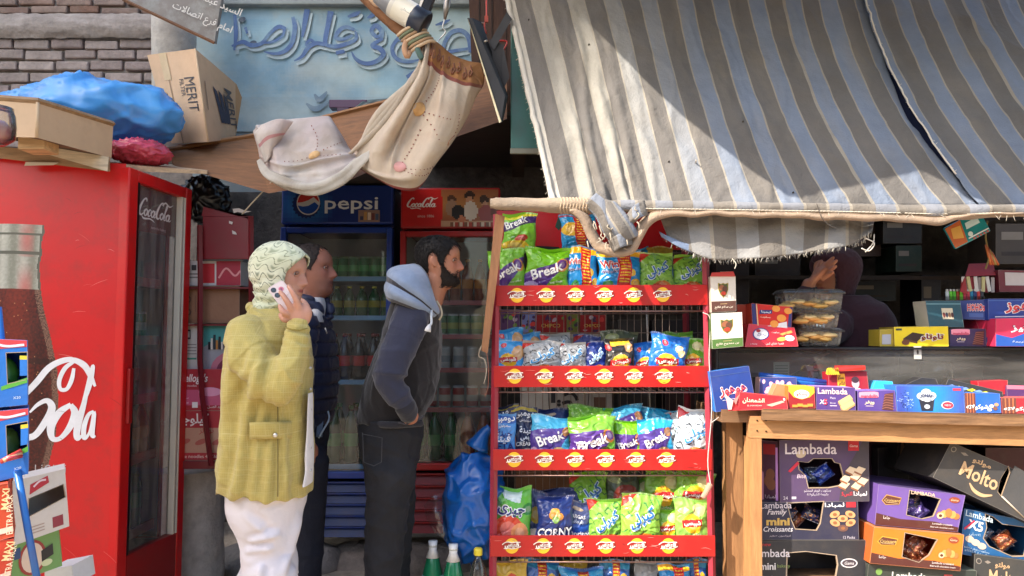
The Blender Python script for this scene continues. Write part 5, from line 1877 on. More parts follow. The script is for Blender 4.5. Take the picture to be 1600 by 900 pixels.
mb.tube([Q(446,512,-.215),Q(456,515,-.223),Q(468,516,-.218),Q(480,513,-.2)],.003,S(140,124,52),M_CLOTH,n=6)
mb.build('seam',wo_)
mb = MB()
mb.loft(rings([(612,491,493,.03,-.06),(640,489.5,493.5,.035,-.06),(668,489.5,493,.04,-.06),(706,485.5,493,.05,-.05),(730,486,492,.05,-.05),(752,483,490,.06,-.05)],DWm,24),S(226,222,224))
mb.build('shirt',wo_)
mb = MB()
mb.loft(rings([(720,358,480,.15),(750,357,479,.158),(780,358,476,.16),(812,366,470,.15),(846,382,465,.14),(872,381,463,.138),(905,376,463,.14)],DWm,48,6),(1,1,1))
for s_ in (-.075,.075):
	limb(mb,[Q(420,890,s_ * .8),Q(418,960,s_),Q(416,1030,s_),Q(414,1076,s_)],[.098,.104,.106,.106],n=20)
def td(p,n):
	k = wrinkle(p,None,.009,4,6.0)
	px,py = proj(p)
	for x0,y0,x1,y1,a_,w_ in ((470,800,440,905,.018,6),(384,850,440,832,.016,5),(380,862,430,856,.014,5),(376,800,420,838,.012,6),(452,770,400,790,.010,5),(410,880,404,905,.012,6)):
		dx,dy = x1 - x0,y1 - y0
		t_ = ((px - x0) * dx + (py - y0) * dy) / (dx * dx + dy * dy)
		if -.1 < t_ < 1.1:
			ds = ((px - x0) * dy - (py - y0) * dx) / math.hypot(dx,dy)
			k += a_ * (math.exp(-(ds / w_) ** 2) - .7 * math.exp(-((ds - w_ * 1.8) / w_) ** 2)) * max(0,1 - abs(2 * t_ - 1) ** 3)
	return k + .006 * math.sin(p.z * 55 + p.x * 26 + 2 * noise.noise(p * 3)) * max(0,min(1,(1.02 - p.z) * 2)) * max(0,min(1,(430 - px) / 60))
fused(mb,'trousers',wo_,.008,mat('white_cotton',None,rough=0.85,var=0.04,vscale=8,bump=0.15,bscale=350,bdist=0.001,bump2=(.5,9,.012)),S(222,216,222),2,td)
mb = MB()
for s_ in (-.09,.09):
	limb(mb,[Q(408,1094,s_),Q(440,1097,s_),Q(466,1101,s_)],[.042,.044,.034],flat=.8)
fused(mb,'shoe',wo_,.008,M_PLAS,S(60,50,46),2)
# ---- young man leaning forward -----------------------------------------------------------------
DM = 2.98
mn = thing('person',Vector((P(610,800,DM).x,DM,0.12)),'bearded man in a dark hooded sweatshirt leaning forward with a hand in his pocket','person')
def Q(px,py,dy=0.0):
	return P(px,py,DM + dy)
hm = Head(Q(687,411),.199,tilt=2,yaw=-4,nose=1.12,chin=.015)
sk2 = S(166,112,88)
mb = MB()
hm.surface(mb)
limb(mb,[Q(682,432),Q(668,470),Q(652,505)],[.058,.06,.075])
mb.loft(rings([(505,624,680,.1),(540,606,680,.13),(600,588,674,.12),(650,576,654,.11),(700,574,644,.11)],DM,24),(1,1,1))
limb(mb,[Q(640,510,-.14),Q(609,588,-.195)],[.042,.034])
limb(mb,[Q(609,588,-.195),Q(626,618,-.185),Q(637,638,-.160)],[.034,.028,.025])
limb(mb,[Q(648,520,.16),Q(630,590,.2),Q(650,640,.17)],[.05,.042,.03])
for s_ in (-.09,.09):
	limb(mb,[Q(608,690,s_ * .6),Q(606,800,s_ * .75),Q(602,900,s_ * .85),Q(596,1000,s_)],[.065,.058,.05,.04])
	limb(mb,[Q(588,1000,s_),Q(615,1005,s_),Q(640,1010,s_)],[.036,.038,.028],flat=.8)
limb(mb,[Q(638,640,-.158),Q(640,650,-.158),Q(641,655,-.146)],[.028,.034,.03],flat=.55)
for k in range(4):
	limb(mb,[Q(629 + 5 * k,650,-.126),Q(628 + 4.6 * k,658,-.095),Q(626 + 4.4 * k,668 + (2,5,4,-2)[k],-.06)],[.0108,.0098,.008])
limb(mb,[Q(646,642,-.146),Q(648,647,-.125),Q(644,654,-.085)],[.013,.0115,.009])
def brd(x,y,t):
	if t < .34 and x > .0 and t > -.06:
		lim = interp(x,[(0,.42),(.12,.40),(.2,.30),(.28,.24),(.34,.31),(.5,.31)])
		if .2 < t < .275 and x > .35 and abs(y) < .12:
			return 0
		return .6 * max(0,min(1,(lim - t) * 18)) * max(0,min(1,x * 7)) * max(0,min(1,(t + .05) * 12))
	return 0
fused(mb,'body',mn,.0042,M_SKIN,skin_fn(sk2,S(140,84,76),hm,brd),2)
hm.eyes(mn,sk2)
HC = S(14,11,11)
def hairline(th):
	return interp(abs(th),[(0,.80),(.5,.785),(.8,.73),(.98,.62),(1.12,.50),(1.22,.34),(1.42,.36),(1.5,.56),(1.66,.61),(1.82,.55),(1.95,.34),(2.15,.2),(2.5,.1),(PI,.06)])
mb = MB()
hm.patch(mb,lambda t,th: t - hairline(th) + .012 * noise.noise(Vector((th * 22,t * 14,1))),.034,HC,M_HAIR,.0,1.0,100,170,.008,strands=2600,slen=.07)
mb.build('hair',mn)
def beard_in(t,th):
	a = abs(th)
	up = interp(a,[(0,.17),(.14,.175),(.24,.205),(.32,.27),(.42,.255),(.6,.24),(.85,.28),(1.05,.34),(1.2,.44),(1.34,.44),(1.42,.3),(1.6,.1)])
	if a < .36 and .272 < t < .315:
		return min(t - .27,.317 - t)
	return min(up - t,t + .05) + .010 * noise.noise(Vector((th * 24,t * 30,2))) if a < 1.5 else -1
mb = MB()
hm.patch(mb,beard_in,.012,S(30,23,21),M_HAIR,-.08,.5,80,190,.006,5,2600,.022)
mb.build('beard',mn)
mb = MB()
hm.brow(mb,S(18,13,12),.022)
mb.build('eyebrow',mn)
mb = MB()
tb = [(456,632,672,.08),(468,616,684,.13),(488,606,689,.16),(525,597,690,.165),(560,585,689,.16),(590,573,686,.155),(615,565,681,.15),(635,561,672,.145),(650,560,662,.145),(660,561,657,.14)]
mb.loft(rings(tb,DM,48,5),(1,1,1))
sv = MB()
limb(sv,[Q(646,486,-.12),Q(630,530,-.18),Q(613,572,-.205),Q(605,592,-.205)],[.074,.070,.062,.056],n=20)
limb(sv,[Q(605,592,-.205),Q(616,612,-.2),Q(630,630,-.178),Q(636,641,-.163)],[.056,.050,.043,.037],n=20)
sv2 = MB()
limb(sv2,[Q(650,488,.12),Q(638,545,.18),Q(626,590,.2),Q(642,635,.16)],[.07,.064,.056,.04],n=20)
NV = S(44,46,66)
def sd(p,n):
	k = wrinkle(p,None,.010,5,9.0)
	el = (p - Q(604,596,-.22)).length
	if el < .2:
		k += .012 * (1 - abs(math.sin(el * 50 + 2.4 * noise.noise(p * 6)))) ** 2 * (1 - el / .2) - .003
	return k
fused(mb,'vest',mn,.0065,mat('fleece_cloth',None,rough=0.95,var=0.12,vscale=12,bump=0.2,bscale=350,sheen=0.25,bdist=0.0012,bump2=(.55,15,.010)),S(20,17,22),2,sd)
mb = MB()
limb(mb,[Q(633,634,-.178),Q(637,643,-.162),Q(638,647,-.158)],[.041,.039,.037],n=20)
limb(mb,[Q(560,660,-.05),Q(610,664,-.155),Q(658,662,-.06)],[.012,.014,.012])
fused(mb,'cuff',mn,.006,MATS['fleece_cloth'],S(28,28,38),2)
for s_ in (sv,sv2):
	fused(s_,'sleeve',mn,.0065,MATS['fleece_cloth'],S(36,39,60),2,sd)
mb = MB()
ctrl = [
	[(680,476,2.90),(673,452,2.87),(666,430,2.88),(657,418,2.92),(648,414,3.0),(652,416,3.07)],
	[(684,482,2.88),(668,456,2.83),(648,432,2.80),(630,420,2.86),(622,417,3.0),(630,420,3.12)],
	[(685,488,2.87),(664,466,2.79),(634,442,2.765),(614,428,2.83),(608,424,3.0),(616,428,3.14)],
	[(682,490,2.87),(658,472,2.79),(628,453,2.775),(610,442,2.83),(606,438,3.0),(613,442,3.14)],
	[(680,492,2.875),(654,477,2.775),(624,462,2.755),(607,455,2.81),(602,450,3.0),(608,454,3.14)],
	[(677,494,2.88),(652,484,2.79),(624,474,2.785),(610,470,2.83),(606,466,3.0),(611,468,3.12)],
]
g = net(ctrl,8,8,.01,9,3)
HB = S(116,132,158)
def hoodc(u,v,p):
	if .50 < v < .63:
		return S(34,30,38)
	if v > .93:
		return S(52,50,60)
	if v < .03:
		return S(80,96,120)
	return mixc(HB,S(134,148,172),.5 + fbm(p.x * 12,p.z * 12))
mb.grid(g,hoodc,MATS['fleece_cloth'],flip=True)
gh = mb
solid(gh.build('hood',mn),.012)
mb = MB()
mb.tube(cat([Q(676,470,-.10),Q(674,490,-.165),Q(674,505,-.19),Q(671,508,-.2)],5),.0045,S(196,200,206),M_CLOTH,n=8)
mb.tube([Q(671,508,-.215),Q(669,514,-.22),Q(668,518,-.22)],[.006,.011,.012],S(196,196,200),M_CLOTH,n=10)
mb.tube(cat([Q(682,470,-.08),Q(689,482,-.08),Q(690,492,-.09),Q(686,500,-.09)],5),.004,S(190,176,150),M_CLOTH,n=8)
mb.build('drawstring',mn)
mb = MB()
mb.loft(rings([(652,562,660,.14),(680,561,661,.148),(705,564,656,.145),(730,570,650,.138),(750,573,646,.135)],DM,40,4),(1,1,1))
for s_,dx in ((-.065,-2),(.075,10)):
	limb(mb,[Q(610 + dx * .3,730,s_),Q(606 + dx * .8,800,s_),Q(602 + dx,870,s_),Q(600 + dx,940,s_),Q(596 + dx,1000,s_)],[.100,.082,.073,.072,.074],n=20)
def jnd(p,n):
	return wrinkle(p,None,.011,6,4.0) + .006 * (1 - abs(math.sin(p.z * 30 + p.x * 12 + 2 * noise.noise(p * 4)))) ** 2
fused(mb,'jeans',mn,.008,M_DENIM,S(21,22,29),2,jnd)
mb = MB()
mb.tube([Q(566,676,-.15),Q(567,684,-.155),Q(568,722,-.15),Q(584,728,-.168),Q(596,722,-.17),Q(597,684,-.172),Q(566,678,-.152)],.0014,S(56,56,62),M_CLOTH,n=6)
mb.tube([Q(622,660,-.172),Q(634,663,-.168),Q(652,656,-.13),Q(660,650,-.1)],.003,S(60,58,64),M_CLOTH,n=6)
mb.build('pocket_seam',mn)
mb = MB()
for s_ in (-.09,.09):
	limb(mb,[Q(580,1004,s_),Q(615,1008,s_),Q(644,1014,s_)],[.042,.046,.034],flat=.8)
fused(mb,'shoe',mn,.008,M_PLAS,S(30,30,34),2)
# ---- older man behind the woman ----------------------------------------------------------------
DO = 3.22
mo = thing('person',Vector((P(480,800,DO).x,DO,0.12)),'man with cropped receding hair in a navy padded jacket beside the blue cooler','person')
def Q(px,py,dy=0.0):
	return P(px,py,DO + dy)
ho = Head(Q(487,425),.226,tilt=-3,yaw=-2,nose=1.05,chin=-.01,wide=1.05)
sk3 = S(160,104,84)
mb = MB()
ho.surface(mb)
limb(mb,[Q(484,450),Q(478,480),Q(474,505)],[.062,.064,.08])
mb.loft(rings([(505,440,512,.15),(560,436,516,.16),(640,440,510,.15),(700,445,505,.14)],DO,24),(1,1,1))
for s_ in (-.19,.19):
	limb(mb,[Q(470,512,s_),Q(466,590,s_),Q(474,660,s_),Q(478,690,s_)],[.052,.043,.034,.028])
	for k in range(4):
		limb(mb,[Q(478,688,s_),Q(474 + 5 * k,706,s_),Q(474 + 5 * k,722,s_)],[.02,.011,.009])
	limb(mb,[Q(484,690,s_),Q(492,700,s_),Q(494,710,s_)],[.014,.012,.009])
for s_ in (-.09,.09):
	limb(mb,[Q(474,690,s_ * .7),Q(474,800,s_ * .8),Q(474,880,s_),Q(472,945,s_)],[.065,.06,.05,.04])
	limb(mb,[Q(468,948,s_),Q(490,953,s_),Q(510,958,s_)],[.036,.038,.028],flat=.8)
def brd2(x,y,t):
	return .25 * max(0,min(1,(.3 - t) * 14)) * max(0,min(1,(x - .02) * 6)) * max(0,min(1,(t + .04) * 12))
fused(mb,'body',mo,.0045,M_SKIN,skin_fn(sk3,S(120,74,70),ho,brd2),2)
ho.eyes(mo,sk3)
def hl2(th):
	return interp(abs(th),[(0,.90),(.5,.87),(.8,.80),(1.0,.68),(1.2,.52),(1.3,.42),(1.45,.44),(1.55,.6),(1.7,.62),(1.85,.55),(1.98,.3),(2.2,.18),(PI,.1)])
mb = MB()
ho.patch(mb,lambda t,th: t - hl2(th) + .014 * noise.noise(Vector((th * 26,t * 16,1))),.018,S(46,38,36),M_HAIR,.0,1.0,100,160,.006,strands=2000,slen=.04)
mb.build('hair',mo)
mb = MB()
ho.brow(mb,S(30,24,22),.016)
mb.build('eyebrow',mo)
mb = MB()
tb = [(478,450,496,.09),(490,440,508,.15),(510,430,517,.2),(545,428,524,.21),(590,428,527,.205),(620,430,525,.2),(645,434,520,.19),(662,438,514,.18)]
mb.loft(rings(tb,DO,48,5),(1,1,1))
for s_ in (-1,1):
	limb(mb,[Q(468,508,s_ * .17),Q(464,560,s_ * .23),Q(466,620,s_ * .23),Q(474,675,s_ * .2)],[.085,.075,.062,.046],n=20)
limb(mb,[Q(456,476,-.04),Q(476,470,-.10),Q(494,482,-.10),Q(502,496,-.09)],[.03,.03,.028,.02])
limb(mb,[Q(508,468,.02),Q(514,480,.0),Q(516,494,-.02)],[.02,.024,.02])
def qd(p,n):
	f = (p.z * 17) % 1
	return -.012 * max(0,1 - abs(f - .5) * 7) + wrinkle(p,None,.005,8,2.0)
fused(mb,'jacket',mo,.007,mat('nylon_shell',None,rough=0.5,var=0.12,vscale=12,bump=0.2,bscale=90,sheen=0.1),S(22,30,62),1,qd)
mb = MB()
mb.loft(rings([(466,490,508,.055,-.03),(478,492,512,.06,-.05),(496,498,514,.06,-.10),(504,502,515,.05,-.12)],DO,20),S(196,194,196))
mb.build('shirt_collar',mo)
mb = MB()
mb.tube([Q(508,512,-.19),Q(511,521,-.19)],.003,S(180,180,180),M_METAL,n=6)
mb.build('zip_pull',mo)
mb = MB()
mb.loft(rings([(650,440,514,.175),(700,442,508,.17),(740,448,500,.15)],DO,36,4),(1,1,1))
for s_ in (-.085,.085):
	limb(mb,[Q(474,720,s_),Q(474,800,s_),Q(473,880,s_),Q(472,938,s_)],[.105,.09,.08,.078],n=20)
fused(mb,'trousers',mo,.009,M_DENIM,S(38,42,58),2,lambda p,n: wrinkle(p,None,.007,6,4.0))
mb = MB()
for s_ in (-.09,.09):
	limb(mb,[Q(462,950,s_),Q(490,956,s_),Q(514,960,s_)],[.042,.044,.034],flat=.8)
fused(mb,'shoe',mo,.009,M_PLAS,S(30,28,28),2)
mb = MB()
mb.tube(cat([Q(512,640,-.06),Q(514,655,-.08),Q(505,672,-.1),Q(498,684,-.1)],5),.0022,S(180,200,220),M_CLOTH,n=6)
g = [[Q(495 + i * 2.2 - j * .5,648 + j * 7,-.1 - .01 * math.sin(i)) for i in range(6)] for j in range(6)]
mb.grid(g,S(96,120,156),M_CLOTH,flip=True)
tag(solid(mb.build('face_mask'),.003),'blue cloth face mask dangling by its cord beside the woman','mask')
# ---------------------------------------------------------------- snack rack
DR = 3.0
rk = thing('snack_rack',P(940,900,DR) * Vector((1,1,0)) if False else Vector((P(940,900,DR).x,DR + .17,0.12)),'tall red wire snack rack with red front strips bearing yellow discs','rack')
PK = S(158,50,66)
DEP = .36
def rx(side,y):
	return (776 - (y - 340) * .0125) if side < 0 else (1101 + (y - 340) * .0215)
for sd_ in (-1,1):
	for dd in (0,DEP):
		mb = MB()
		a,b = P(rx(sd_,335),335,DR),P(rx(sd_,905),905,DR)
		b.z = .125
		b.x = P(rx(sd_,905),905,DR).x
		a.y += dd
		b.y += dd
		mb.tube([a,b],.0145,PK,M_PAINT,n=4,smooth=False)
		mb.build('post',rk)
STR = [(446,478,775,1106),(572,605,771,1107),(703,735,770,1109),(838,870,766,1111)]
RS = S(176,26,25)
for (y0,y1,x0,x1) in STR:
	mb = MB()
	h = y1 - y0
	F = Fr(x0,y1,DR - .016,roll=.25 if y0 < 500 else 0)
	W = x1 - x0
	mb.box(F,0,0,-3,W,h,0,RS,M_PAINT,ch=.8)
	for k in range(6):
		cx,cy = 33 + k * (W - 62) / 5.9,h * .5 + .5
		mb.ell(F,cx,cy,11,11.6,S(240,186,40),M_CARD,z=.5,n=26)
		mb.ell(F,cx - 1.5,cy + 4,6,4,S(250,214,90),M_CARD,z=.8,n=16,rot=10)
		wv = [(cx - 13.5,cy - 1.0),(cx - 7,cy + 1.6),(cx,cy + .2),(cx + 7,cy + 1.4),(cx + 13.5,cy + 2.4)]
		mb.stroke(F,wv,[8,10,10,10,7.5],S(245,240,230),.9,5)
		mb.stroke(F,wv,[5,7.6,7.6,7.6,4.5],S(150,40,30),1.2,5)
		mb.text(F,'شيبسى',cx,cy + 1.2,S(250,248,240),w=22,h=10,off=.06,z=1.9,rot=4)
	for k in range(16):
		x,y,l = random.uniform(4,W - 20),random.uniform(2,h - 2),random.uniform(3,16)
		mb.stroke(F,[(x,y),(x + l * .5,y + random.uniform(-1,1)),(x + l,y + random.uniform(-2,2))],[.2,random.uniform(.4,.8),.2],S(*random.choice(((226,130,120),(120,20,22),(200,160,150)))),1.0,4)
	mb.build('front_strip',rk)
wire = S(150,120,112)
mb = MB()
for x in range(782,1100,11):
	mb.tube([P(x,392,DR + DEP),P(x,905,DR + DEP)],.0016,S(150,132,120),M_METAL,n=4)
for y in (395,440,520,612,660,745,800,880):
	mb.tube([P(777,y,DR + DEP),P(1100,y,DR + DEP)],.002,S(150,132,120),M_METAL,n=4)
mb.build('wire_back',rk)
for (y0,y1,x0,x1) in STR + [(985,1000,768,1111)]:
	yf = y1 + 8
	mb = MB()
	for x in range(int(x0) + 6,int(x1) - 3,12):
		a,b = P(x,yf,DR),P(x,yf,DR)
		b.y += DEP
		mb.tube([P(x,y1 - 6,DR + .003),a,b],.0016,wire,M_METAL,n=4)
	mb.tube([P(x0,yf,DR),P(x1,yf,DR)],.003,wire,M_METAL,n=5)
	mb.tube([P(x0,yf,DR) + Vector((0,DEP,0)),P(x1,yf,DR) + Vector((0,DEP,0))],.003,wire,M_METAL,n=5)
	mb.build('wire_shelf',rk)
mb = MB()
F = Fr(776,390,DR + DEP - .01)
mb.box(F,0,0,-3,325,62,0,S(196,26,36),M_PAINT,ch=1)
mb.poly(F,[(62,6),(98,4),(100,0),(62,0)],S(20,16,20),M_CARD,z=.5)
mb.poly(F,[(98,30),(110,54),(98,56),(92,36)],S(26,70,60),M_CARD,z=.5)
mb.build('header_board',rk)
BAG_D = {}
LIME,PUR = (116,186,28),(84,50,132)
def chip_logo(y=.42,x=.5,r=.3):
	return [('ell',x,y,r,r * .8,(238,184,40)),('band',[(x - r * 1.15,y - .10),(x + r * 1.15,y - .03),(x + r * 1.15,y + .12),(x - r * 1.15,y + .06)],(186,34,36)),('txt','شيبسى',x,y + .01,r * 1.9,4,(246,242,232),None)]
SQ = lambda c: ('squig',c)
BAG_D['break_green'] = dict(b=LIME,ops=[('band',[(0,.0),(.42,.0),(1,.62),(1,.78),(.0,.34)],PUR),('ell',.82,.56,.16,.16,(200,140,60)),('ell',.82,.58,.11,.12,(96,50,130)),('txt','Break',.5,.42,.74,22,(240,238,236),None),('txt','sour cream',.72,.16,.3,8,(230,240,210),None),('ell',.15,.08,.16,.08,(180,160,210))])
BAG_D['break_low'] = dict(b=LIME,ops=[('band',[(0,.0),(.66,.0),(1,.58),(.9,.64),(.0,.6)],PUR),('ell',.86,.5,.13,.16,(206,130,50)),('ell',.88,.52,.09,.12,(96,60,120)),('txt','Break',.5,.36,.68,18,(244,242,240),None),('ell',.8,.12,.12,.1,(90,150,30)),('txt','bites',.22,.36,.2,10,(214,206,226),None)])
BAG_D['break_chili'] = dict(b=(120,190,30),ops=[('band',[(0,.84),(1,.86),(1,1),(0,1)],(220,210,50)),('band',[(0,.5),(1,.76),(1,.94),(0,.72)],(70,50,110)),('txt','Break',.4,.74,.7,14,(240,240,236),None),('ell',.55,.32,.2,.09,(190,50,36)),('ell',.4,.14,.4,.13,(226,190,50)),('ell',.3,.06,.14,.04,(200,40,40)),('ell',.3,.36,.1,.05,(80,150,30))])
BAG_D['break_blue'] = dict(b=(44,168,214),ops=[('band',[(0,.0),(.55,.0),(1,.58),(1,.8),(.0,.6)],(80,58,140)),('ell',.7,.1,.2,.16,(214,186,130)),('ell',.88,.66,.11,.12,(190,130,80)),('txt','Break',.5,.46,.72,22,(242,242,244),None),('ell',.08,.1,.12,.12,(196,160,190))])
BAG_D['win'] = dict(b=(24,136,206),ops=[('band',[(0,.82),(1,.82),(1,1),(0,1)],(236,178,36)),('ell',.75,.4,.12,.1,(232,186,50)),('ell',.9,.16,.12,.1,(228,176,40)),('band',[(.46,0),(.78,0),(.78,1),(.46,1)],(206,36,34)),('ell',.25,.1,.12,.1,(60,150,70)),('txt','Win',.24,.62,.42,0,(196,40,50),(236,236,240)),('txt','بطل جديد',.24,.44,.4,0,(90,40,120),(230,235,240)),('lines',.62,.24,(240,200,60))])
BAG_D['win_top'] = dict(b=(34,150,214),ops=[('ell',.3,.55,.3,.2,(234,190,60)),('ell',.8,.5,.25,.14,(230,180,50)),('band',[(.42,0),(.74,0),(.68,1),(.36,1)],(206,50,36)),('band',[(0,.92),(1,.92),(1,1),(0,1)],(196,60,80)),('lines',.56,.24,(240,200,70)),('ell',.85,.15,.2,.14,(30,60,140))])
def curly(b,tc,ac,corner=(206,52,40)):
	return dict(b=b,ops=[SQ(ac),('band',[(0,.72),(.42,1),(0,1)],corner),('ell',.62,.12,.22,.1,(206,120,50)),('ell',.45,.08,.14,.07,(190,56,44)),('txt','كيرلى',.52,.5,.72,24,tc,(226,238,244))])
BAG_D['curly_green'] = curly((132,190,50),(30,110,190),(60,120,60))
BAG_D['curly_silver'] = curly((168,170,172),(60,150,210),(44,46,52))
BAG_D['curly_navy'] = curly((24,48,130),(150,190,230),(18,30,90),(150,26,36))
BAG_D['curly_white'] = curly((196,206,214),(60,150,214),(60,66,76),(200,44,44))
BAG_D['chipsy_light'] = dict(b=(64,156,218),ops=[('ell',.8,.62,.2,.24,(206,160,110)),('ell',.3,.82,.09,.08,(206,50,60))] + chip_logo(.36,.5,.26))
BAG_D['chipsy_blue'] = dict(b=(28,108,196),ops=[('ell',.34,.76,.085,.08,(206,40,50)),('ell',.74,.66,.11,.1,(226,212,170)),('ell',.84,.54,.1,.1,(220,200,150))] + chip_logo(.28,.48,.27))
BAG_D['chipsy_green'] = dict(b=(122,178,44),ops=[('ell',.7,.76,.2,.14,(206,206,140))] + chip_logo(.44,.5,.27) + [('txt','شطة وليمون',.5,.2,.4,4,(230,240,200),None)])
BAG_D['chipsy_lime'] = dict(b=(108,170,40),ops=[('ell',.68,.76,.2,.13,(212,206,150)),('ell',.9,.7,.12,.1,(200,196,140))] + chip_logo(.3,.5,.28))
BAG_D['chipsy_black'] = dict(b=(38,34,34),ops=[('band',[(.2,.78),(.85,.8),(.85,.95),(.2,.93)],(232,190,50)),('ell',.8,.72,.14,.14,(206,150,100)),('ell',.1,.72,.1,.1,(200,40,40)),('ell',.5,.48,.3,.1,(80,74,66))] + chip_logo(.28,.52,.3))
BAG_D['feta'] = dict(b=(46,132,206),ops=[('band',[(0,.76),(1,.76),(1,1),(0,1)],(30,84,170)),('txt','دومبى',.5,.86,.9,0,(244,244,246),None),('txt','سندوتش',.5,.7,.5,0,(240,240,244),None),('txt','جبنة',.5,.52,.7,0,(30,50,130),None),('txt','فيتا',.5,.4,.6,0,(236,240,250),None),('txt','FETA',.5,.22,.9,0,(30,50,120),None)])
BAG_D['creamy'] = dict(b=(30,44,86),ops=[('band',[(.1,.92),(1,.9),(1,1),(.1,1)],(190,170,60)),('txt','دومبى',.55,.82,.7,0,(240,240,244),None),('txt','سندوتش',.6,.7,.4,0,(230,230,240),None),('txt','جبنة',.62,.5,.5,0,(220,226,240),None),('txt','كريمى',.62,.36,.5,0,(220,226,240),None),('txt','CREAMY',.55,.24,.7,0,(236,236,240),None),('ell',.6,.04,.3,.1,(170,170,176)),('ell',.1,.3,.12,.2,(190,120,90))])
BAG_D['tomato'] = dict(b=(96,176,60),ops=[('band',[(.3,.8),(.7,.74),(.8,1),(.2,1)],(196,214,220)),('ell',.42,.26,.38,.26,(206,66,44)),('ell',.72,.2,.22,.18,(226,150,100)),('ell',.1,.62,.12,.2,(56,130,40)),('ell',.9,.6,.16,.1,(40,120,40)),('ell',.55,.02,.5,.05,(206,190,160)),('txt','جيرى',.45,.58,.72,-4,(34,36,110),(240,242,244))])
BAG_D['corny'] = dict(b=(28,48,118),ops=[('ell',.5,.68,.13,.08,(232,170,50)),('ell',.42,.6,.12,.08,(226,150,40)),('ell',.6,.58,.12,.08,(226,150,50)),('ell',.5,.52,.1,.08,(120,160,60)),('txt','CORNY',.52,.25,.96,4,(246,246,248),(20,24,60))])
BAG_D['corn_small'] = dict(b=(32,50,116),ops=[('ell',.5,.52,.3,.16,(190,160,60)),('ell',.5,.18,.4,.08,(220,220,226))])
BAG_D['doritos'] = dict(b=(34,56,120),ops=[('ell',.4,.82,.2,.05,(196,170,140)),('txt','BARGAS',.4,.64,.6,3,(236,236,240),None),('txt','بارجاس',.4,.52,.5,3,(200,210,230),None),('band',[(.1,.2),(1,.36),(1,.5),(.1,.44)],(30,80,170)),('txt','Doritos',.5,.24,.8,3,(240,240,244),None)])
for n_,b_,s_ in (('wrap_blue',(34,56,150),(90,130,210)),('wrap_dark',(44,40,70),(190,130,70)),('wrap_purple',(80,58,140),(190,160,210)),('wrap_brown',(140,70,44),(226,170,110)),('wrap_navy',(26,44,80),(150,180,210))):
	BAG_D[n_] = dict(b=b_,ops=[SQ(s_),('band',[(0,.4),(1,.5),(1,.72),(0,.6)],tuple(int(c * .6) for c in b_))])
BAG_D['dark_red'] = dict(b=(60,76,40),ops=[('ell',.6,.4,.35,.3,(150,60,44)),('ell',.3,.8,.2,.1,(150,160,110))])
BAG_D['silver'] = dict(b=(186,190,196),ops=[('ell',.4,.4,.2,.2,(206,212,230)),('ell',.8,.6,.12,.2,(60,70,90))])
BAG_D['blue_low'] = dict(b=(30,96,180),ops=[('band',[(0,.8),(1,.8),(1,1),(0,1)],(56,150,200)),('band',[(.42,0),(.66,0),(.66,1),(.42,1)],(190,60,40)),('ell',.8,.5,.15,.2,(230,190,60)),('lines',.54,.2,(240,200,60))])
BAG_D['yellow_low'] = dict(b=(206,170,50),ops=[('band',[(0,.0),(1,.0),(1,.6),(0,.6)],(40,110,170)),('ell',.5,.5,.2,.2,(200,60,40))])
_bn = [0]
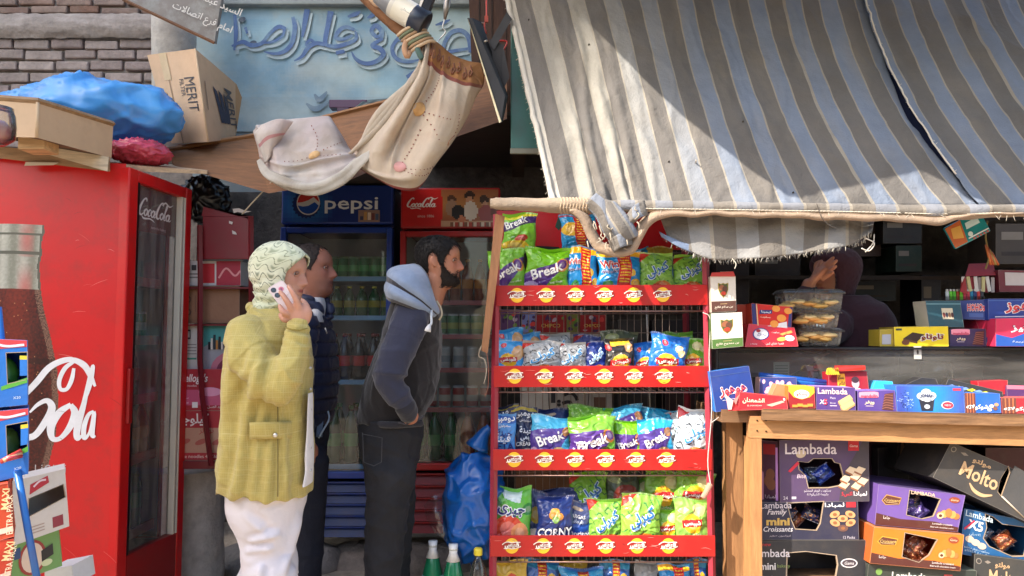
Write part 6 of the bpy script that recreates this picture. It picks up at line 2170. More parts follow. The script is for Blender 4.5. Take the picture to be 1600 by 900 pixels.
def bag(name,label,cat_,q,d,des,roll=0.0,lean=8,yaw=0.0,T=.34,group=None,sag=1.0):
	x0,y0,x1,y1 = q
	w,h = x1 - x0,y1 - y0
	D = BAG_D[des]
	_bn[0] += 1
	sd = _bn[0] * 3.7
	F = Fr((x0 + x1) / 2,y1,d,yaw=yaw,lean=lean,roll=roll)
	ex = [random.uniform(-.05,.05) for _ in range(6)]
	th = T * w
	def surf(u,v,back=False):
		seal = min(1,max(0,min(v,1 - v) - .045) / .2)
		pr = math.sin(PI * min(1,max(0,(v - .045) / .91)) ** .86) ** .62 if .045 < v < .955 else 0
		cr = max(0,1 - (2 * u - 1) ** 2) ** .62
		z = th * .5 * pr * cr
		nz = noise.noise(Vector((u * 3 + sd,v * 3.4,sd))) * .10 + (1 - abs(noise.noise(Vector((u * 4.4 + sd,v * 5,2 * sd)))) * 2) * .06
		pin = math.sin(u * 34 + sd + 3 * noise.noise(Vector((u * 3,v * 3,sd)))) * .035 * (1 - seal) * min(1,6 * min(u,1 - u))
		cre = max(0,1 - abs(noise.noise(Vector((u * 3.2 + v * 2 + sd,v * 3 - u,sd)))) * 7) - .8 * max(0,1 - abs(noise.noise(Vector((u * 2.6 - v * 2 + sd,v * 4,sd + 5)))) * 6)
		z += th * ((nz + .085 * cre) * min(1,pr * 1.4) * cr ** .5 + pin)
		wx = 1 - .085 * math.sin(PI * v) ** .8 + .02 * noise.noise(Vector((v * 5,sd,u)))
		x = (u - .5) * w * wx + w * ex[0] * (v - .3) ** 2 + w * .02 * math.sin(v * 9 + sd)
		y = v * h + h * .03 * math.sin(u * 5 + sd) * v + h * .045 * noise.noise(Vector((u * 2.6,sd,1))) * v
		if v > .9:
			z += th * .25 * ((v - .9) / .1) * math.sin(u * 4 + sd) - (v - .9) * th * .6
		return Vector((x,y,(-z * .8 if back else z) + th * .42))
	b = D['b']
	jt = random.uniform(-.06,.06)
	base = mixc(S(*b),(1,1,1) if jt > 0 else (0,0,0),abs(jt))
	flat_ops = [o for o in D['ops'] if o[0] in ('band','ell','squig','lines')]
	def colf(u,v,p):
		if v < .035 or v > .965:
			return mixc(base,S(215,215,215),.35 if int(u * 40) % 2 else .1)
		c = base
		for o in flat_ops:
			if o[0] == 'band' and in_poly(u,v,o[1]):
				c = S(*o[2])
			elif o[0] == 'ell':
				q_ = ((u - o[1]) / o[3]) ** 2 + ((v - o[2]) / o[4]) ** 2
				if q_ < 1:
					c = mixc(S(*o[5]),(1,1,1),.12 * (q_ < .3))
			elif o[0] == 'squig':
				f = (v * 4.2 + u * 1.8 + .32 * math.sin(u * 16 + int(v * 4.2 + u * 1.8) * 2)) % 1
				if f < .15 and noise.noise(Vector((u * 5,v * 5,sd))) > -.18:
					c = S(*o[1])
			elif o[0] == 'lines' and abs(u - o[1]) < o[2] / 2 and .1 < v < .95 and (v * 13) % 1 < .42 and noise.noise(Vector((u * 40,int(v * 13),2))) > -.2:
				c = S(*o[3])
		return c
	nu,nv = max(16,min(72,int(w * .95))),max(14,min(74,int(h * .95)))
	mb = MB()
	mb.grid([[F @ surf(j / nu,i / nv) for j in range(nu + 1)] for i in range(nv + 1)],colf,M_FOIL)
	mb.grid([[F @ surf(j / 12,i / 12,True) for j in range(13)] for i in range(13)],base,M_FOIL,flip=True)
	for o in D['ops']:
		if o[0] == 'txt':
			def wp(X,Y,z):
				s_ = surf(min(.99,max(.01,X / w + .5)),min(.98,max(.02,Y / h)))
				return F @ Vector((s_.x,s_.y,s_.z + z))
			kw = dict(warp=wp,rot=o[5] * h / w if abs(o[5]) > 10 else o[5],off=.025,m=M_FOIL)
			tm = text_mesh(o[1],.025,0)
			asp = (tm[3] - tm[2]) / max(1e-6,tm[5] - tm[4])
			ww = o[4] * w
			hh = min(ww / asp,.3 * h)
			if o[7]:
				mb.text(F,o[1],(o[2] - .5) * w,o[3] * h,S(*o[7]),w=ww,h=hh,z=1.0,fit=tm[2:],**{**kw,'off': .09})
			mb.text(F,o[1],(o[2] - .5) * w,o[3] * h,S(*o[6]),w=ww,h=hh,z=1.7,**kw)
	return tag(mb.build(name),label,cat_,group)
cp = 'crisp_packet'
G1,G2,G3,G4,G5 = ('packets on the top rack row','packets on the second rack row','packets on the third rack row','packets on the fourth rack row','packets on the lowest rack row')
bag(cp,'lime packet with yellow base and red peppers topmost beside the wooden prop','crisp packet',(783,334,838,394),3.22,'break_chili',-2,4,group=G1)
bag(cp,'pale blue packet with red ribbon half hidden behind the awning knot','crisp packet',(876,336,934,390),3.22,'win_top',3,4,group=G1)
bag(cp,'lime and purple packet behind the wooden prop on the top row','crisp packet',(764,390,824,454),3.10,'break_green',3,group=G1)
bag(cp,'wide lime and purple packet next to the blue ones on the top row','crisp packet',(817,388,889,454),3.09,'break_green',-3,group=G1)
bag(cp,'bright blue packet with red ribbon beside the wide lime packet','crisp packet',(884,386,935,454),3.09,'win',0,group=G1)
bag(cp,'bright blue packet with red ribbon under the hanging awning knot','crisp packet',(931,392,1001,454),3.09,'win',-2,group=G1)
bag(cp,'green squiggle packet beside the blue packets on the top row','crisp packet',(998,396,1054,454),3.09,'curly_green',2,group=G1)
bag(cp,'green squiggle packet at the end post of the top row','crisp packet',(1047,400,1101,454),3.10,'curly_green',-5,group=G1)
bag(cp,'blue packet peeping out behind the awning knot','crisp packet',(985,388,1022,440),3.24,'win_top',8,group=G1)
bag(cp,'orange and yellow topped packet behind the green squiggle ones','crisp packet',(1010,386,1052,440),3.24,'yellow_low',0,group=G1)
bag(cp,'light blue potato packet upper one by the rack post on row two','crisp packet',(772,514,822,572),3.22,'chipsy_light',3,group=G2)
bag(cp,'light blue potato packet in front at the post end of row two','crisp packet',(768,534,820,582),3.09,'chipsy_light',-2,group=G2)
bag(cp,'wide silver squiggle packet with red corner on row two','crisp packet',(814,534,875,582),3.08,'curly_silver',-4,group=G2)
bag(cp,'narrower silver squiggle packet next to the navy one on row two','crisp packet',(868,536,918,582),3.09,'curly_silver',2,group=G2)
bag(cp,'navy squiggle packet with red top on row two','crisp packet',(910,535,951,582),3.1,'curly_navy',2,group=G2)
bag(cp,'black and yellow potato packet in the middle of row two','crisp packet',(944,530,992,582),3.08,'chipsy_black',0,group=G2)
bag(cp,'dark green topped packet standing behind the black and yellow one','crisp packet',(936,518,996,574),3.22,'dark_red',0,group=G2)
bag(cp,'deep blue potato packet squeezed beside the black and yellow one','crisp packet',(984,536,1030,582),3.12,'chipsy_blue',3,group=G2)
bag(cp,'large tilted blue potato packet with yellow disc on row two','crisp packet',(1009,524,1070,584),3.06,'chipsy_blue',-8,group=G2)
bag(cp,'lime potato packet at the far post of row two','crisp packet',(1058,530,1102,582),3.1,'chipsy_lime',-3,group=G2)
bag(cp,'dark silver packet top peeping between the silver squiggle ones','crisp packet',(848,522,896,574),3.2,'curly_silver',4,group=G2)
bag(cp,'navy packet standing behind the narrow silver one on row two','crisp packet',(890,524,940,574),3.22,'curly_navy',-6,group=G2)
bag(cp,'light blue packet behind the wide silver one on row two','crisp packet',(806,522,852,574),3.22,'chipsy_light',8,group=G2)
bag(cp,'lime packet standing behind the large tilted blue one','crisp packet',(1040,520,1088,574),3.22,'chipsy_lime',5,group=G2)
bag(cp,'navy packet slumped behind the first cyan and purple one','crisp packet',(836,640,886,694),3.22,'doritos',-4,group=G3)
bag(cp,'blue feta packet at the post end of row three','crisp packet',(768,648,806,712),3.07,'feta',-1,group=G3)
bag(cp,'navy creamy cheese packet behind the blue feta one','crisp packet',(796,638,842,712),3.12,'creamy',2,group=G3)
bag(cp,'navy packet lying behind the feta packet','crisp packet',(770,636,816,694),3.25,'creamy',4,group=G3)
bag(cp,'cyan and purple packet next to the navy creamy one','crisp packet',(826,652,892,714),3.07,'break_blue',-2,group=G3)
bag(cp,'wide lime topped purple packet in the middle of row three','crisp packet',(887,652,962,714),3.05,'break_low',1,group=G3)
bag(cp,'narrow lime and purple packet right of the wide one on row three','crisp packet',(955,658,1004,714),3.08,'break_low',-2,group=G3)
bag(cp,'cyan and purple packet near the silver one on row three','crisp packet',(996,656,1052,714),3.07,'break_blue',1,group=G3)
bag(cp,'silver and red squiggle packet leaning on the post of row three','crisp packet',(1048,640,1107,714),3.07,'curly_white',-10,group=G3)
bag(cp,'lime packet heaped behind the wide purple one','crisp packet',(884,636,956,690),3.2,'break_green',-3,group=G3)
bag(cp,'cyan packet heaped behind the lime ones on row three','crisp packet',(948,636,1010,690),3.2,'break_blue',5,group=G3)
bag(cp,'cyan packet slumped behind the second cyan and purple packet','crisp packet',(996,640,1056,690),3.22,'break_blue',-6,group=G3)
bag(cp,'silver packet with red top behind the leaning silver one','crisp packet',(1044,644,1080,700),3.2,'curly_white',6,group=G3)
bag(cp,'green packet printed with tomatoes by the post on row four','crisp packet',(768,764,830,848),3.06,'tomato',-2,group=G4)
bag(cp,'dark navy corn packet tucked behind the large white lettered one','crisp packet',(818,770,850,846),3.12,'corn_small',-5,group=G4)
bag(cp,'navy corn packet with big white capital letters on row four','crisp packet',(836,778,894,848),3.05,'corny',-3,group=G4)
bag(cp,'navy tortilla packet with small white letters on row four','crisp packet',(882,786,926,848),3.08,'doritos',-2,group=G4)
bag(cp,'navy packet lying behind the white lettered corn packet','crisp packet',(838,764,912,806),3.2,'corn_small',3,group=G4)
bag(cp,'green squiggle packet beside the navy ones on row four','crisp packet',(920,782,976,848),3.07,'curly_green',2,group=G4)
bag(cp,'larger green squiggle packet tilted in the middle of row four','crisp packet',(966,774,1030,848),3.05,'curly_green',-4,group=G4)
bag(cp,'small lime potato packet between the tilted one and the end packet','crisp packet',(1018,798,1062,848),3.08,'chipsy_green',-4,group=G4)
bag(cp,'lime potato packet at the end post of row four','crisp packet',(1054,782,1108,848),3.06,'chipsy_green',1,group=G4)
bag(cp,'green squiggle packet stacked upper middle of row four','crisp packet',(888,740,948,806),3.2,'curly_green',-2,group=G4)
bag(cp,'dark green and red packet stacked beside the upper squiggle one','crisp packet',(944,738,1002,802),3.22,'dark_red',3,group=G4)
bag(cp,'lime potato packet on top of the small lime one','crisp packet',(1002,738,1062,806),3.18,'chipsy_green',-6,group=G4)
bag(cp,'lime potato packet on top of the end one of row four','crisp packet',(1044,736,1106,802),3.16,'chipsy_green',-14,group=G4)
bag(cp,'lime packet sagging sideways among the stacked lime packets','crisp packet',(990,748,1040,806),3.24,'chipsy_lime',20,group=G4)
for i,(x0,x1,y,ds,r) in enumerate(((776,826,878,'yellow_low',2),(812,872,876,'blue_low',-3),(866,920,880,'yellow_low',2),(874,944,890,'blue_low',-1),(940,988,878,'blue_low',4),(982,1034,880,'silver',-10),(1030,1080,884,'win',2),(1070,1106,878,'blue_low',0))):
	bag(cp,('yellow and blue packet nearest the post on the lowest row','blue packet with red ribbon, second on the lowest row','yellow and blue packet between blue ones on the lowest row','wide blue packet in front on the lowest row','blue packet beside the silver one on the lowest row','crumpled silver packet on the lowest row','bright blue packet beyond the silver one on the lowest row','blue packet at the end post of the lowest row')[i],'crisp packet',(x0,y,x1,y + 62),3.1 + .05 * (i % 3),ds,r,group=G5)
for i,(x0,y0,x1,y1,c,t) in enumerate(((778,484,815,521,(96,60,110),''),(812,488,838,521,(120,130,190),''),(836,492,885,521,(150,24,36),'CHIPCO'),(886,490,906,521,(120,120,60),''),(904,492,946,521,(156,26,38),'CHIPCO'))):
	def dk(mb,F,W,H,c=c,t=t,i=i):
		rr = random.Random(i)
		for k in range(10):
			mb.ell(F,rr.uniform(4,W - 4),rr.uniform(4,H - 4),rr.uniform(2,5),rr.uniform(1.5,4),S(*rr.choice(((206,60,60),(110,150,60),(190,170,190),(70,40,90)))),z=.4,rot=rr.uniform(0,90))
		if t:
			mb.rect(F,2,H * .2,W - 2,H * .62,S(160,22,34),z=.7)
			mb.text(F,t,W / 2,H * .42,S(216,196,90),w=W * .6,z=1)
	carton('sweet_box',('purple printed sweet box behind the upper wire of row two','lilac sweet box behind row two','dark red sweet box with gold letters next to the lilac one','olive sweet box between the dark red ones','dark red sweet box with gold letters beyond the olive one')[i],'box',(x0,y0,x1,y1,3.45),.15,c,dk,group='sweet boxes behind the rack')
def d_wc(mb,F,W,H):
	mb.text(F,'كرتونة',W * .5,H * .36,S(44,44,54),w=H * .5,rot=90,off=.03)
	mb.stroke(F,[(W * .3,H * .9),(W * .32,H * .3),(W * .5,H * .06),(W * .72,H * .3),(W * .76,H * .9)],1.2,S(60,60,66),.5)
	mb.rect(F,W * .33,H * .4,W * .38,H * .6,S(50,50,60),z=.5)
	mb.rect(F,W * .8,H * .2,W * .93,H * .45,S(120,90,80),z=.5)
carton('white_carton','large pale carton with dark upright Arabic lettering behind the rack','carton',(814,522,956,702,3.75),.3,(196,194,192),d_wc)
carton('cardboard_carton','brown carton behind the fourth rack row','carton',(806,738,962,812,3.75),.3,(134,96,70),None,m=M_RAW)
for i,x in enumerate((908,1010)):
	mb = MB()
	mb.tube([P(x,480,3.6),P(x + 6,640,3.6),P(x + 8,900,3.6)],.006 if i == 0 else .004,S(206,198,186),M_METAL,n=8)
	tag(mb.build('metal_rod'),('thicker pale rod standing behind the rack','thinner pale rod standing behind the rack')[i],'rod')
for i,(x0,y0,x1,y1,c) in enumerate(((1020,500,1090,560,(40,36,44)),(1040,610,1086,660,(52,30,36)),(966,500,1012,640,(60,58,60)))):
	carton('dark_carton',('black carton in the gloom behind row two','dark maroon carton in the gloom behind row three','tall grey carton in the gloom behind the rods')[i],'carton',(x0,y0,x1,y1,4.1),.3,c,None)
mb = MB()
mb.hexa([P(752,548,2.94),P(762,552,2.94),P(789,338,2.89),P(774,334,2.89)],[P(752,548,2.985),P(762,552,2.985),P(789,338,2.935),P(774,334,2.935)],S(148,104,72),M_WOODV)
tag(mb.build('wooden_prop'),'slanting wooden batten propping the awning pole at the rack','prop')
mb = MB()
mb.tube(cat([P(752,540,2.93),P(748,556,2.93),P(757,562,2.93),P(760,580,2.93),P(756,600,2.93)],6),.0016,S(196,180,160),M_CLOTH,n=5)
mb.tube(cat([P(756,545,2.92),P(762,560,2.92),P(763,600,2.93),P(758,620,2.93)],6),.0014,S(150,90,70),M_CLOTH,n=5)
tag(mb.build('loose_string'),'loose string ends hanging from the wooden prop','string')
mb = MB()
mb.tube(cat([P(1098,488,2.97),P(1110,500,2.97),P(1108,560,2.97),P(1112,640,2.965),P(1106,720,2.97),P(1110,760,2.965),P(1102,772,2.96)],6),.0022,S(206,190,186),M_CLOTH,n=5)
mb.tube(cat([P(1110,756,2.96),P(1104,768,2.955),P(1098,778,2.955)],4),.011,S(196,140,120),M_CLOTH,n=8)
mb.tube(cat([P(1112,660,2.96),P(1125,650,2.97),P(1132,640,2.98)],4),.0016,S(206,200,196),M_CLOTH,n=5)
tag(mb.build('tied_cord'),'pale knotted cord running down the outer rack post','cord')
ns = thing('snack_stand',Vector((P(0,900,1.95).x,2.0,0.0)),'blue tube snack stand of torn display boxes before the red fridge','stand')
mb = MB()
mb.tube([P(27,735,1.93),P(44,830,1.93),P(58,905,1.93)],.0085,S(40,110,190),M_PAINT,n=10)
mb.build('pole',ns)
mb = MB()
mb.tube([P(-3,480,1.97),P(3,540,1.97),P(8,640,1.97)],.0085,S(40,110,190),M_PAINT,n=10)
mb.build('pole',ns)
def d_s1(mb,F,W,H):
	mb.poly(F,[(0,H * .82),(W,H * .9),(W,H),(0,H)],S(206,60,70),z=.3)
	mb.stroke(F,[(W * .3,H * .95),(W * .6,H * .9),(W * .95,H * .93)],4,S(220,220,236),.7)
	mb.rect(F,0,0,W,H * .26,S(30,110,200),z=.3)
	mb.poly(F,[(W * .5,H * .24),(W,H * .34),(W,H * .42),(W * .5,H * .3)],S(90,170,60),z=.5)
	mb.rect(F,W * .86,H * .45,W,H * .7,S(40,120,210),z=.5)
	mb.rect(F,W * .86,H * .7,W,H * .76,S(226,200,60),z=.6)
	mb.text(F,'X20',W * .8,H * .12,S(220,235,245),w=10)
hA = lambda W_,H_: [(W_ * .52,H_ * .36),(W_ * .84,H_ * .42),(W_ * .84,H_ * .86),(W_ * .5,H_ * .84)]
o,F,W,H = carton('display_box','blue red torn display box of green sweets, upper one of the snack stand','box',[(-40,640,1.9),(43,632,1.94),(42,532,1.94),(-40,528,1.9)],.12,(30,112,200),d_s1,dirv=(-.62,1,0),hole=hA(85,105),group='boxes on the snack stand')
o,F,W,H = carton('display_box','blue red torn display box of foil sweets, below the green sweets one','box',[(-40,762,1.9),(44,740,1.94),(44,638,1.94),(-40,646,1.9)],.12,(30,112,200),d_s1,dirv=(-.62,1,0),hole=hA(85,105),group='boxes on the snack stand')
for i,(y,c) in enumerate(((590,(96,170,50)),(696,(110,150,60)))):
	sack('sweet_wrapper',('green wrapper bulging inside the upper blue display box','green wrapper inside the lower blue display box')[i],'wrapper',P(10,y,1.98),(.028,.028,.05),S(*c),M_FOIL,.008,26,i * 4.0,nu=30,nv=20)
for k in range(3):
	mb = MB()
	mb.tube([P(0 + 5 * k,722 - 2 * k,1.9),P(34,704 + 4 * k,1.93)],.006,S(*((190,60,50),(206,160,120),(170,50,60))[k]),M_FOIL,n=8)
	tag(mb.build('sweet_bar'),('bright red foil sweet bar poking out of the lower display box','tan foil sweet bar between the red ones in the display box','crimson foil sweet bar beside the tan one in the display box')[k],'sweet','foil sweet bars in the lower display box')
def d_or(mb,F,W,H):
	mb.text(F,'MAXI',W * .9,H * .72,S(250,220,160),w=34,rot=80,off=.02)
	mb.text(F,'EXTRA PACK',W * .96,H * .42,S(250,226,190),w=64,h=9,rot=84,off=.01)
	mb.rect(F,0,H * .1,W,H * .2,S(240,210,190),z=.4)
carton('display_box','orange red display box at the very edge of the snack stand','box',[(-50,930,1.86),(16,905,1.9),(21,842,1.9),(-50,850,1.86)],.12,(206,64,40),d_or,dirv=(-.62,1,0),group='boxes on the snack stand')
carton('display_box','orange display box with sideways lettering at the edge of the snack stand','box',[(-50,858,1.86),(22,838,1.9),(12,755,1.9),(-50,766,1.86)],.12,(200,70,36),d_or,dirv=(-.62,1,0),group='boxes on the snack stand')
def d_pb(mb,F,W,H):
	mb.poly(F,[(W * .3,H * .72),(W * .68,H * .84),(W * .66,H * .96),(W * .32,H * .88)],S(180,40,56),z=.4)
	mb.stroke(F,[(W * .38,H * .83),(W * .5,H * .9),(W * .62,H * .9)],3,S(230,200,206),.7)
	mb.rect(F,W * .7,H * .06,W * .9,H * .24,S(140,46,60),z=.4)
	for k in range(3):
		mb.rect(F,W * .2,H * (.08 + .05 * k),W * .55,H * (.1 + .05 * k),S(170,150,140),z=.4)
carton('display_box','pale maroon and white torn display box against the red fridge','box',[(22,852,2.2),(108,822,2.3),(101,733,2.3),(20,752,2.2)],.12,(206,198,190),d_pb,dirv=(-.6,1,0),hole=[(20,36),(74,50),(72,72),(22,64)],group='boxes on the snack stand')
def d_gb(mb,F,W,H):
	mb.ell(F,W * .42,H * .5,20,26,S(150,50,44),z=.4)
	mb.ell(F,W * .42,H * .5,16,22,S(214,190,170),z=.6)
	mb.rect(F,W * .05,H * .6,W * .18,H * .9,S(40,70,110),z=.5)
	mb.poly(F,[(W * .6,H * .3),(W * .85,H * .4),(W * .85,H * .7),(W * .6,H * .6)],S(40,34,30),z=.7)
	mb.ell(F,W * .7,H * .24,8,5,S(200,206,160),z=.8)
carton('display_box','green display box under the pale maroon one by the red fridge','box',[(18,912,2.2),(97,884,2.3),(91,828,2.3),(18,854,2.2)],.12,(110,150,84),d_gb,dirv=(-.6,1,0),group='boxes on the snack stand')
carton('display_box','plain white box at the bottom before the red fridge','box',[(70,925,2.4),(116,915,2.42),(112,884,2.42),(70,892,2.4)],.12,(206,206,210),None,group='boxes on the snack stand')
# ---------------------------------------------------------------- striped awning
def awn(k,v):
	"""point of the awning: k counts stripes from the free edge, v 0 at the top, 1 at the pole"""
	xt = 829 + 56.2 * k - .36 * 0
	xb = float(np.interp(k,[-.62,0,1,2,3,4,8,9.86,16],[868,908,967,1021,1081,1146,1439,1572,2010]))
	y = -170 + (322 - -170) * v
	s = (322 - y) / 322
	x = xb + (xt - xb) * s
	if k < 0:
		x = xb + (795 + (k + .62) * 56 - xb) * s
	b = -24 * max(0,min(1,(k - 2.5) / 5.5)) * max(0,4 * s * (1 - s))
	d = 2.865 + .62 * (1 - v) - .05 * math.sin(PI * v) - .02 * math.sin(PI * v) * math.sin(k * 1.1)
	p = P(x + b,y,d)
	w = .012 * fbm(p.x * 3,p.z * 3,2) + .006 * noise.noise(Vector((p.x * 11,p.z * 9,4))) + .005 * max(0,1 - abs(noise.noise(Vector((p.x * 9 + p.z * 3,p.z * 4 - p.x * 2,8)))) * 6)
	if v > .3:
		u_ = math.exp(-((k - 1.0) / 1.3) ** 2) * (v - .3)
		w += .016 * u_ * math.sin(k * 13 + v * 5 + 3 * noise.noise(Vector((k * 2,v * 5,1)))) + .014 * u_ * noise.noise(Vector((k * 6,v * 16,7)))
	w += .012 * math.exp(-((k - 5.2) / .5) ** 2) * noise.noise(Vector((k * 5,v * 14,2))) * v
	p.y -= w
	p.z += w * .4
	return p
M_AWN = bpy.data.materials.new('striped_awning_cloth')
M_AWN.use_nodes = True
nt_ = M_AWN.node_tree
N_,L_ = nt_.nodes,nt_.links
pb = N_['Principled BSDF']
pb.inputs['Roughness'].default_value = .92
pb.inputs['Sheen Weight'].default_value = .1
at = N_.new('ShaderNodeAttribute')
at.attribute_name = 'Col'
tc = N_.new('ShaderNodeTexCoord')
nz = N_.new('ShaderNodeTexNoise')
nz.inputs['Scale'].default_value = 3.2
nz.inputs['Detail'].default_value = 8
nz.inputs['Roughness'].default_value = .7
L_.new(tc.outputs['Object'],nz.inputs['Vector'])
mr = N_.new('ShaderNodeMapRange')
mr.inputs['From Min'].default_value = .3
mr.inputs['From Max'].default_value = .72
mr.inputs['To Min'].default_value = 1.12
mr.inputs['To Max'].default_value = .78
L_.new(nz.outputs['Fac'],mr.inputs['Value'])
sc_ = N_.new('ShaderNodeVectorMath')
sc_.operation = 'SCALE'
L_.new(at.outputs['Color'],sc_.inputs[0])
L_.new(mr.outputs[0],sc_.inputs['Scale'])
L_.new(sc_.outputs[0],pb.inputs['Base Color'])
n2 = N_.new('ShaderNodeTexNoise')
n2.inputs['Scale'].default_value = 170
n2.inputs['Detail'].default_value = 4
L_.new(tc.outputs['Object'],n2.inputs['Vector'])
n3 = N_.new('ShaderNodeTexNoise')
n3.inputs['Scale'].default_value = 26
n3.inputs['Detail'].default_value = 5
L_.new(tc.outputs['Object'],n3.inputs['Vector'])
ad = N_.new('ShaderNodeMath')
ad.operation = 'MULTIPLY_ADD'
ad.inputs[1].default_value = .35
L_.new(n2.outputs['Fac'],ad.inputs[0])
L_.new(n3.outputs['Fac'],ad.inputs[2])
bp = N_.new('ShaderNodeBump')
bp.inputs['Strength'].default_value = .8
bp.inputs['Distance'].default_value = .010
L_.new(ad.outputs[0],bp.inputs['Height'])
L_.new(bp.outputs[0],pb.inputs['Normal'])
tr = N_.new('ShaderNodeBsdfTranslucent')
L_.new(sc_.outputs[0],tr.inputs['Color'])
ms = N_.new('ShaderNodeMixShader')
ms.inputs[0].default_value = .10
L_.new(pb.outputs[0],ms.inputs[1])
L_.new(tr.outputs[0],ms.inputs[2])
L_.new(ms.outputs[0],N_['Material Output'].inputs['Surface'])
A_LT,A_TP,A_LN = S(126,137,156),S(111,107,104),S(160,153,142)
def stripe(k,sun_mix=0.0):
	f = k % 1.0
	if f < .045 or .48 < f < .525:
		c = A_LN
	elif f < .48:
		c = mixc(A_LT,S(158,154,146),sun_mix)  # warm tone paints sunlight into the pale stripes
	else:
		c = A_TP
	return c
aw = thing('striped_awning',P(1200,330,2.86),'big faded grey and blue striped cloth awning sloping down to a wrapped pole','awning')
def awn_piece(k0,k1,name,dx=None):
	nk,nv = int((k1 - k0) * 24),90
	g,kk = [],[k0 + (k1 - k0) * j / nk for j in range(nk + 1)]
	for i in range(nv + 1):
		v = i / nv
		row = []
		for j,k in enumerate(kk):
			p = awn(k,v)
			if dx:
				p = p + dx(k,v,j,nk)
			row.append(p)
		g.append(row)
	mb = MB()
	def cc(u,v,p):
		k = k0 + (k1 - k0) * u
		c = stripe(k,max(0,min(1,1.4 - k * .3)))  # painted sun is strongest towards the free edge
		d_ = fbm(k * 1.6,v * 5,3)
		c = mixc(c,S(150,140,124),max(0,d_) * .55)
		if k < -.45:
			c = S(196,190,180)
		return c
	mb.grid(g,cc,M_AWN)
	return solid(mb.build(name,aw),.004)
def slit(k,v,j,nk):
	t = max(0,1 - abs(v - .72) / .2)
	e = max(0,(k - 8.9) / .45)
	jag = .003 * noise.noise(Vector((v * 60,1,1)))
	return Vector((-.034 * t * e - (.002 + jag) * e,.012 * e,0))
awn_piece(-.62,9.32,'near_panel',slit)
def lift(k,v,j,nk):
	e = max(0,1 - (k - 9.22) / .35)
	return Vector((.004 * noise.noise(Vector((v * 40,3,1))) * e + .006 * max(0,1 - abs(v - .75) / .2) * e,-.014 * e,.004 * e))
awn_piece(9.22,16,'far_panel',lift)
mb = MB()
for k_ in range(1):
	pts = [awn(9.24,.30 + .014 * i) + Vector((.006 * noise.noise(Vector((i * .9,2,3))),-.022,0)) for i in range(44)]
	mb.tube(pts,.0035,S(214,206,192),M_CLOTH,n=5)
for i in range(36):
	p = awn(9.24,.3 + .017 * i) + Vector((0,-.022,0))
	mb.tube([p,p + Vector((random.uniform(-.016,.01),-.008,random.uniform(-.012,.008)))],.0009,S(206,198,184),M_CLOTH,n=4)
mb.build('frayed_seam',aw)
mb = MB()
mb.grid([[awn(8.8 + .9 * j / 6,.2 + .78 * i / 12) + Vector((0,.05,-.01)) for j in range(7)] for i in range(13)],S(26,40,84),M_CLOTH)  # dark sheet added so the slit reads as a shaded gap
mb.build('gap_backing',aw)
mb = MB()
e = [awn(-.62,i / 60) for i in range(61)]
pts = [p + Vector((-.006 + .006 * noise.noise(Vector((i * .5,1,1))),-.004,0)) for i,p in enumerate(e)]
mb.tube(pts,[.012 + .004 * noise.noise(Vector((i * .4,5,1))) for i in range(61)],S(206,200,190),M_AWN,n=8)
for i in range(80):
	p = e[random.randrange(20,60)]
	mb.tube([p + Vector((-.01,-.01,0)),p + Vector((-.01 - random.uniform(.004,.018),-.012,-random.uniform(0,.02)))],.0008,S(190,182,168),M_CLOTH,n=4)
mb.build('rolled_hem',aw)
mb = MB()
p = awn(3.4,.868)
mb = MB()
mb.tube([p + Vector((0,.01,0)),p + Vector((-.004,-.022,.010))],.0028,S(200,190,176),M_METAL,n=8)
mb.build('nail',aw)
for (k,v) in ((-.2,.41),(5.4,.96),(1.3,.49),(2.7,.86),(4.9,.74)):
	q = awn(k,v)
	mb = MB()
	mb.tube([q + Vector((0,.004,0)),q + Vector((0,-.007,.003))],.0035,S(60,54,50),M_METAL,n=8)
	mb.build('nail',aw)
pl = thing('awning_pole',P(1200,328,2.85),'long horizontal pole wrapped in frayed beige awning cloth','pole')
def pole_y(x):
	return float(np.interp(x,[760,870,1100,1300,1450,1500,1560,1640],[318,321,324,327,331,331,329,329]))
def pole_pt(x):
	return P(x,pole_y(x),2.845)
g = []
xs = [766 + i * 4.5 for i in range(196)]
for x in xs:
	c = pole_pt(x)
	r = .0235 + .004 * noise.noise(Vector((x * .03,1,2))) + .006 * math.exp(-((x - 1490) / 60) ** 2) + .008 * math.exp(-((x - 890) / 40) ** 2)
	if x < 772:
		r *= .8
	row = []
	for j in range(18):
		a = 2 * PI * j / 18
		rr = r * (1 + .10 * noise.noise(Vector((x * .06,math.cos(a) * 2,math.sin(a) * 2))) + .05 * math.sin(a * 3 + x * .02))
		row.append(c + Vector((0,math.cos(a) * rr,math.sin(a) * rr)))
	g.append(row)
def pc(u,v,p):
	x = 766 + v * 196 * 4.5
	c = mixc(S(176,152,128),S(150,136,120),.5 + fbm(x * .02,u * 3))
	k = np.interp(x,[868,908,967,1021,1081,1146,1439,1572,2010],[-.62,0,1,2,3,4,8,9.86,16])
	if x > 930 and u > .12 and u < .62:
		c = mixc(stripe(float(k)),S(150,138,122),.35)
	return c
mb = MB()
mb.grid(g,pc,M_AWN,closed=True,flip=True)
mb.add(g[0],[tuple(range(18))],S(190,160,130),M_WOOD)
mb.build('wrapped_cloth',pl)
mb = MB()
for x0 in range(880,1600,6):
	c = pole_pt(x0)
	if noise.noise(Vector((x0 * .013,3,3))) > -.15:
		mb.tube([c + Vector((0,-.026,-.012)),c + Vector((.011,-.0265,-.012 + .004 * noise.noise(Vector((x0,1,1))))),c + Vector((.016,-.026,-.014))],.0017,S(206,196,180),M_CLOTH,n=4)
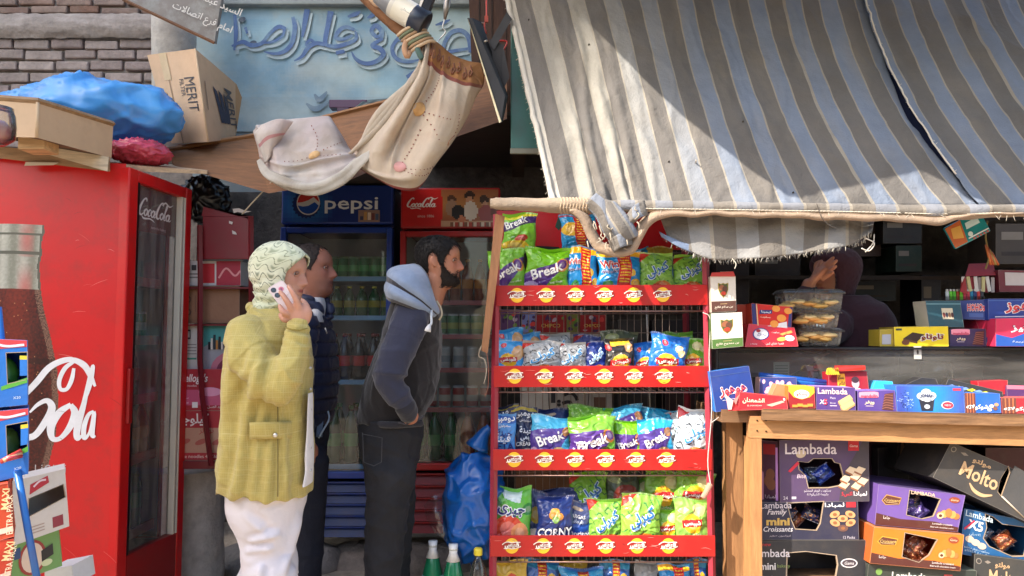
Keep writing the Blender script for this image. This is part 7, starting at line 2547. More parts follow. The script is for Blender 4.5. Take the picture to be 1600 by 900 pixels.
for i in range(30):
	x0 = random.uniform(860,1600)
	c = pole_pt(x0) + Vector((0,-.024,-.016))
	mb.tube([c,c + Vector((random.uniform(-.02,.02),-.006,-random.uniform(.005,.03)))],.0009,S(196,186,170),M_CLOTH,n=4)
mb.tube(cat([P(1276,318,2.815),P(1284,340,2.81),P(1296,352,2.815),P(1306,356,2.82)],5),.0014,S(60,52,48),M_CLOTH,n=4)
mb.build('frayed_thread',pl)
mb = MB()
hemx = [(890,331),(906,346),(918,372),(934,394),(962,402),(990,396),(1004,372),(1016,352),(1034,342),(1066,338),(1120,338),(1200,340),(1290,343),(1380,346),(1440,349),(1472,352),(1500,342),(1540,336),(1600,335)]
sm = cat(hemx,7)
g = []
for i,q in enumerate(sm):
	x,y = q
	wob = 3.2 * noise.noise(Vector((x * .03,4,1)))
	row = []
	for j in range(7):
		t = j / 6
		yt = pole_y(x) + 6
		loop = 890 < x < 1034
		wd = 17 if loop else max(3,(y - yt) * .8 + 4)
		nx,ny = 0.0,-1.0
		if loop:
			a = sm[max(0,i - 1)]
			b = sm[min(len(sm) - 1,i + 1)]
			tx,ty = b[0] - a[0],b[1] - a[1]
			l = math.hypot(tx,ty) or 1
			nx,ny = ty / l,-tx / l
		row.append(P(x + nx * wd * t,y + wob + ny * wd * t,2.825 - .016 * math.sin(PI * t) + .014 * t))
	g.append(row)
mb.grid(g,lambda u,v,p: mixc(S(172,148,126),S(146,128,112),.4 + fbm(p.x * 14,p.z * 14)),M_AWN)
solid(mb.build('slack_hem',pl),.003)
mb = MB()
def scrap(ctrl,kk,jit=.008):
	g = net(ctrl,6,6,jit,18,kk)
	mb.grid(g,lambda u,v,p: mixc(stripe(kk + u * 1.3),S(140,130,118),.25),M_AWN)
scrap([[(928,318,2.83),(945,312,2.81),(962,316,2.82)],[(940,342,2.81),(956,336,2.78),(978,334,2.81)],[(954,362,2.81),(970,358,2.77),(990,352,2.81)],[(962,380,2.82),(980,376,2.79),(998,368,2.82)]],3.0)
scrap([[(912,322,2.83),(922,310,2.8),(936,298,2.83)],[(930,338,2.82),(940,326,2.79),(948,308,2.82)],[(944,366,2.82),(950,350,2.79),(952,330,2.82)],[(962,388,2.83),(962,372,2.8),(960,352,2.83)]],1.4)
scrap([[(978,338,2.83),(990,322,2.8),(1006,312,2.83)],[(978,352,2.82),(992,338,2.79),(1010,326,2.82)],[(988,350,2.83),(1000,340,2.8),(1012,336,2.83)]],4.5)
scrap([[(950,376,2.82),(966,366,2.78),(984,364,2.82)],[(958,396,2.82),(972,386,2.785),(990,382,2.82)]],6.5)
for i in range(16):
	t = random.random()
	p = P(925 + 75 * t + random.uniform(-14,14),322 + 60 * random.random(),2.79)
	mb.tube(cat([p,p + Vector((random.uniform(-.006,.006),-.004,-.01)),p + Vector((random.uniform(-.012,.012),-.004,-random.uniform(.015,.03)))],4),.0006,S(170,158,140),M_CLOTH,n=4)
solid(mb.build('cloth_knot',pl),.004)
mb = MB()
for i in range(9):
	x = 876 + i * 5
	c = pole_pt(x)
	pts = [c + Vector((.003 * math.sin(a * 3),math.cos(a) * .030,math.sin(a) * .030)) for a in [2 * PI * k / 14 for k in range(15)]]
	mb.tube(pts,.0035,S(168,146,122),M_CLOTH,n=5)
mb.build('binding',pl)
fl = thing('awning_flap',P(1200,405,2.95),'frayed striped cloth flap hanging below the awning pole','cloth')
top_ = [(1030,336),(1100,336),(1160,337),(1220,338),(1280,340),(1330,342),(1366,346)]
bot_ = [(1044,372),(1106,404),(1164,404),(1222,400),(1276,392),(1330,382),(1362,362)]
g = []
ts,bs = cat(top_,10),cat(bot_,10)
for i in range(25):
	v = i / 24
	row = []
	for j in range(len(ts)):
		a,b = ts[j],bs[j]
		x,y = a[0] + (b[0] - a[0]) * v,a[1] + (b[1] - a[1]) * v
		row.append(P(x,y,2.91 - .03 * v + .012 * math.sin(j * .35 + v * 2) + .01 * fbm(j * .13,v * 3)))
	g.append(row)
mb = MB()
mb.grid(g,lambda u,v,p: mixc(stripe(2.55 + u * 4.9,.6),S(150,140,126),.2),M_AWN)
solid(mb.build('flap_cloth',fl),.004)
mb = MB()
last = g[-1]
for i in range(260):
	p = last[random.randrange(len(last))] + Vector((random.uniform(-.012,.012),0,.002))
	mb.tube([p,p + Vector((random.uniform(-.008,.008),random.uniform(-.006,.006),-random.uniform(.006,.022)))],.0011,S(96,92,90) if random.random() < .6 else S(190,184,172),M_CLOTH,n=3)
mb.tube(cat([P(1352,372,2.88),P(1366,380,2.88),P(1358,392,2.88),P(1346,388,2.88)],5),.0025,S(206,200,190),M_CLOTH,n=5)
mb.tube(cat([P(1366,366,2.88),P(1364,380,2.88),P(1352,394,2.88)],5),.002,S(206,200,190),M_CLOTH,n=5)
for (x,y) in ((1044,372),(1090,396),(1144,404)):
	mb.tube(cat([P(x,y,2.89),P(x + 6,y + 8,2.88),P(x + 4,y + 16,2.88)],4),.0018,S(196,190,176),M_CLOTH,n=5)
mb.build('fringe',fl)
mb = MB()
g = net([[(1030,362,2.9),(1046,370,2.88),(1070,380,2.88),(1102,388,2.9)],[(1034,370,2.9),(1050,380,2.87),(1074,392,2.87),(1104,402,2.9)]],8,5,.006,20)
mb.grid(g,S(120,136,164),M_AWN)
solid(mb.build('twisted_strip',fl),.005)
def up_along(px,py,t):
	"""awning point seen at that pixel, carried t metres towards the sun"""
	best = None
	for ki in range(-6,160):
		k = ki / 10
		for vi in range(0,51):
			v = vi / 50
			q = awn(k,v)
			qx = q.x / q.y * F_PX
			r_ = Vector((q.x,q.y * _cp + (q.z - CAM_H) * _sp,-q.y * _sp + (q.z - CAM_H) * _cp))
			X,Y = 800 + F_PX * r_.x / r_.y,450 - F_PX * r_.z / r_.y
			e_ = (X - px) ** 2 + (Y - py) ** 2
			if best is None or e_ < best[0]:
				best = (e_,q,k)
	return best[1] + SUN * t,awn(best[2],-.7) + SUN * t + Vector((0,.1,.3))
TS = 1.5
edge = [(868,-20),(905,20),(960,74),(1000,116),(1060,172),(1120,224),(1180,270),(1240,312),(1262,318),(1300,300),(1340,284),(1380,268),(1420,262),(1450,270),(1490,294),(1530,318),(1580,322)]
lo_,hi_ = [list(q) for q in zip(*[up_along(x,y,TS) for x,y in edge])]
lo_.append(lo_[-1] + Vector((1.6,0,-.05)))
hi_.append(hi_[-1] + Vector((1.6,0,0)))
mb = MB()
g = [[a + (b - a) * t / 6 + Vector((0,.03 * math.sin(t + i),0)) for i,(a,b) in enumerate(zip(lo_,hi_))] for t in range(7)]  # unseen cloth, shaped from the shadow it casts on the awning
mb.grid(g,S(120,110,100),M_CLOTH,smooth=True)
tag(solid(mb.build('shade_cloth'),.006),'unseen ragged cloth added over the street to shade the awning','cloth')
# ---------------------------------------------------------------- wooden counter
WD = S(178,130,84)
ct = thing('wooden_counter',Vector((P(1380,900,3.0).x,3.1,0.12)),'sunlit pine timber counter with a dark worn top edge','counter')
DC = 2.9
mb = MB()
def bar(q,dep,c,m,b=None):
	mb.hexa([P(*p) for p in q],[P(*p) + Vector((0,dep,0)) for p in q],c,m)
xr_ = 1900
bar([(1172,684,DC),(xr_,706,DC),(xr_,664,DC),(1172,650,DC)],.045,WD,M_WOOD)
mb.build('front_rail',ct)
mb = MB()
for (x,y) in ((1183,657),(1197,657),(1183,673),(1197,674)):
	mb = MB()
	mb.tube([P(x,y,DC - .002),P(x,y,DC + .004)],.0035,S(70,50,34),M_METAL,n=8)
	mb.build('nail',ct)
mb = MB()
bar([(1173,920,DC),(1191,920,DC),(1190,685,DC),(1173,685,DC)],.088,S(176,126,80),M_WOODV)
mb.build('leg',ct)
mb = MB()
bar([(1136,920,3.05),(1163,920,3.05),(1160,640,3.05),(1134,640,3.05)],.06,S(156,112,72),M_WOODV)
mb.build('leg',ct)
mb = MB()
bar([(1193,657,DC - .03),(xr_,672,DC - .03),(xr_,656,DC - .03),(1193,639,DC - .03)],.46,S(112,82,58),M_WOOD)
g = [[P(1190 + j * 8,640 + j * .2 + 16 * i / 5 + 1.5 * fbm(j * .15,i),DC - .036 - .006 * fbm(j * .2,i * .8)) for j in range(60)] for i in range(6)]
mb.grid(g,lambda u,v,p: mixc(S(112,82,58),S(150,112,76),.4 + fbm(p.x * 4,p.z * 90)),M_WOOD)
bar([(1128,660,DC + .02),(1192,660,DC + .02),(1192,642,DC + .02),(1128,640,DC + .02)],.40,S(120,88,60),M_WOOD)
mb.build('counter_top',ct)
mb = MB()
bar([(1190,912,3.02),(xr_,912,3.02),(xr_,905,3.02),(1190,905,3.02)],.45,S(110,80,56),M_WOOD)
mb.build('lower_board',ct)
mb = MB()
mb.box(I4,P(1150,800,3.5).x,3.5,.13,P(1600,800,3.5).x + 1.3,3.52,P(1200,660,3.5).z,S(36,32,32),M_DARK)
mb.build('back_board',ct)
DG = 3.12
dc = thing('display_case',P(1370,640,DG + .2),'dusty low glass display case standing on the counter','display case')
zc0,zc1 = P(1370,648,DG).z,P(1370,546,DG).z
X0,X1 = P(1121,600,DG).x,P(1900,600,DG).x
mb = MB()
mb.box(I4,X0,DG - .02,zc1,X1,DG + .34,zc1 + .008,S(24,26,28),M_PLAS,ch=.002)
mb.build('top_panel',dc)
mb = MB()
mb.add([Vector(p) for p in ((X0,DG,zc0),(X1,DG,zc0),(X1,DG,zc1 - .001),(X0,DG,zc1 - .001))],[(0,1,2,3)],(1,1,1),glass('case_glass',tint=(.75,.78,.78),rough=.05,refl=2.2,haze=.2))
mb.build('front_glass',dc)
mb = MB()
mb.box(I4,X0 - .004,DG - .004,zc0,X0 + .004,DG + .33,zc1 - .001,S(60,58,58),M_PLAS)
mb.box(I4,X0 + .005,DG + .30,zc0,X1,DG + .32,zc1 - .002,S(30,30,34),M_DARK)
mb.box(I4,X0,DG - .006,zc0 - .004,X1,DG + .01,zc0 + .014,S(50,44,40),M_PLAS)
mb.build('case_frame',dc)
mb = MB()
F = Fr(0,900,DG - .004)
mb.poly(F,[(1408,330),(1420,330),(1420,350),(1408,350)],S(206,200,190),M_CARD)
mb.ell(F,1414,341,1.6,3.6,S(70,60,50),M_CARD,z=.3)
mb.build('sticker',dc)
mb = MB()
mb.ell(F,1134,348,5.4,5.4,S(40,26,24),M_PLAS,z=.4)
mb.build('screw_cap',dc)
def inner(name,label,q,c,dep=.1,deco=None,cat_='carton',**k):
	return carton(name,label,cat_,q,dep,c,deco,**k)
inner('reflection_board','mauve grey board standing in for a reflection in the case glass',[(1124,590,3.2),(1232,588,3.2),(1296,552,3.3),(1124,552,3.25)],(150,126,124),.01,cat_='board')  # board added in place of a reflection on the case glass
def d_tag(mb,F,W,H):
	for k in range(4):
		mb.rect(F,2,H * (.2 + .18 * k),W - 2,H * (.24 + .18 * k),S(120,130,120),z=.3)
inner('white_card','small white price card inside the glass case',(1209,566,1233,589,3.18),(196,200,186),.004,d_tag,cat_='card')
inner('kraft_sheet','crumpled pale wrapping sheet inside the glass case',[(1364,612,3.24),(1530,620,3.22),(1536,572,3.3),(1384,590,3.3)],(120,112,100),.02,cat_='sheet')
inner('tan_tray','tan tray at the top of the glass case',(1412,549,1506,553,3.2),(186,150,110),.15,cat_='tray')
mb = MB()
mb.lathe(P(1462,612,3.24),[(.05,0),(.07,.01),(.075,.08),(.07,.12),(.06,.13)],S(170,172,170),M_CLEAR,24)
tag(mb.build('highlight_bowl'),'clear glass bowl standing in for the highlight on the case glass','bowl')  # bowl added where the case glass has a bright highlight
mb = MB()
for k,(x,y) in enumerate(((1262,572),(1270,582),(1280,588),(1266,590))):
	mb.hexa([P(x,y + 8,3.2),P(x + 10,y + 6,3.2),P(x + 8,y,3.2),P(x - 4,y - 2,3.2)],[P(x,y + 8,3.22),P(x + 10,y + 6,3.22),P(x + 8,y,3.22),P(x - 4,y - 2,3.22)],S(176,186,200),M_FOIL)
tag(mb.build('foil_scrap'),'crumpled silver foil scraps inside the glass case','foil')
# ---------------------------------------------------------------- boxes along the counter edge
gF = 'boxes along the counter edge'
def d_hh(mb,F,W,H):
	mb.text(F,'هوهوز',W * .5,H * .44,S(206,50,60),w=W * .68,h=H * .27,off=.03,out=S(236,232,236),outw=.05,z=1)
	mb.rect(F,W * .2,H * .24,W * .55,H * .255,S(190,200,220),z=.4)
	mb.rect(F,0,H * .86,W,H * .875,S(60,84,140),z=.4)
carton('biscuit_box','navy box with puffy red Arabic lettering leaning at the counter end','box',[(1119,644,2.93),(1181,632,2.95),(1170,572,2.97),(1109,581,2.95)],.05,(34,62,138),d_hh,side=(40,120,206),group=gF)  # brighter blue side has its sunlight painted in
def d_sh(mb,F,W,H):
	mb.text(F,'الشمعدان',W * .3,H * .56,S(240,214,190),w=W * .46,h=H * .36,off=.02)
	mb.text(F,'EL SHAMADAN',W * .32,H * .26,S(230,200,190),w=W * .3)
	mb.poly(F,[(W * .56,H * .3),(W * .9,H * .66),(W * .96,H * .56),(W * .68,H * .2)],S(236,170,150),z=.4)
	mb.rect(F,W * .93,H * .68,W * .97,H * .86,S(240,220,210),z=.5)
carton('biscuit_box','low flat red box with torn end lying on the counter corner','box',[(1154,641,2.885),(1231,639,2.885),(1228,620,2.9),(1156,613,2.9)],.05,(206,32,42),d_sh,side=(214,60,60),top=(196,40,50),group=gF)
mb = MB()
for (q,c) in ((((1138,642,2.88),(1155,641,2.884),(1156,616,2.9),(1147,626,2.88)),(206,40,46)),(((1134,617,2.88),(1146,626,2.878),(1143,640,2.878),(1138,640,2.878)),(226,190,186)),(((1146,626,2.879),(1156,616,2.899),(1150,632,2.879)),(214,150,140))):
	pts = [P(*p) for p in q]
	mb.add(pts + [p + Vector((0,.004,0)) for p in pts],[tuple(range(len(pts))),tuple(reversed(range(len(pts),2 * len(pts))))],S(*c),M_CARD)
tag(mb.build('torn_flap'),'torn red and white cardboard end flap by the flat red box','flap')
def d_sp(mb,F,W,H):
	for k in range(14):
		a = k * 2 * PI / 14
		mb.ell(F,W * .55 + 14 * math.cos(a) * (1 + .3 * (k % 3)),H * .45 + 9 * math.sin(a),5,3.4,S(240,176,190),z=.4 + .02 * k,rot=math.degrees(a))
	mb.ell(F,W * .55,H * .4,13,9,S(236,160,176),z=.9)
	mb.ell(F,W * .62,H * .2,9,7,S(226,160,120),z=1.1)
	mb.ell(F,W * .1,H * .8,2.4,3.4,S(236,190,200),z=.6)
carton('biscuit_box','navy box with a pink splash print behind the red boxes','box',[(1186,622,3.0),(1246,622,3.0),(1244,590,3.02),(1188,590,3.02)],.06,(44,56,126),d_sp,side=(226,180,170),group=gF)
for k in range(3):
	mb = MB()
	mb.tube([P(1186,586 + 3 * k,3.06),P(1240,592 + 3 * k,3.05),P(1294,598 + 3 * k,3.04)],.012,S(*((24,80,170),(40,120,200),(24,90,184))[k]),M_FOIL,n=10)
	if k == 1:
		mb.tube([P(1294,601,3.03),P(1300,601,3.03)],.013,S(200,200,206),M_FOIL,n=10)
	tag(mb.build('biscuit_tube'),('topmost dark blue foil biscuit tube behind the pink splash box','lighter blue silver tipped biscuit tube behind the pink splash box','lowest dark blue biscuit tube behind the pink splash box')[k],'packet','blue biscuit tubes')
def d_yl(mb,F,W,H):
	mb.poly(F,[(0,H),(W,H),(W,H * .72),(W * .8,H * .5),(W * .5,H * .4),(W * .2,H * .5),(0,H * .76)],S(236,186,50),z=.3)
	mb.ell(F,W * .5,H * .64,W * .3,H * .2,S(240,230,224),z=.6)
	mb.text(F,'بسكو',W * .5,H * .64,S(186,40,60),w=W * .42,h=H * .18,z=.9,off=.02)
	for k in range(4):
		mb.box(F,W * (.14 + .19 * k),H * (.05 + .03 * (k % 2)),.3,W * (.34 + .19 * k),H * (.16 + .05 * (k % 2)),1.2,S(206,150,60),M_CARD)
carton('biscuit_box','dark red and yellow box with small biscuits printed on it','box',[(1232,638,2.9),(1274,638,2.9),(1272,604,2.91),(1232,603,2.91)],.09,(150,28,36),d_yl,side=(236,110,50),top=(240,190,60),group=gF)
carton('biscuit_box','orange lilac box end tucked behind the yellow and red box','box',[(1204,622,2.94),(1234,636,2.94),(1232,604,2.95),(1214,600,2.95)],.05,(232,130,90),None,top=(240,190,120),group=gF)
def d_lam(mb,F,W,H):
	mb.text(F,'Lambada',W * .42,H * .82,S(236,206,200),w=W * .76,off=.015)
	mb.text(F,'X5',W * .17,H * .34,S(236,230,240),w=W * .2,off=.03,shear=.2)
	mb.text(F,'5',W * .23,H * .34,S(206,50,80),w=W * .09,off=.03,z=1)
	mb.text(F,'Plain',W * .42,H * .52,S(220,206,226),w=W * .14)
	mb.text(F,'Biscuit',W * .42,H * .3,S(226,216,230),w=W * .14)
	mb.rect(F,W * .34,H * .16,W * .52,H * .2,S(210,190,220),z=.4)
	for k in range(2):
		x,y = W * .55 + k * 3,H * .38 - k * 8
		mb.poly(F,[(x,y),(x + W * .3,y + 11),(x + W * .38,y + 5),(x + W * .08,y - 7)],S(226,186,130),z=.5 + k * .4)
		mb.poly(F,[(x,y),(x + W * .08,y - 7),(x + W * .08,y - 10),(x,y - 3)],S(186,140,90),z=.6 + k * .4)
		mb.poly(F,[(x + W * .08,y - 7),(x + W * .38,y + 5),(x + W * .38,y + 2),(x + W * .08,y - 10)],S(200,156,100),z=.6 + k * .4)
carton('wafer_box','purple wafer box with pale pink lettering and wafer sticks','box',[(1276,640,2.9),(1337,641,2.9),(1336,606,2.91),(1275,604,2.91)],.10,(84,58,128),d_lam,top=(176,140,214),group=gF)  # lilac top carries the light falling on it as colour
def d_man(mb,F,W,H):
	mb.poly(F,[(p[0] * W * .52 / 29 + 2,p[1] * 9 / 62 + H * .66) for p in rrect(29,62,9)],S(240,150,170),z=.4)
	mb.text(F,'mandolin',W * .3,H * .74,S(190,40,80),w=W * .44,off=.02,z=.8)
	mb.text(F,'ويفر',W * .3,H * .42,S(236,214,180),w=W * .26,h=H * .2,off=.03)
	mb.rect(F,W * .2,H * .24,W * .4,H * .27,S(216,196,206),z=.4)
	mb.poly(F,[(W * .62,H * .1),(W * .9,H * .06),(W * .96,H * .9),(W * .72,H * .84)],S(90,46,44),z=.4)
	for k in range(6):
		mb.stroke(F,[(W * .62 + k,H * (.14 + .12 * k)),(W * .75,H * (.2 + .12 * k)),(W * .93,H * (.12 + .13 * k))],1,S(150,96,84),.7)
carton('wafer_box','violet wafer box with a pink pill shaped label','box',[(1341,642,2.9),(1401,644,2.9),(1398,610,2.91),(1340,611,2.91)],.10,(84,62,140),d_man,top=(130,100,190),group=gF)
def d_jon(mb,F,W,H):
	g = [[F @ Vector((W * i / 26,H * j / 10,.2)) for i in range(27)] for j in range(11)]
	mb.grid(g,lambda u,v,p: mixc(S(30,140,220),S(60,80,170),min(1,abs(u - .55) * 2.1)),M_CARD,smooth=False)
	for k in range(60):
		a,r = random.uniform(0,6.3),random.uniform(3,13)
		mb.rect(F,W * .12 + r * math.cos(a),H * .42 + r * math.sin(a) * 1.2,W * .12 + r * math.cos(a) + 1.6,H * .42 + r * math.sin(a) * 1.2 + 1,S(40,56,110) if k % 2 else S(170,200,236),z=.5)
	mb.poly(F,[(W * .36,H * .06),(W * .53,H * .06),(W * .56,H * .5),(W * .33,H * .5)],S(40,42,56),z=.5)
	mb.ell(F,W * .445,H * .22,4.4,3.4,S(206,214,226),z=.8)
	for (x,y,r) in ((.36,.62,6.5),(.44,.74,8),(.52,.64,7),(.45,.56,8),(.4,.56,6),(.5,.56,6)):
		mb.ell(F,W * x,H * y,r,r * .8,S(236,240,244),z=.9)
	mb.text(F,'JONAH',W * .445,H * .62,S(30,44,100),w=W * .2,off=.03,z=1.3)
	mb.text(F,'cake',W * .49,H * .48,S(60,80,140),w=W * .06,z=1.3)
	mb.ell(F,W * .75,H * .28,9.5,6,S(220,226,236),z=.5)
	mb.ell(F,W * .755,H * .28,8.4,5,S(190,44,70),z=.7)
	mb.text(F,'NEW',W * .755,H * .28,S(240,220,226),w=10,z=1)
	mb.rect(F,W * .84,H * .84,W * .96,H * .93,S(206,60,80),z=.6)
carton('cake_box','long bright blue box with a white cloud and dark cup print','box',[(1402,644,2.9),(1507,645,2.9),(1505,604,2.91),(1400,603,2.91)],.10,(40,110,200),d_jon,top=(60,100,190),group=gF)
def d_bb(mb,F,W,H,c=(40,100,190)):
	mb.rect(F,0,0,W * .3,H,S(110,60,50),z=.3)
	for k in range(3):
		mb.rect(F,W * (.06 + .08 * k),0,W * (.085 + .08 * k),H,S(190,110,70),z=.5)
	mb.text(F,'شوكولاته',W * .34,H * .28,S(240,236,230),w=W * .62,h=H * .3,off=.03,z=.9)
	for k,(x,y) in enumerate(((.74,.34),(.84,.22),(.68,.16),(.88,.42))):
		mb.ell(F,W * x,H * y,3.6,2.8,S(*((226,206,180),(130,80,60),(210,220,236),(200,150,110))[k]),z=.7)
carton('chocolate_box','blue and brown box with white Arabic letters beside the long blue one','box',[(1508,645,2.9),(1564,645,2.9),(1562,615,2.91),(1507,614,2.91)],.10,(38,98,190),d_bb,top=(40,110,200),group=gF)
carton('chocolate_box','red and brown box with white Arabic letters at the picture edge','box',[(1566,646,2.9),(1640,646,2.9),(1640,622,2.91),(1565,622,2.91)],.10,(176,40,50),d_bb,top=(190,90,80),group=gF)
def d_bn(mb,F,W,H):
	mb.rect(F,W * .22,H * .1,W * .42,H * .92,S(236,176,40),z=.4)
	mb.text(F,'بسكو',W * .32,H * .74,S(60,20,20),w=W * .17,h=H * .24,z=.8,off=.02)
	mb.text(F,'مصر',W * .32,H * .44,S(60,20,20),w=W * .17,h=H * .24,z=.8,off=.02)
	mb.ell(F,W * .68,H * .46,6,8,S(190,170,176),z=.4)
	mb.ell(F,W * .68,H * .62,6,5,S(60,40,50),z=.6)
	mb.ell(F,W * .68,H * .08,10,6,S(206,206,214),z=.6)
carton('candy_box','crimson box with a yellow label behind the purple wafer box','box',[(1296,616,3.0),(1358,614,3.0),(1354,580,3.02),(1294,582,3.02)],.06,(150,22,40),d_bn,top=(226,50,40),group=gF)
mb = MB()
mb.hexa([P(1304,580,3.0),P(1352,578,3.0),P(1352,573,3.03),P(1304,573,3.03)],[P(1304,578,3.06),P(1352,576,3.06),P(1352,571,3.06),P(1304,571,3.06)],S(220,50,40),M_FOIL)
for k in range(7):
	mb.hexa([P(1290 + 3 * k,584,2.99),P(1294 + 3 * k,586,2.99),P(1296 + 2 * k,574 + k % 3,2.99),P(1292 + 3 * k,576,2.99)],[P(1290 + 3 * k,584,3.0),P(1294 + 3 * k,586,3.0),P(1296 + 2 * k,574,3.0),P(1292 + 3 * k,576,3.0)],S(236,206,60),M_FOIL)
tag(mb.build('foil_packet'),'bright red and yellow foil packet on the crimson box','packet')
carton('foil_carton','cyan shiny box top behind the violet wafer box','box',[(1362,611,2.99),(1398,611,2.99),(1394,596,3.02),(1368,595,3.02)],.05,(50,170,226),None,group=gF,m=M_FOIL)
carton('dark_carton','black box lying behind the long blue box','box',[(1404,606,3.0),(1470,610,3.0),(1462,592,3.02),(1440,590,3.02)],.06,(40,38,40),None,group=gF)
def d_yk(mb,F,W,H):
	for k in range(6):
		mb.poly(F,[(W * .12 * k,H * .2),(W * (.12 * k + .1),H * .5),(W * (.12 * k + .16),H * .4),(W * (.12 * k + .1),H * .1)],S(214,206,40) if k % 2 else S(110,140,190),z=.4)
carton('foil_packet','yellow and black packet slumped behind the blue and brown box','packet',[(1476,606,2.98),(1568,622,2.96),(1566,612,2.98),(1482,592,3.0)],.04,(50,46,40),d_yk,m=M_FOIL)
carton('red_box','plain dark red box behind the yellow and black packet','box',[(1530,616,3.02),(1574,616,3.02),(1574,594,3.03),(1528,596,3.03)],.05,(170,30,44),None,group=gF)
carton('pink_box','pink edged purple box above the red and brown one','box',[(1574,622,3.0),(1640,622,3.0),(1640,604,3.02),(1573,602,3.02)],.05,(76,40,90),lambda mb,F,W,H: mb.rect(F,0,H * .7,W,H,S(214,110,130),z=.4),group=gF)
# ---------------------------------------------------------------- goods on top of the case
gT = 'goods on the display case'
def shield(mb,F,W,H,foot,s,cy=.62):
	mb.rect(F,0,0,W,H * foot[0],S(*foot[1]),z=.3)
	pts = [(-.5,.5),(-.2,.42),(0,.5),(.2,.42),(.5,.5),(.48,0),(.3,-.35),(0,-.55),(-.3,-.35),(-.48,0)]
	mb.poly(F,[(W * .5 + x * W * .42,H * cy + y * H * .4) for x,y in pts],S(180,150,60),z=.4)
	mb.poly(F,[(W * .5 + x * W * .37,H * cy + y * H * .36) for x,y in pts],S(74,84,46),z=.6)
	mb.ell(F,W * .44,H * (cy + .06),W * .12,H * .08,S(150,90,60),z=.8,rot=30)
	mb.ell(F,W * .56,H * (cy + .02),W * .1,H * .09,S(96,60,44),z=.9)
	mb.ell(F,W * .5,H * (cy - .1),W * .1,H * .06,S(190,60,40),z=1)
	mb.text(F,s,W * .5,H * foot[0] * .42,S(226,214,196),w=W * .74,h=H * .09,off=.015)
	mb.rect(F,W * .36,H * foot[0] * .72,W * .64,H * foot[0] * .76,S(200,170,120),z=.5)
carton('coffee_box','white and brown box with a green shield, upper of the two','box',[(1112,488,2.96),(1150,486,2.96),(1149,432,2.96),(1110,432,2.96)],.1,(214,206,196),lambda mb,F,W,H: shield(mb,F,W,H,(.3,(86,52,44)),'بن سلام فاتح'),group=gT,side=(190,176,160),flap=None)
carton('coffee_box','white and green box with a green shield, lower of the two','box',[(1113,545,2.94),(1161,541,2.94),(1159,488,2.95),(1111,490,2.95)],.1,(218,214,206),lambda mb,F,W,H: shield(mb,F,W,H,(.26,(76,110,50)),'بن ممدوح فاتح'),group=gT,side=(70,100,50))
mb = MB()
mb.hexa([P(1110,432,2.955),P(1149,432,2.955),P(1146,424,2.955),P(1112,426,2.955)],[P(1110,432,2.965),P(1149,432,2.965),P(1146,424,2.965),P(1112,426,2.965)],S(190,60,56),M_CARD)
tag(mb.build('torn_flap'),'torn red flap on the upper white and brown box','flap')
carton('orange_carton','orange red carton half hidden behind the shield boxes','carton',(1152,476,1196,542,3.14),.1,(190,66,40),None,group=gT)
def d_or2(mb,F,W,H):
	mb.poly(F,[(0,0),(W * .12,0),(W * .1,H),(0,H)],S(50,50,110),z=.3)
	mb.poly(F,[(W * .9,0),(W,0),(W,H),(W * .94,H)],S(50,50,110),z=.3)
	mb.stroke(F,[(W * .14,0),(W * .12,H)],1.5,S(230,200,150),.6)
	mb.poly(F,[(W * .3,0),(W * .9,0),(W * .88,H * .3),(W * .5,H * .12)],S(226,226,230),z=.5)
	for (x,y,r) in ((.6,.86,6),(.74,.44,7),(.56,.16,6.5),(.9,.8,6)):
		mb.ell(F,W * x,H * y,r,r * .9,S(232,150,60),z=.7)
	mb.poly(F,[(W * .18,H * .56),(W * .5,H * .62),(W * .5,H * .78),(W * .2,H * .74)],S(40,60,120),z=.8)
	mb.text(F,'تيمينا',W * .35,H * .67,S(230,230,240),w=W * .24,h=H * .12,z=1.2,off=.02)
	mb.text(F,'بسكويت',W * .33,H * .44,S(245,220,200),w=W * .26,h=H * .1,off=.02)
carton('biscuit_packet','orange red biscuit packet with navy ends lying on a red one','packet',[(1176,510,3.06),(1236,513,3.06),(1238,480,3.07),(1174,474,3.07)],.08,(206,44,34),d_or2,group=gT,side=(196,60,36),m=M_FOIL)
def d_dm(mb,F,W,H):
	mb.ell(F,W * .28,H * .58,W * .17,H * .28,S(60,54,120),z=.4)
	mb.ell(F,W * .28,H * .58,W * .145,H * .24,S(236,232,236),z=.6)
	mb.text(F,'Dima',W * .3,H * .55,S(50,44,110),w=W * .18,shear=.25,z=1)
	mb.ell(F,W * .22,H * .72,4,3,S(170,40,50),z=1)
	mb.text(F,'بسكويت',W * .58,H * .68,S(250,226,220),w=W * .16)
	mb.poly(F,[(W * .66,H * .62),(W * .92,H * .84),(W * .94,H * .72),(W * .72,H * .54)],S(226,150,80),z=.5)
	mb.ell(F,W * .86,H * .42,8,6,S(230,230,234),z=.7)
	mb.ell(F,W * .7,H * .36,8,4,S(232,170,80),z=.7,rot=10)
	mb.text(F,'قهوة شاي لبن',W * .56,H * .12,S(245,226,220),w=W * .34)
	mb.text(F,'5 Pieces',W * .16,H * .12,S(240,214,210),w=W * .13)
carton('biscuit_packet','flat red biscuit packet with a white oval badge','packet',[(1164,542,3.03),(1247,541,3.03),(1241,512,3.06),(1170,506,3.06)],.1,(206,28,36),d_dm,group=gT,m=M_FOIL)
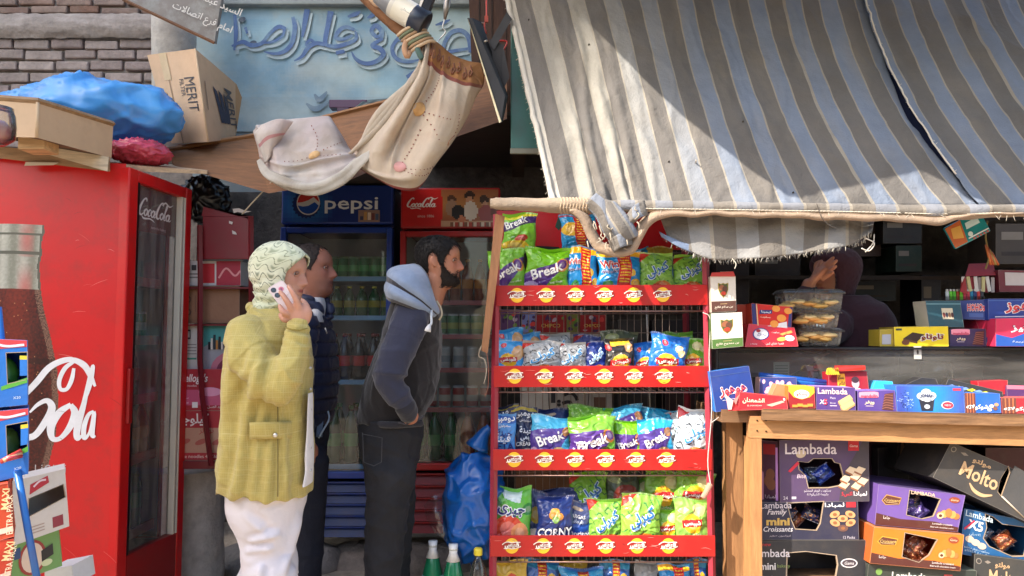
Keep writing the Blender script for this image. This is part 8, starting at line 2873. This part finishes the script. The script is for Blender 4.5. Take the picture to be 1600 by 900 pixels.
for i,(x0,x1,y0,y1,dx,d_) in enumerate(((1214,1312,452,489,6,3.16),(1238,1306,484,513,4,3.14),(1238,1310,512,541,2,3.14))):
	mb = MB()
	nn = 84
	def outl(x,y,w,dpt,ins,rib):
		r_ = []
		hw,hd_ = w / 2 - ins,dpt / 2 - ins
		per = []
		for k in range(nn):
			t = 4 * k / nn
			s_,u = int(t),t % 1
			if s_ == 0:
				q = (-hw + 2 * hw * u,-hd_)
			elif s_ == 1:
				q = (hw,-hd_ + 2 * hd_ * u)
			elif s_ == 2:
				q = (hw - 2 * hw * u,hd_)
			else:
				q = (-hw,hd_ - 2 * hd_ * u)
			o_ = rib * (1 if k % 2 else -1)
			l = math.hypot(*q) or 1
			r_.append(Vector((x + q[0] + q[0] / l * o_,y + q[1] + q[1] / l * o_,0)))
		return r_
	a,b = P((x0 + x1) / 2,y1,d_ + .07),P(x0,y1,d_)
	w = P(x1,y1,d_).x - P(x0,y1,d_).x
	h = P(x0,y0,d_).z - P(x0,y1,d_).z
	rs = []
	for (zf,ins,rib) in ((0.0,.020,.0),(.12,.017,.0024),(.78,.010,.0024),(.80,.0,0),(.86,0,0),(.90,.006,0),(1.0,.016,0)):
		rs.append([p + Vector((0,0,a.z + h * zf)) for p in outl(a.x,a.y,w,.14,ins,rib)])
	mb.grid(rs,S(214,210,200),M_TRAY,smooth=False,closed=True)
	mb.add(rs[-1],[tuple(range(nn))],S(220,216,206),M_TRAY)
	mb.add(rs[0],[tuple(reversed(range(nn)))],S(220,216,206),M_CLEAR)
	tag(mb.build('plastic_tray'),('wide lidded clear tray of golden pastries on top of the stack','lidded clear tray between two others in the pastry stack','lidded clear tray at the bottom of the pastry stack')[i],'tray','stacked pastry trays')
	for k in range(9):
		x = x0 + 14 + (x1 - x0 - 28) * k / 8
		sack('pastry','golden crumbly pastry inside a clear stacked tray','pastry',P(x,y1 - 11 - 3 * (k % 3),d_ + .025 + .03 * (k % 2)),(.034,.032,.012 + .004 * (k % 2)),S(*((236,190,110),(226,170,96),(240,210,150))[k % 3]),M_RAW,.009,30,k + i * 9.0,'pastries in the clear trays',nu=20,nv=14)
def d_ty(mb,F,W,H):
	mb.poly(F,[(W * .16,H * .4),(W * .34,H * .72),(W * .56,H * .6),(W * .42,H * .24)],S(54,36,26),z=.4)
	mb.poly(F,[(W * .16,H * .4),(W * .42,H * .24),(W * .42,H * .14),(W * .16,H * .3)],S(96,62,40),z=.5)
	mb.ell(F,W * .2,H * .2,6,4,S(110,64,40),z=.7)
	mb.text(F,'تاوتاو',W * .7,H * .46,S(120,26,34),w=W * .42,h=H * .36,off=.04,out=S(240,236,226),outw=.07,z=1)
	mb.rect(F,W * .03,H * .82,W * .14,H * .92,S(60,70,60),z=.5)
carton('cake_box','yellow cake box with a dark brown cake print','box',[(1398,541,3.12),(1482,541,3.12),(1481,510,3.12),(1397,511,3.12)],.13,(232,204,30),d_ty,group=gT,side=(150,130,40))
carton('small_box','dull yellow box end with a white label beside the yellow cake box','box',[(1375,541,3.13),(1396,541,3.13),(1396,514,3.13),(1375,515,3.13)],.1,(170,150,50),lambda mb,F,W,H: mb.rect(F,3,3,W - 4,H * .7,S(170,174,186),z=.4),group=gT)
carton('wafer_box','dim purple wafer box between yellow and red blue boxes','box',[(1484,541,3.14),(1541,541,3.14),(1540,514,3.14),(1484,514,3.14)],.1,(60,46,88),d_man,group=gT)
def d_tw(mb,F,W,H):
	mb.poly(F,[(0,0),(W,0),(W,H * .42),(W * .6,H * .5),(W * .3,H * .3),(0,H * .44)],S(36,84,170),z=.3)
	mb.text(F,'وينكيز',W * .62,H * .64,S(240,226,232),w=W * .7,h=H * .3,off=.03,out=S(150,30,70),outw=.04,z=.8)
	mb.text(F,'دوو',W * .7,H * .38,S(230,236,244),w=W * .34,h=H * .22,off=.03,z=.8)
	mb.text(F,'كيك بالكريمة',W * .6,H * .16,S(220,230,244),w=W * .6,h=H * .09,z=.8)
carton('cake_box','pink and blue cake box with white Arabic lettering','box',[(1556,541,3.08),(1640,541,3.08),(1640,496,3.08),(1556,498,3.08)],.12,(206,46,84),d_tw,group=gT)
carton('cake_box','crimson and blue cake box end beside the pink and blue front','box',[(1542,541,3.14),(1556,541,3.09),(1556,498,3.09),(1524,500,3.2)],.1,(176,34,66),lambda mb,F,W,H: mb.poly(F,[(0,0),(W,0),(W,H * .42),(0,H * .3)],S(26,54,130),z=.3),group=gT)
def d_ho(mb,F,W,H):
	mb.text(F,'HOHOs',W * .6,H * .62,S(206,50,60),w=W * .6,h=H * .36,off=.03,out=S(236,226,226),outw=.05,z=.9)
	mb.rect(F,W * .36,H * .12,W * .84,H * .32,S(60,90,160),z=.4)
def d_ho2(mb,F,W,H):
	mb.text(F,'هوهوز',W * .62,H * .56,S(206,60,60),w=W * .7,h=H * .5,off=.03,out=S(236,226,226),outw=.05,z=.9)
	mb.rect(F,W * .1,H * .12,W,H * .17,S(206,210,226),z=.4)
	mb.rect(F,0,H * .9,W,H * .94,S(70,100,170),z=.4)
carton('cake_box','navy cake box with red Latin letters on its end','box',[(1498,498,3.2),(1544,500,3.14),(1543,468,3.14),(1498,470,3.2)],.1,(36,56,128),d_ho,group=gT)
carton('cake_box','navy cake box with big red Arabic letters by the picture edge','box',[(1545,500,3.12),(1640,498,3.12),(1640,467,3.12),(1544,467,3.12)],.1,(38,62,140),d_ho2,group=gT,top=(150,150,160))
def d_te(mb,F,W,H):
	mb.rect(F,W * .42,H * .3,W * .74,H * .72,S(206,196,170),z=.4)
	for k in range(4):
		mb.ell(F,W * (.47 + .08 * k),H * .46,2.2,4,S(*((120,50,50),(60,60,80),(150,110,80),(80,40,40))[k]),z=.7)
	mb.rect(F,0,H * .86,W,H * .9,S(110,150,160),z=.5)
carton('card_box','dark teal open box with a small picture panel','box',[(1452,511,3.12),(1506,511,3.14),(1500,470,3.14),(1446,470,3.12)],.1,(34,78,92),d_te,group=gT,side=(190,186,170))
mb = MB()
mb.box(Fr(1478,470,3.2),0,0,-20,62,7,0,S(190,196,196),M_CLEAR)
lt = tag(mb.build('lighter_tray'),'clear tray of coloured lighters above the teal box','tray')
lcols = ((190,196,200),(96,190,50),(80,180,50),(150,60,40),(110,200,60),(206,60,90),(196,60,80),(40,130,170),(50,60,110),(206,60,60),(60,60,70))
for i,c in enumerate(lcols):
	mb = MB()
	F = Fr(1479 + i * 5.4,469,3.2)
	mb.box(F,0,0,-4,4.6,14,0,S(*c),M_PLAS,ch=.8)
	mb.box(F,.6,14,-3.4,4,17.5,-.6,S(200,196,190),M_METAL,ch=.5)
	o = mb.build('lighter')
	tag(o,'coloured cigarette lighter standing in the clear tray','lighter','cigarette lighters in the clear tray')
	o['label'] = ['silver lighter at the near end of the clear tray','lime green lighter second in the clear tray','green lighter beside the brown one in the tray','brown lighter between two green ones in the tray','bright green lighter between brown and pink ones','pink lighter beside the bright green one','crimson lighter between pink and teal ones','teal lighter in the clear tray','navy lighter beside the teal one','red lighter near the far end of the tray','black lighter at the far end of the clear tray'][i]
mb = MB()
mb.hexa([P(1508,432,3.2),P(1556,430,3.2),P(1552,411,3.3),P(1514,412,3.3)],[P(1508,432,3.205),P(1556,430,3.205),P(1552,411,3.305),P(1514,412,3.305)],S(176,40,34),M_CARD)
mb.hexa([P(1500,456,3.18),P(1512,460,3.18),P(1508,432,3.2),P(1502,436,3.22)],[P(1500,456,3.3),P(1512,460,3.3),P(1508,432,3.3),P(1502,436,3.3)],S(150,36,34),M_CARD)
tag(mb.build('open_box'),'open red lidded box of silver sachets above the lighters','box')
for k in range(10):
	mb = MB()
	mb.box(Fr(1504 + k * 5,456 + (k % 2),3.2 + .01 * (k % 2),roll=random.uniform(-8,8)),0,0,-2,5.6,24,0,S(*((206,200,196),(170,160,160),(190,180,130),(150,60,70))[k % 4]),M_FOIL,ch=.8)
	tag(mb.build('sachet'),'silver sachet standing in the red lidded box','sachet','silver sachets in the red box')
carton('pink_carton','cellophane wrapped maroon pack with a pale paper label','pack',[(1562,456,3.2),(1640,456,3.2),(1640,424,3.2),(1560,422,3.2)],.1,(110,40,54),lambda mb,F,W,H: mb.rect(F,W * .12,H * .3,W,H * .9,S(196,186,186),z=.4),group=gT,m=M_FOIL)
mb = MB()
F = Fr(1512,362,3.02,roll=27)
mb.box(F,-30,-16,-6,34,22,0,S(20,136,140),M_FOIL,ch=3)
mb.poly(F,[(-30,-14),(-8,-14),(-2,22),(-30,20)],S(196,100,50),z=.4,m=M_FOIL)
mb.poly(F,[(-26,0),(-10,-6),(-6,14),(-22,16)],S(226,170,80),z=.7,m=M_FOIL)
mb.poly(F,[(0,4),(24,4),(24,14),(2,14)],S(206,230,230),z=.6,m=M_FOIL)
mb.ell(F,2,-5,4,4,S(220,236,236),z=.6)
mb.rect(F,-4,-11,32,-9,S(230,236,236),z=.6)
for k in range(5):
	mb.ell(F,4 + 6 * k,-13.5,2,1.4,S(206,80,70),z=.7)
tag(mb.build('snack_packet'),'teal and orange snack packet tucked under the awning pole','packet')
mb = MB()
for k in range(4):
	mb.tube([P(1540 + 3 * k,382 + 4 * k,3.2),P(1548 + 4 * k,414,3.2)],.005,S(*((206,110,50),(190,90,40),(170,140,80),(196,100,50))[k]),M_PLAS,n=6)
mb.tube(cat([P(1543,345,3.2),P(1540,370,3.2),P(1545,400,3.2),P(1540,420,3.2)],5),.004,S(140,120,70),M_CLOTH,n=6)
tag(mb.build('hanging_sticks'),'bunch of orange sticks hanging below the teal snack packet','sticks')
# ---------------------------------------------------------------- dim stock inside the kiosk
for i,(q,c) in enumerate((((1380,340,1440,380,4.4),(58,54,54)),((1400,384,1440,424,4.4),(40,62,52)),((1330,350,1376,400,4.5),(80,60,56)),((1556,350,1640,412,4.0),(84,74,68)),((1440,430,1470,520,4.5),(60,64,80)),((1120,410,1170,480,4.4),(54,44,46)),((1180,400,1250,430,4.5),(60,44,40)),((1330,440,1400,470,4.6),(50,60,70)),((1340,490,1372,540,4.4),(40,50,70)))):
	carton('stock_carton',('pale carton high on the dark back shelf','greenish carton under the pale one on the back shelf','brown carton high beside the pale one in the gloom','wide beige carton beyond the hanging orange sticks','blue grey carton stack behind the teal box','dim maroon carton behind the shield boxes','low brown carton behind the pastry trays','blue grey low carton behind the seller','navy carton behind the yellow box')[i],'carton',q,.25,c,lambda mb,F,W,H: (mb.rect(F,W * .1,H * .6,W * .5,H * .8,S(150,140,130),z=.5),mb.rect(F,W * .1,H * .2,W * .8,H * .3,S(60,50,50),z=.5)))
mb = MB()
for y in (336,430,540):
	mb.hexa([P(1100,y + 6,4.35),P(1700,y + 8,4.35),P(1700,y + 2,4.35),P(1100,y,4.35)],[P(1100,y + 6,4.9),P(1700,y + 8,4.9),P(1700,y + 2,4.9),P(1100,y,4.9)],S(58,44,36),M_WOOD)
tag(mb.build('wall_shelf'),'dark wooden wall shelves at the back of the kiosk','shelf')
DSl = 3.55
se = thing('person',Vector((P(1340,800,DSl).x,DSl,0.12)),'seller in dark maroon inside the kiosk raising an open hand before the face','person')
def Q(px,py,dy=0.0):
	return P(px,py,DSl + dy)
hs = Head(Q(1304,432),.235,tilt=4,yaw=196,nose=.95)
mb = MB()
hs.surface(mb,ears=False)
limb(mb,[Q(1308,456),Q(1322,480),Q(1330,500)],[.06,.062,.08])
mb.loft(rings([(500,1290,1372,.14),(560,1282,1384,.17),(640,1286,1384,.16),(760,1290,1384,.15)],DSl,24),(1,1,1))
limb(mb,[Q(1300,520,-.16),Q(1268,530,-.24),Q(1246,520,-.28)],[.055,.046,.04])
limb(mb,[Q(1246,520,-.28),Q(1252,480,-.3),Q(1262,452,-.3),Q(1264,444,-.3)],[.04,.036,.03,.029])
limb(mb,[Q(1264,448,-.3),Q(1272,436,-.305),Q(1284,424,-.31)],[.031,.037,.034],flat=.5)
for k,(x,y,dx,dy,l) in enumerate(((1286,416,20,-15,1.0),(1289,421,22,-15,1.02),(1291,426,20,-12,.92),(1291,431,17,-8,.75))):
	limb(mb,[Q(x - 6,y + 5,-.31 - .006 * k),Q(x + dx * .4 * l,y + dy * .4 * l,-.315 - .012 * k),Q(x + dx * .8 * l,y + dy * .9 * l,-.32 - .018 * k)],[.0105,.0098,.0075])
limb(mb,[Q(1272,432,-.30),Q(1278,418,-.28),Q(1283,408,-.265)],[.013,.011,.0085])
limb(mb,[Q(1372,520,.1),Q(1392,580,.14),Q(1380,640,.1)],[.055,.046,.034])
for s_ in (-.09,.09):
	limb(mb,[Q(1336,740,s_),Q(1336,830,s_),Q(1336,925,s_)],[.085,.066,.05])
fused(mb,'body',se,.0045,M_SKIN,skin_fn(S(190,128,98),S(150,80,74),hs),2)
hs.eyes(se,S(190,128,98))
mb = MB()
hs.brow(mb,S(40,28,24),.014)
mb.build('eyebrow',se)
mb = MB()
hs.patch(mb,lambda t,th: t - interp(abs(th),[(0,.8),(.7,.74),(.95,.5),(1.1,.2),(1.2,-.1),(PI,-.3)]),.09,S(74,40,52),M_CLOTH,-.3,1.0,80,120,.012)
solid(mb.build('headscarf',se),.004)
mb = MB()
mb.loft(rings([(462,1290,1352,.12),(486,1284,1382,.19),(520,1278,1394,.2),(600,1276,1394,.19),(760,1276,1396,.2),(900,1272,1400,.21)],DSl,40,4),(1,1,1))
limb(mb,[Q(1304,508,-.14),Q(1272,530,-.23),Q(1248,522,-.28),Q(1253,478,-.3),Q(1260,458,-.3)],[.085,.07,.062,.05,.044],n=20)
limb(mb,[Q(1370,508,.1),Q(1394,575,.14),Q(1382,632,.1)],[.085,.068,.05],n=20)
fused(mb,'dress',se,.008,M_CLOTH,S(64,34,46),2,lambda p,n: wrinkle(p,None,.008,5,3.0))
mb = MB()
pts = [Q(1262,452,-.3) + Vector((.036 * math.cos(a),.034 * math.sin(a),.006 * math.cos(a))) for a in [2 * PI * k / 16 for k in range(17)]]
mb.tube(pts,.004,S(20,18,22),M_CLOTH,n=6)
mb.build('bracelet',se)
# ---------------------------------------------------------------- cartons under the counter
gU = 'wafer and croissant cartons under the counter'
def hole_fill(F,hole,cols,tagl,n=4,seed=0):
	rr = random.Random(seed)
	xs,ys = [h[0] for h in hole],[h[1] for h in hole]
	for k in range(n):
		cx = min(xs) + (max(xs) - min(xs)) * (k + 1) / (n + 1)
		cy = min(ys) + (max(ys) - min(ys)) * rr.uniform(.2,.55)
		c = F @ Vector((cx,cy,-24 - 6 * (k % 2)))
		px,py = proj(c)
		bag('sweet_wrapper',tagl,'wrapper',(px - 15,py - 11,px + 15,py + 11),c.y,cols[k % len(cols)],rr.uniform(-60,60),lean=rr.uniform(0,30),T=.5,group=tagl.replace('wrapper','wrappers'))
def d_A(mb,F,W,H):
	mb.text(F,'Lambada',W * .35,H * .86,S(226,216,226),w=W * .58,off=.012)
	mb.rect(F,W * .77,H * .83,W * .89,H * .99,S(196,34,48),z=.4)
	mb.text(F,'Gama',W * .83,H * .91,S(240,220,220),w=W * .09,z=.8,shear=.2)
	mb.poly(F,[(W * .09,H * .5),(W * .2,H * .66),(W * .22,H * .62),(W * .12,H * .48)],S(206,44,70),z=.5)
	mb.text(F,'Bite',W * .24,H * .42,S(220,200,216),w=W * .1,shear=.2)
	mb.text(F,'بسكويت الويفر المحشو',W * .42,H * .18,S(214,206,220),w=W * .3,h=H * .05)
	mb.text(F,'بكريمة الشيكولاتة',W * .42,H * .12,S(214,206,220),w=W * .24,h=H * .05)
	mb.text(F,'لمبادا',W * .9,H * .12,S(236,230,236),w=W * .15,h=H * .09,off=.02)
	mb.text(F,'اكس5',W * .75,H * .12,S(206,50,70),w=W * .12,h=H * .08,off=.02)
	mb.text(F,'24',W * .06,H * .07,S(226,216,226),w=W * .05)
	mb.rect(F,W * .13,H * .05,W * .18,H * .09,S(206,196,214),z=.4)
	mb.ell(F,W * .24,H * .78,8,6,S(206,186,160),z=.5,rot=20)
	mb.poly(F,[(W * .66,0),(W,0),(W,H),(W * .94,H),(W * .7,H * .4)],S(70,62,74),z=.25)
	for (x,y) in ((.72,.26),(.86,.24),(.93,.32),(.74,.36),(.85,.4),(.8,.5),(.9,.5)):
		mb.poly(F,[(W * x - 9,H * y),(W * x - 2,H * y + 7),(W * x + 9,H * y + 3),(W * x + 2,H * y - 5)],S(222,200,172),z=.6 + y * .5)
		mb.poly(F,[(W * x - 9,H * y),(W * x + 2,H * y - 5),(W * x + 2,H * y - 8),(W * x - 9,H * y - 3)],S(150,96,66),z=.65 + y * .5)
hA2 = [(29,62),(44,60),(52,66),(80,66),(84,60),(92,58),(96,42),(98,26),(74,22),(44,22),(40,40),(30,50)]
o,F,W,H = carton('wafer_carton','large purple wafer carton with a torn opening, top of its stack','carton',[(1219,785,3.0),(1358,783,3.0),(1357,688,3.0),(1218,688,3.0)],.16,(82,62,98),d_A,hole=hA2,group=gU,side=(70,34,60))
hole_fill(F,hA2,('wrap_blue','wrap_navy','wrap_blue'),'blue foil wafer wrapper in the large purple carton',3,1)
mb = MB()
def d_As(mb,F,W,H):
	mb.rect(F,W * .1,H * .78,W * .8,H * .95,S(150,34,44),z=.4)
	mb.rect(F,W * .8,H * .0,W,H * .9,S(206,150,226),z=.3)
	for (x,y) in ((.4,.36),(.55,.3),(.5,.46)):
		mb.ell(F,W * x,H * y,7,9,S(120,76,56),z=.5)
	mb.text(F,'لمبادا',W * .5,H * .1,S(220,206,214),w=W * .6,h=H * .07)
carton('wafer_carton','dark maroon wafer carton end beside the large purple carton','carton',[(1190,786,3.06),(1218,786,3.02),(1217,690,3.02),(1190,688,3.06)],.1,(72,36,62),d_As,group=gU)
def d_B(mb,F,W,H):
	mb.text(F,'Lambada',W * .16,H * .92,S(220,210,220),w=W * .32)
	mb.text(F,'Family',W * .17,H * .72,S(226,216,220),w=W * .2,shear=.3,off=.01)
	mb.text(F,'mini',W * .18,H * .48,S(206,170,90),w=W * .24,h=H * .2,off=.04)
	mb.text(F,'Croissants',W * .18,H * .28,S(236,230,236),w=W * .3,shear=.25,off=.01)
	mb.text(F,'كرواسون صغير',W * .2,H * .1,S(206,196,210),w=W * .22,h=H * .06)
	mb.text(F,'لمبادا',W * .76,H * .9,S(240,236,240),w=W * .2,h=H * .14,off=.02)
	mb.rect(F,W * .88,H * .84,W * .98,H * .98,S(190,40,54),z=.4)
	mb.text(F,'12 Packs',W * .9,H * .06,S(206,200,214),w=W * .12)
	for k,(x,y) in enumerate(((.76,.66),(.92,.66),(.76,.44),(.92,.44),(.84,.55),(.84,.3))):
		mb.ell(F,W * x,H * y,8,5,S(214,160,110) if k < 5 else S(110,76,70),z=.5 + .03 * k,rot=(20,-20,-20,20,0,0)[k])
		mb.ell(F,W * x,H * y,3.2,2.4,S(150,96,60),z=.9,rot=0)
hB = [(42,54),(98,56),(92,24),(86,14),(54,16),(48,30)]
o,F,W,H = carton('croissant_carton','dark blue mini croissant carton with a trapezoid opening','carton',[(1188,843,3.0),(1342,843,3.0),(1340,783,3.0),(1188,785,3.0)],.16,(44,44,68),d_B,hole=hB,group=gU)
hole_fill(F,hB,('wrap_dark','wrap_brown','wrap_dark'),'dark foil croissant wrapper in the mini croissant carton',3,2)
def d_C(mb,F,W,H):
	mb.text(F,'Lambada',W * .1,H * .76,S(226,220,226),w=W * .36,off=.012)
	mb.text(F,'new',W * .06,H * .92,S(206,50,60),w=W * .08)
	mb.text(F,'mini',W * .07,H * .5,S(230,226,230),w=W * .15,off=.02)
	mb.text(F,'bakery',W * .22,H * .5,S(130,150,90),w=W * .12)
	mb.text(F,'لمبادا',W * .14,H * .2,S(230,226,230),w=W * .24,h=H * .22,off=.02)
	mb.ell(F,W * .84,H * .56,13,7,S(220,216,220),z=.5)
	mb.ell(F,W * .84,H * .56,11,5.4,S(70,60,70),z=.7)
	mb.text(F,'Gama',W * .84,H * .56,S(230,226,230),w=14,z=1,shear=.2)
	for x in (.74,.95):
		mb.ell(F,W * x,H * .12,8,9,S(186,140,130),z=.6)
hC = [(42,58),(70,60),(116,54),(118,40),(110,0.5),(40,0.5)]
o,F,W,H = carton('bakery_carton','black mini bakery carton torn open at the bottom of its stack','carton',[(1188,925,3.0),(1354,925,3.0),(1352,844,3.0),(1188,845,3.0)],.16,(46,46,52),d_C,hole=hC,group=gU)
def cro(mb,F,x,y,s,z=.6):
	for k in range(5):
		t = (k - 2) / 2
		mb.ell(F,x + t * s,y - abs(t) * s * .35 + s * .1,s * .42,s * (.62 - .2 * abs(t)),S(*((196,120,60),(222,160,90))[k % 2]),z=z + .05 * (2 - abs(k - 2)),rot=-18 * t + 10)
	mb.ell(F,x - s * .95,y - s * .35,s * .42,s * .4,S(236,206,160),z=z + .3)
	mb.ell(F,x - s * .95,y - s * .35,s * .22,s * .2,S(96,50,34),z=z + .5)
def d_cr(txt,nm,lc):
	def f(mb,F,W,H):
		mb.poly(F,[(0,0),(W,0),(W,H * .12),(W * .7,H * .22),(W * .3,H * .2),(0,H * .3)],S(86,40,34),z=.25)
		mb.poly(F,[(W * .05,H * .62),(W * .1,H * .78),(W * .28,H * .74),(W * .26,H * .56),(W * .1,H * .52)],S(*lc),z=.4)
		mb.poly(F,[(W * .06,H * .63),(W * .105,H * .76),(W * .27,H * .72),(W * .25,H * .57),(W * .1,H * .54)],S(96,50,40),z=.6)
		mb.text(F,'Croissant',W * .17,H * .65,S(230,196,120),w=W * .18,shear=.25,z=.9,rot=3)
		mb.rect(F,W * .1,H * .585,W * .24,H * .595,S(220,190,140),z=.9)
		mb.text(F,'جاما',W * .13,H * .2,S(236,226,220),w=W * .08,h=H * .1)
		if txt:
			mb.text(F,txt,W * .52,H * .91,S(226,196,170),w=W * .28,off=.02)
		mb.ell(F,W * .89,H * .84,8,5,S(150,66,40),z=.5)
		mb.text(F,'Gama',W * .89,H * .84,S(240,216,180),w=11,z=.9,shear=.2)
		cro(mb,F,W * .85,H * .46,H * .2)
		mb.text(F,'Lambada croissant',W * .8,H * .17,S(240,230,226),w=W * .24,z=.9)
		mb.text(F,'filled with chocolate cream',W * .8,H * .08,S(240,230,226),w=W * .28,z=.9)
	return f
hD = [(46,58),(92,50),(86,22),(70,16),(46,20)]
o,F,W,H = carton('croissant_carton','bright purple croissant carton with a cut window','carton',[(1367,820,2.98),(1496,831,2.98),(1508,774,2.98),(1373,757,2.98)],.2,(112,84,160),d_cr('LAMBADA','',(196,150,70)),hole=hD,group=gU,side=(96,70,140),top=(70,56,104),dirv=(-.12,1,.06))
hole_fill(F,hD,('wrap_purple','wrap_dark','wrap_purple'),'purple foil croissant wrapper in the bright purple carton',3,3)
hE = [(48,50),(98,44),(88,20),(74,8),(48,14)]
o,F,W,H = carton('croissant_carton','orange croissant carton with a cut window','carton',[(1359,880,2.96),(1500,892,2.96),(1506,836,2.96),(1366,824,2.96)],.2,(222,120,34),d_cr('','',(226,170,60)),hole=hE,group=gU,side=(176,84,36),top=(190,120,80),dirv=(-.12,1,.06))
hole_fill(F,hE,('wrap_brown',),'brown foil croissant wrapper in the orange carton',3,4)
def d_M(mb,F,W,H):
	a = 0
	mb.text(F,'Molto',W * .36,H * .52,S(206,170,130),w=W * .36,h=H * .36,off=.02,rot=0)
	mb.text(F,'مولتو',W * .34,H * .82,S(206,170,130),w=W * .18,h=H * .16,off=.025)
	mb.stroke(F,[(W * .30,H * .26),(W * .36,H * .14),(W * .44,H * .12),(W * .52,H * .22)],[2,5,5,2],S(206,170,130),.7)
	mb.ell(F,W * .05,H * .86,4.4,4.4,S(150,140,130),z=.5)
	mb.ell(F,W * .05,H * .86,3.2,3.2,S(60,58,58),z=.7)
	mb.poly(F,[(W * .12,H * .86),(W * .16,H * .9),(W * .2,H * .86),(W * .16,H * .82)],S(140,130,120),z=.5)
	mb.text(F,'بالشيكولاتة',W * .86,H * .2,S(190,170,150),w=W * .1,h=H * .06)
mh = [(104,62),(110,54),(108,18),(100,22),(98,40)]
o,F,W,H = carton('croissant_carton','black tilted carton with tan lettering and a smile, sliding down the pile','carton',[(1458,746,2.97),(1626,826,2.97),(1640,757,2.97),(1486,691,2.97)],.2,(66,64,64),d_M,hole=mh,group=gU,side=(44,42,44),dirv=(-.30,1,.02))
hole_fill(F,mh,('wrap_brown',),'orange foil wrapper in the tilted black carton',1,5)
mb = MB()
q = [F @ Vector(p) for p in ((108,18,1.2),(150,4,1.2),(152,62,1.2),(112,66,3.5))]
mb.add(q + [p + Vector((0,.003,0)) for p in q],[(0,1,2,3),(7,6,5,4)],S(76,76,78),M_CARD)
mb.tube([q[0],q[1]],.003,S(206,190,170),M_RAW,n=5)
tag(mb.build('torn_flap'),'torn grey flap folded over the tilted black carton','flap')
def d_M2(mb,F,W,H):
	mb.text(F,'Molto',W * .32,H * .7,S(130,104,80),w=W * .5,h=H * .4,off=.02)
	mb.stroke(F,[(W * .3,H * .4),(W * .36,H * .26),(W * .46,H * .22),(W * .54,H * .36)],[2,4,4,2],S(130,104,80),.7)
	mb.poly(F,[(W * .72,H * .5),(W * .8,H * .8),(W * .96,H * .6)],S(150,112,76),z=.5)
carton('croissant_carton','shadowed black carton face with tan lettering behind the purple one','carton',[(1400,735,3.2),(1462,748,3.05),(1488,692,3.05),(1404,684,3.25)],.1,(46,44,46),d_M2,group=gU)  # shade is painted in as darker card and lettering
def d_G(mb,F,W,H):
	mb.text(F,'Lambada',W * .2,H * .9,S(206,226,240),w=W * .36,rot=-4,off=.012)
	mb.text(F,'X5',W * .16,H * .68,S(236,236,244),w=W * .2,off=.03,rot=-4)
	mb.stroke(F,[(W * .02,H * .56),(W * .14,H * .78)],3,S(206,50,80),.8)
	mb.text(F,'الاصلى',W * .16,H * .48,S(190,214,230),w=W * .14,h=H * .08)
	for k in range(3):
		mb.ell(F,W * (.1 + .08 * k),H * (.36 - .05 * k),7,5,S(214,190,170),z=.5 + .1 * k)
	mb.text(F,'بسكويت ويفر محشو',W * .2,H * .16,S(200,220,236),w=W * .32,h=H * .06,rot=-4)
	mb.text(F,'بكريمة الكاكاو',W * .2,H * .09,S(200,220,236),w=W * .3,h=H * .06,rot=-4)
hG = [(34,66),(46,64),(62,56),(100,58),(104,40),(98,16),(80,12),(44,20),(34,30),(38,46)]
o,F,W,H = carton('wafer_carton','blue wafer carton with a ragged hole under the tilted black one','carton',[(1500,865,3.02),(1624,890,3.02),(1626,818,3.02),(1507,795,3.02)],.2,(28,92,146),d_G,hole=hG,group=gU)
hole_fill(F,hG,('wrap_navy','wrap_dark','wrap_brown'),'dark wafer wrapper in the ragged blue carton',3,6)
carton('croissant_carton','black carton with tan lettering at the foot of the pile','carton',[(1521,935,3.0),(1650,950,3.0),(1650,882,3.0),(1523,866,3.0)],.2,(60,60,60),d_M,group=gU)
def d_I(mb,F,W,H):
	mb.text(F,'Lambada',W * .38,H * .66,S(226,226,220),w=W * .32,off=.015)
	mb.ell(F,W * .1,H * .76,5,5,S(120,160,80),z=.5)
	mb.rect(F,W * .7,H * .6,W * .78,H * .8,S(176,60,60),z=.5)
carton('wafer_carton','dark green black wafer carton lowest beneath the orange one','carton',[(1354,925,2.98),(1524,932,2.98),(1526,892,2.98),(1357,882,2.98)],.2,(52,58,54),d_I,group=gU,top=(90,100,90))
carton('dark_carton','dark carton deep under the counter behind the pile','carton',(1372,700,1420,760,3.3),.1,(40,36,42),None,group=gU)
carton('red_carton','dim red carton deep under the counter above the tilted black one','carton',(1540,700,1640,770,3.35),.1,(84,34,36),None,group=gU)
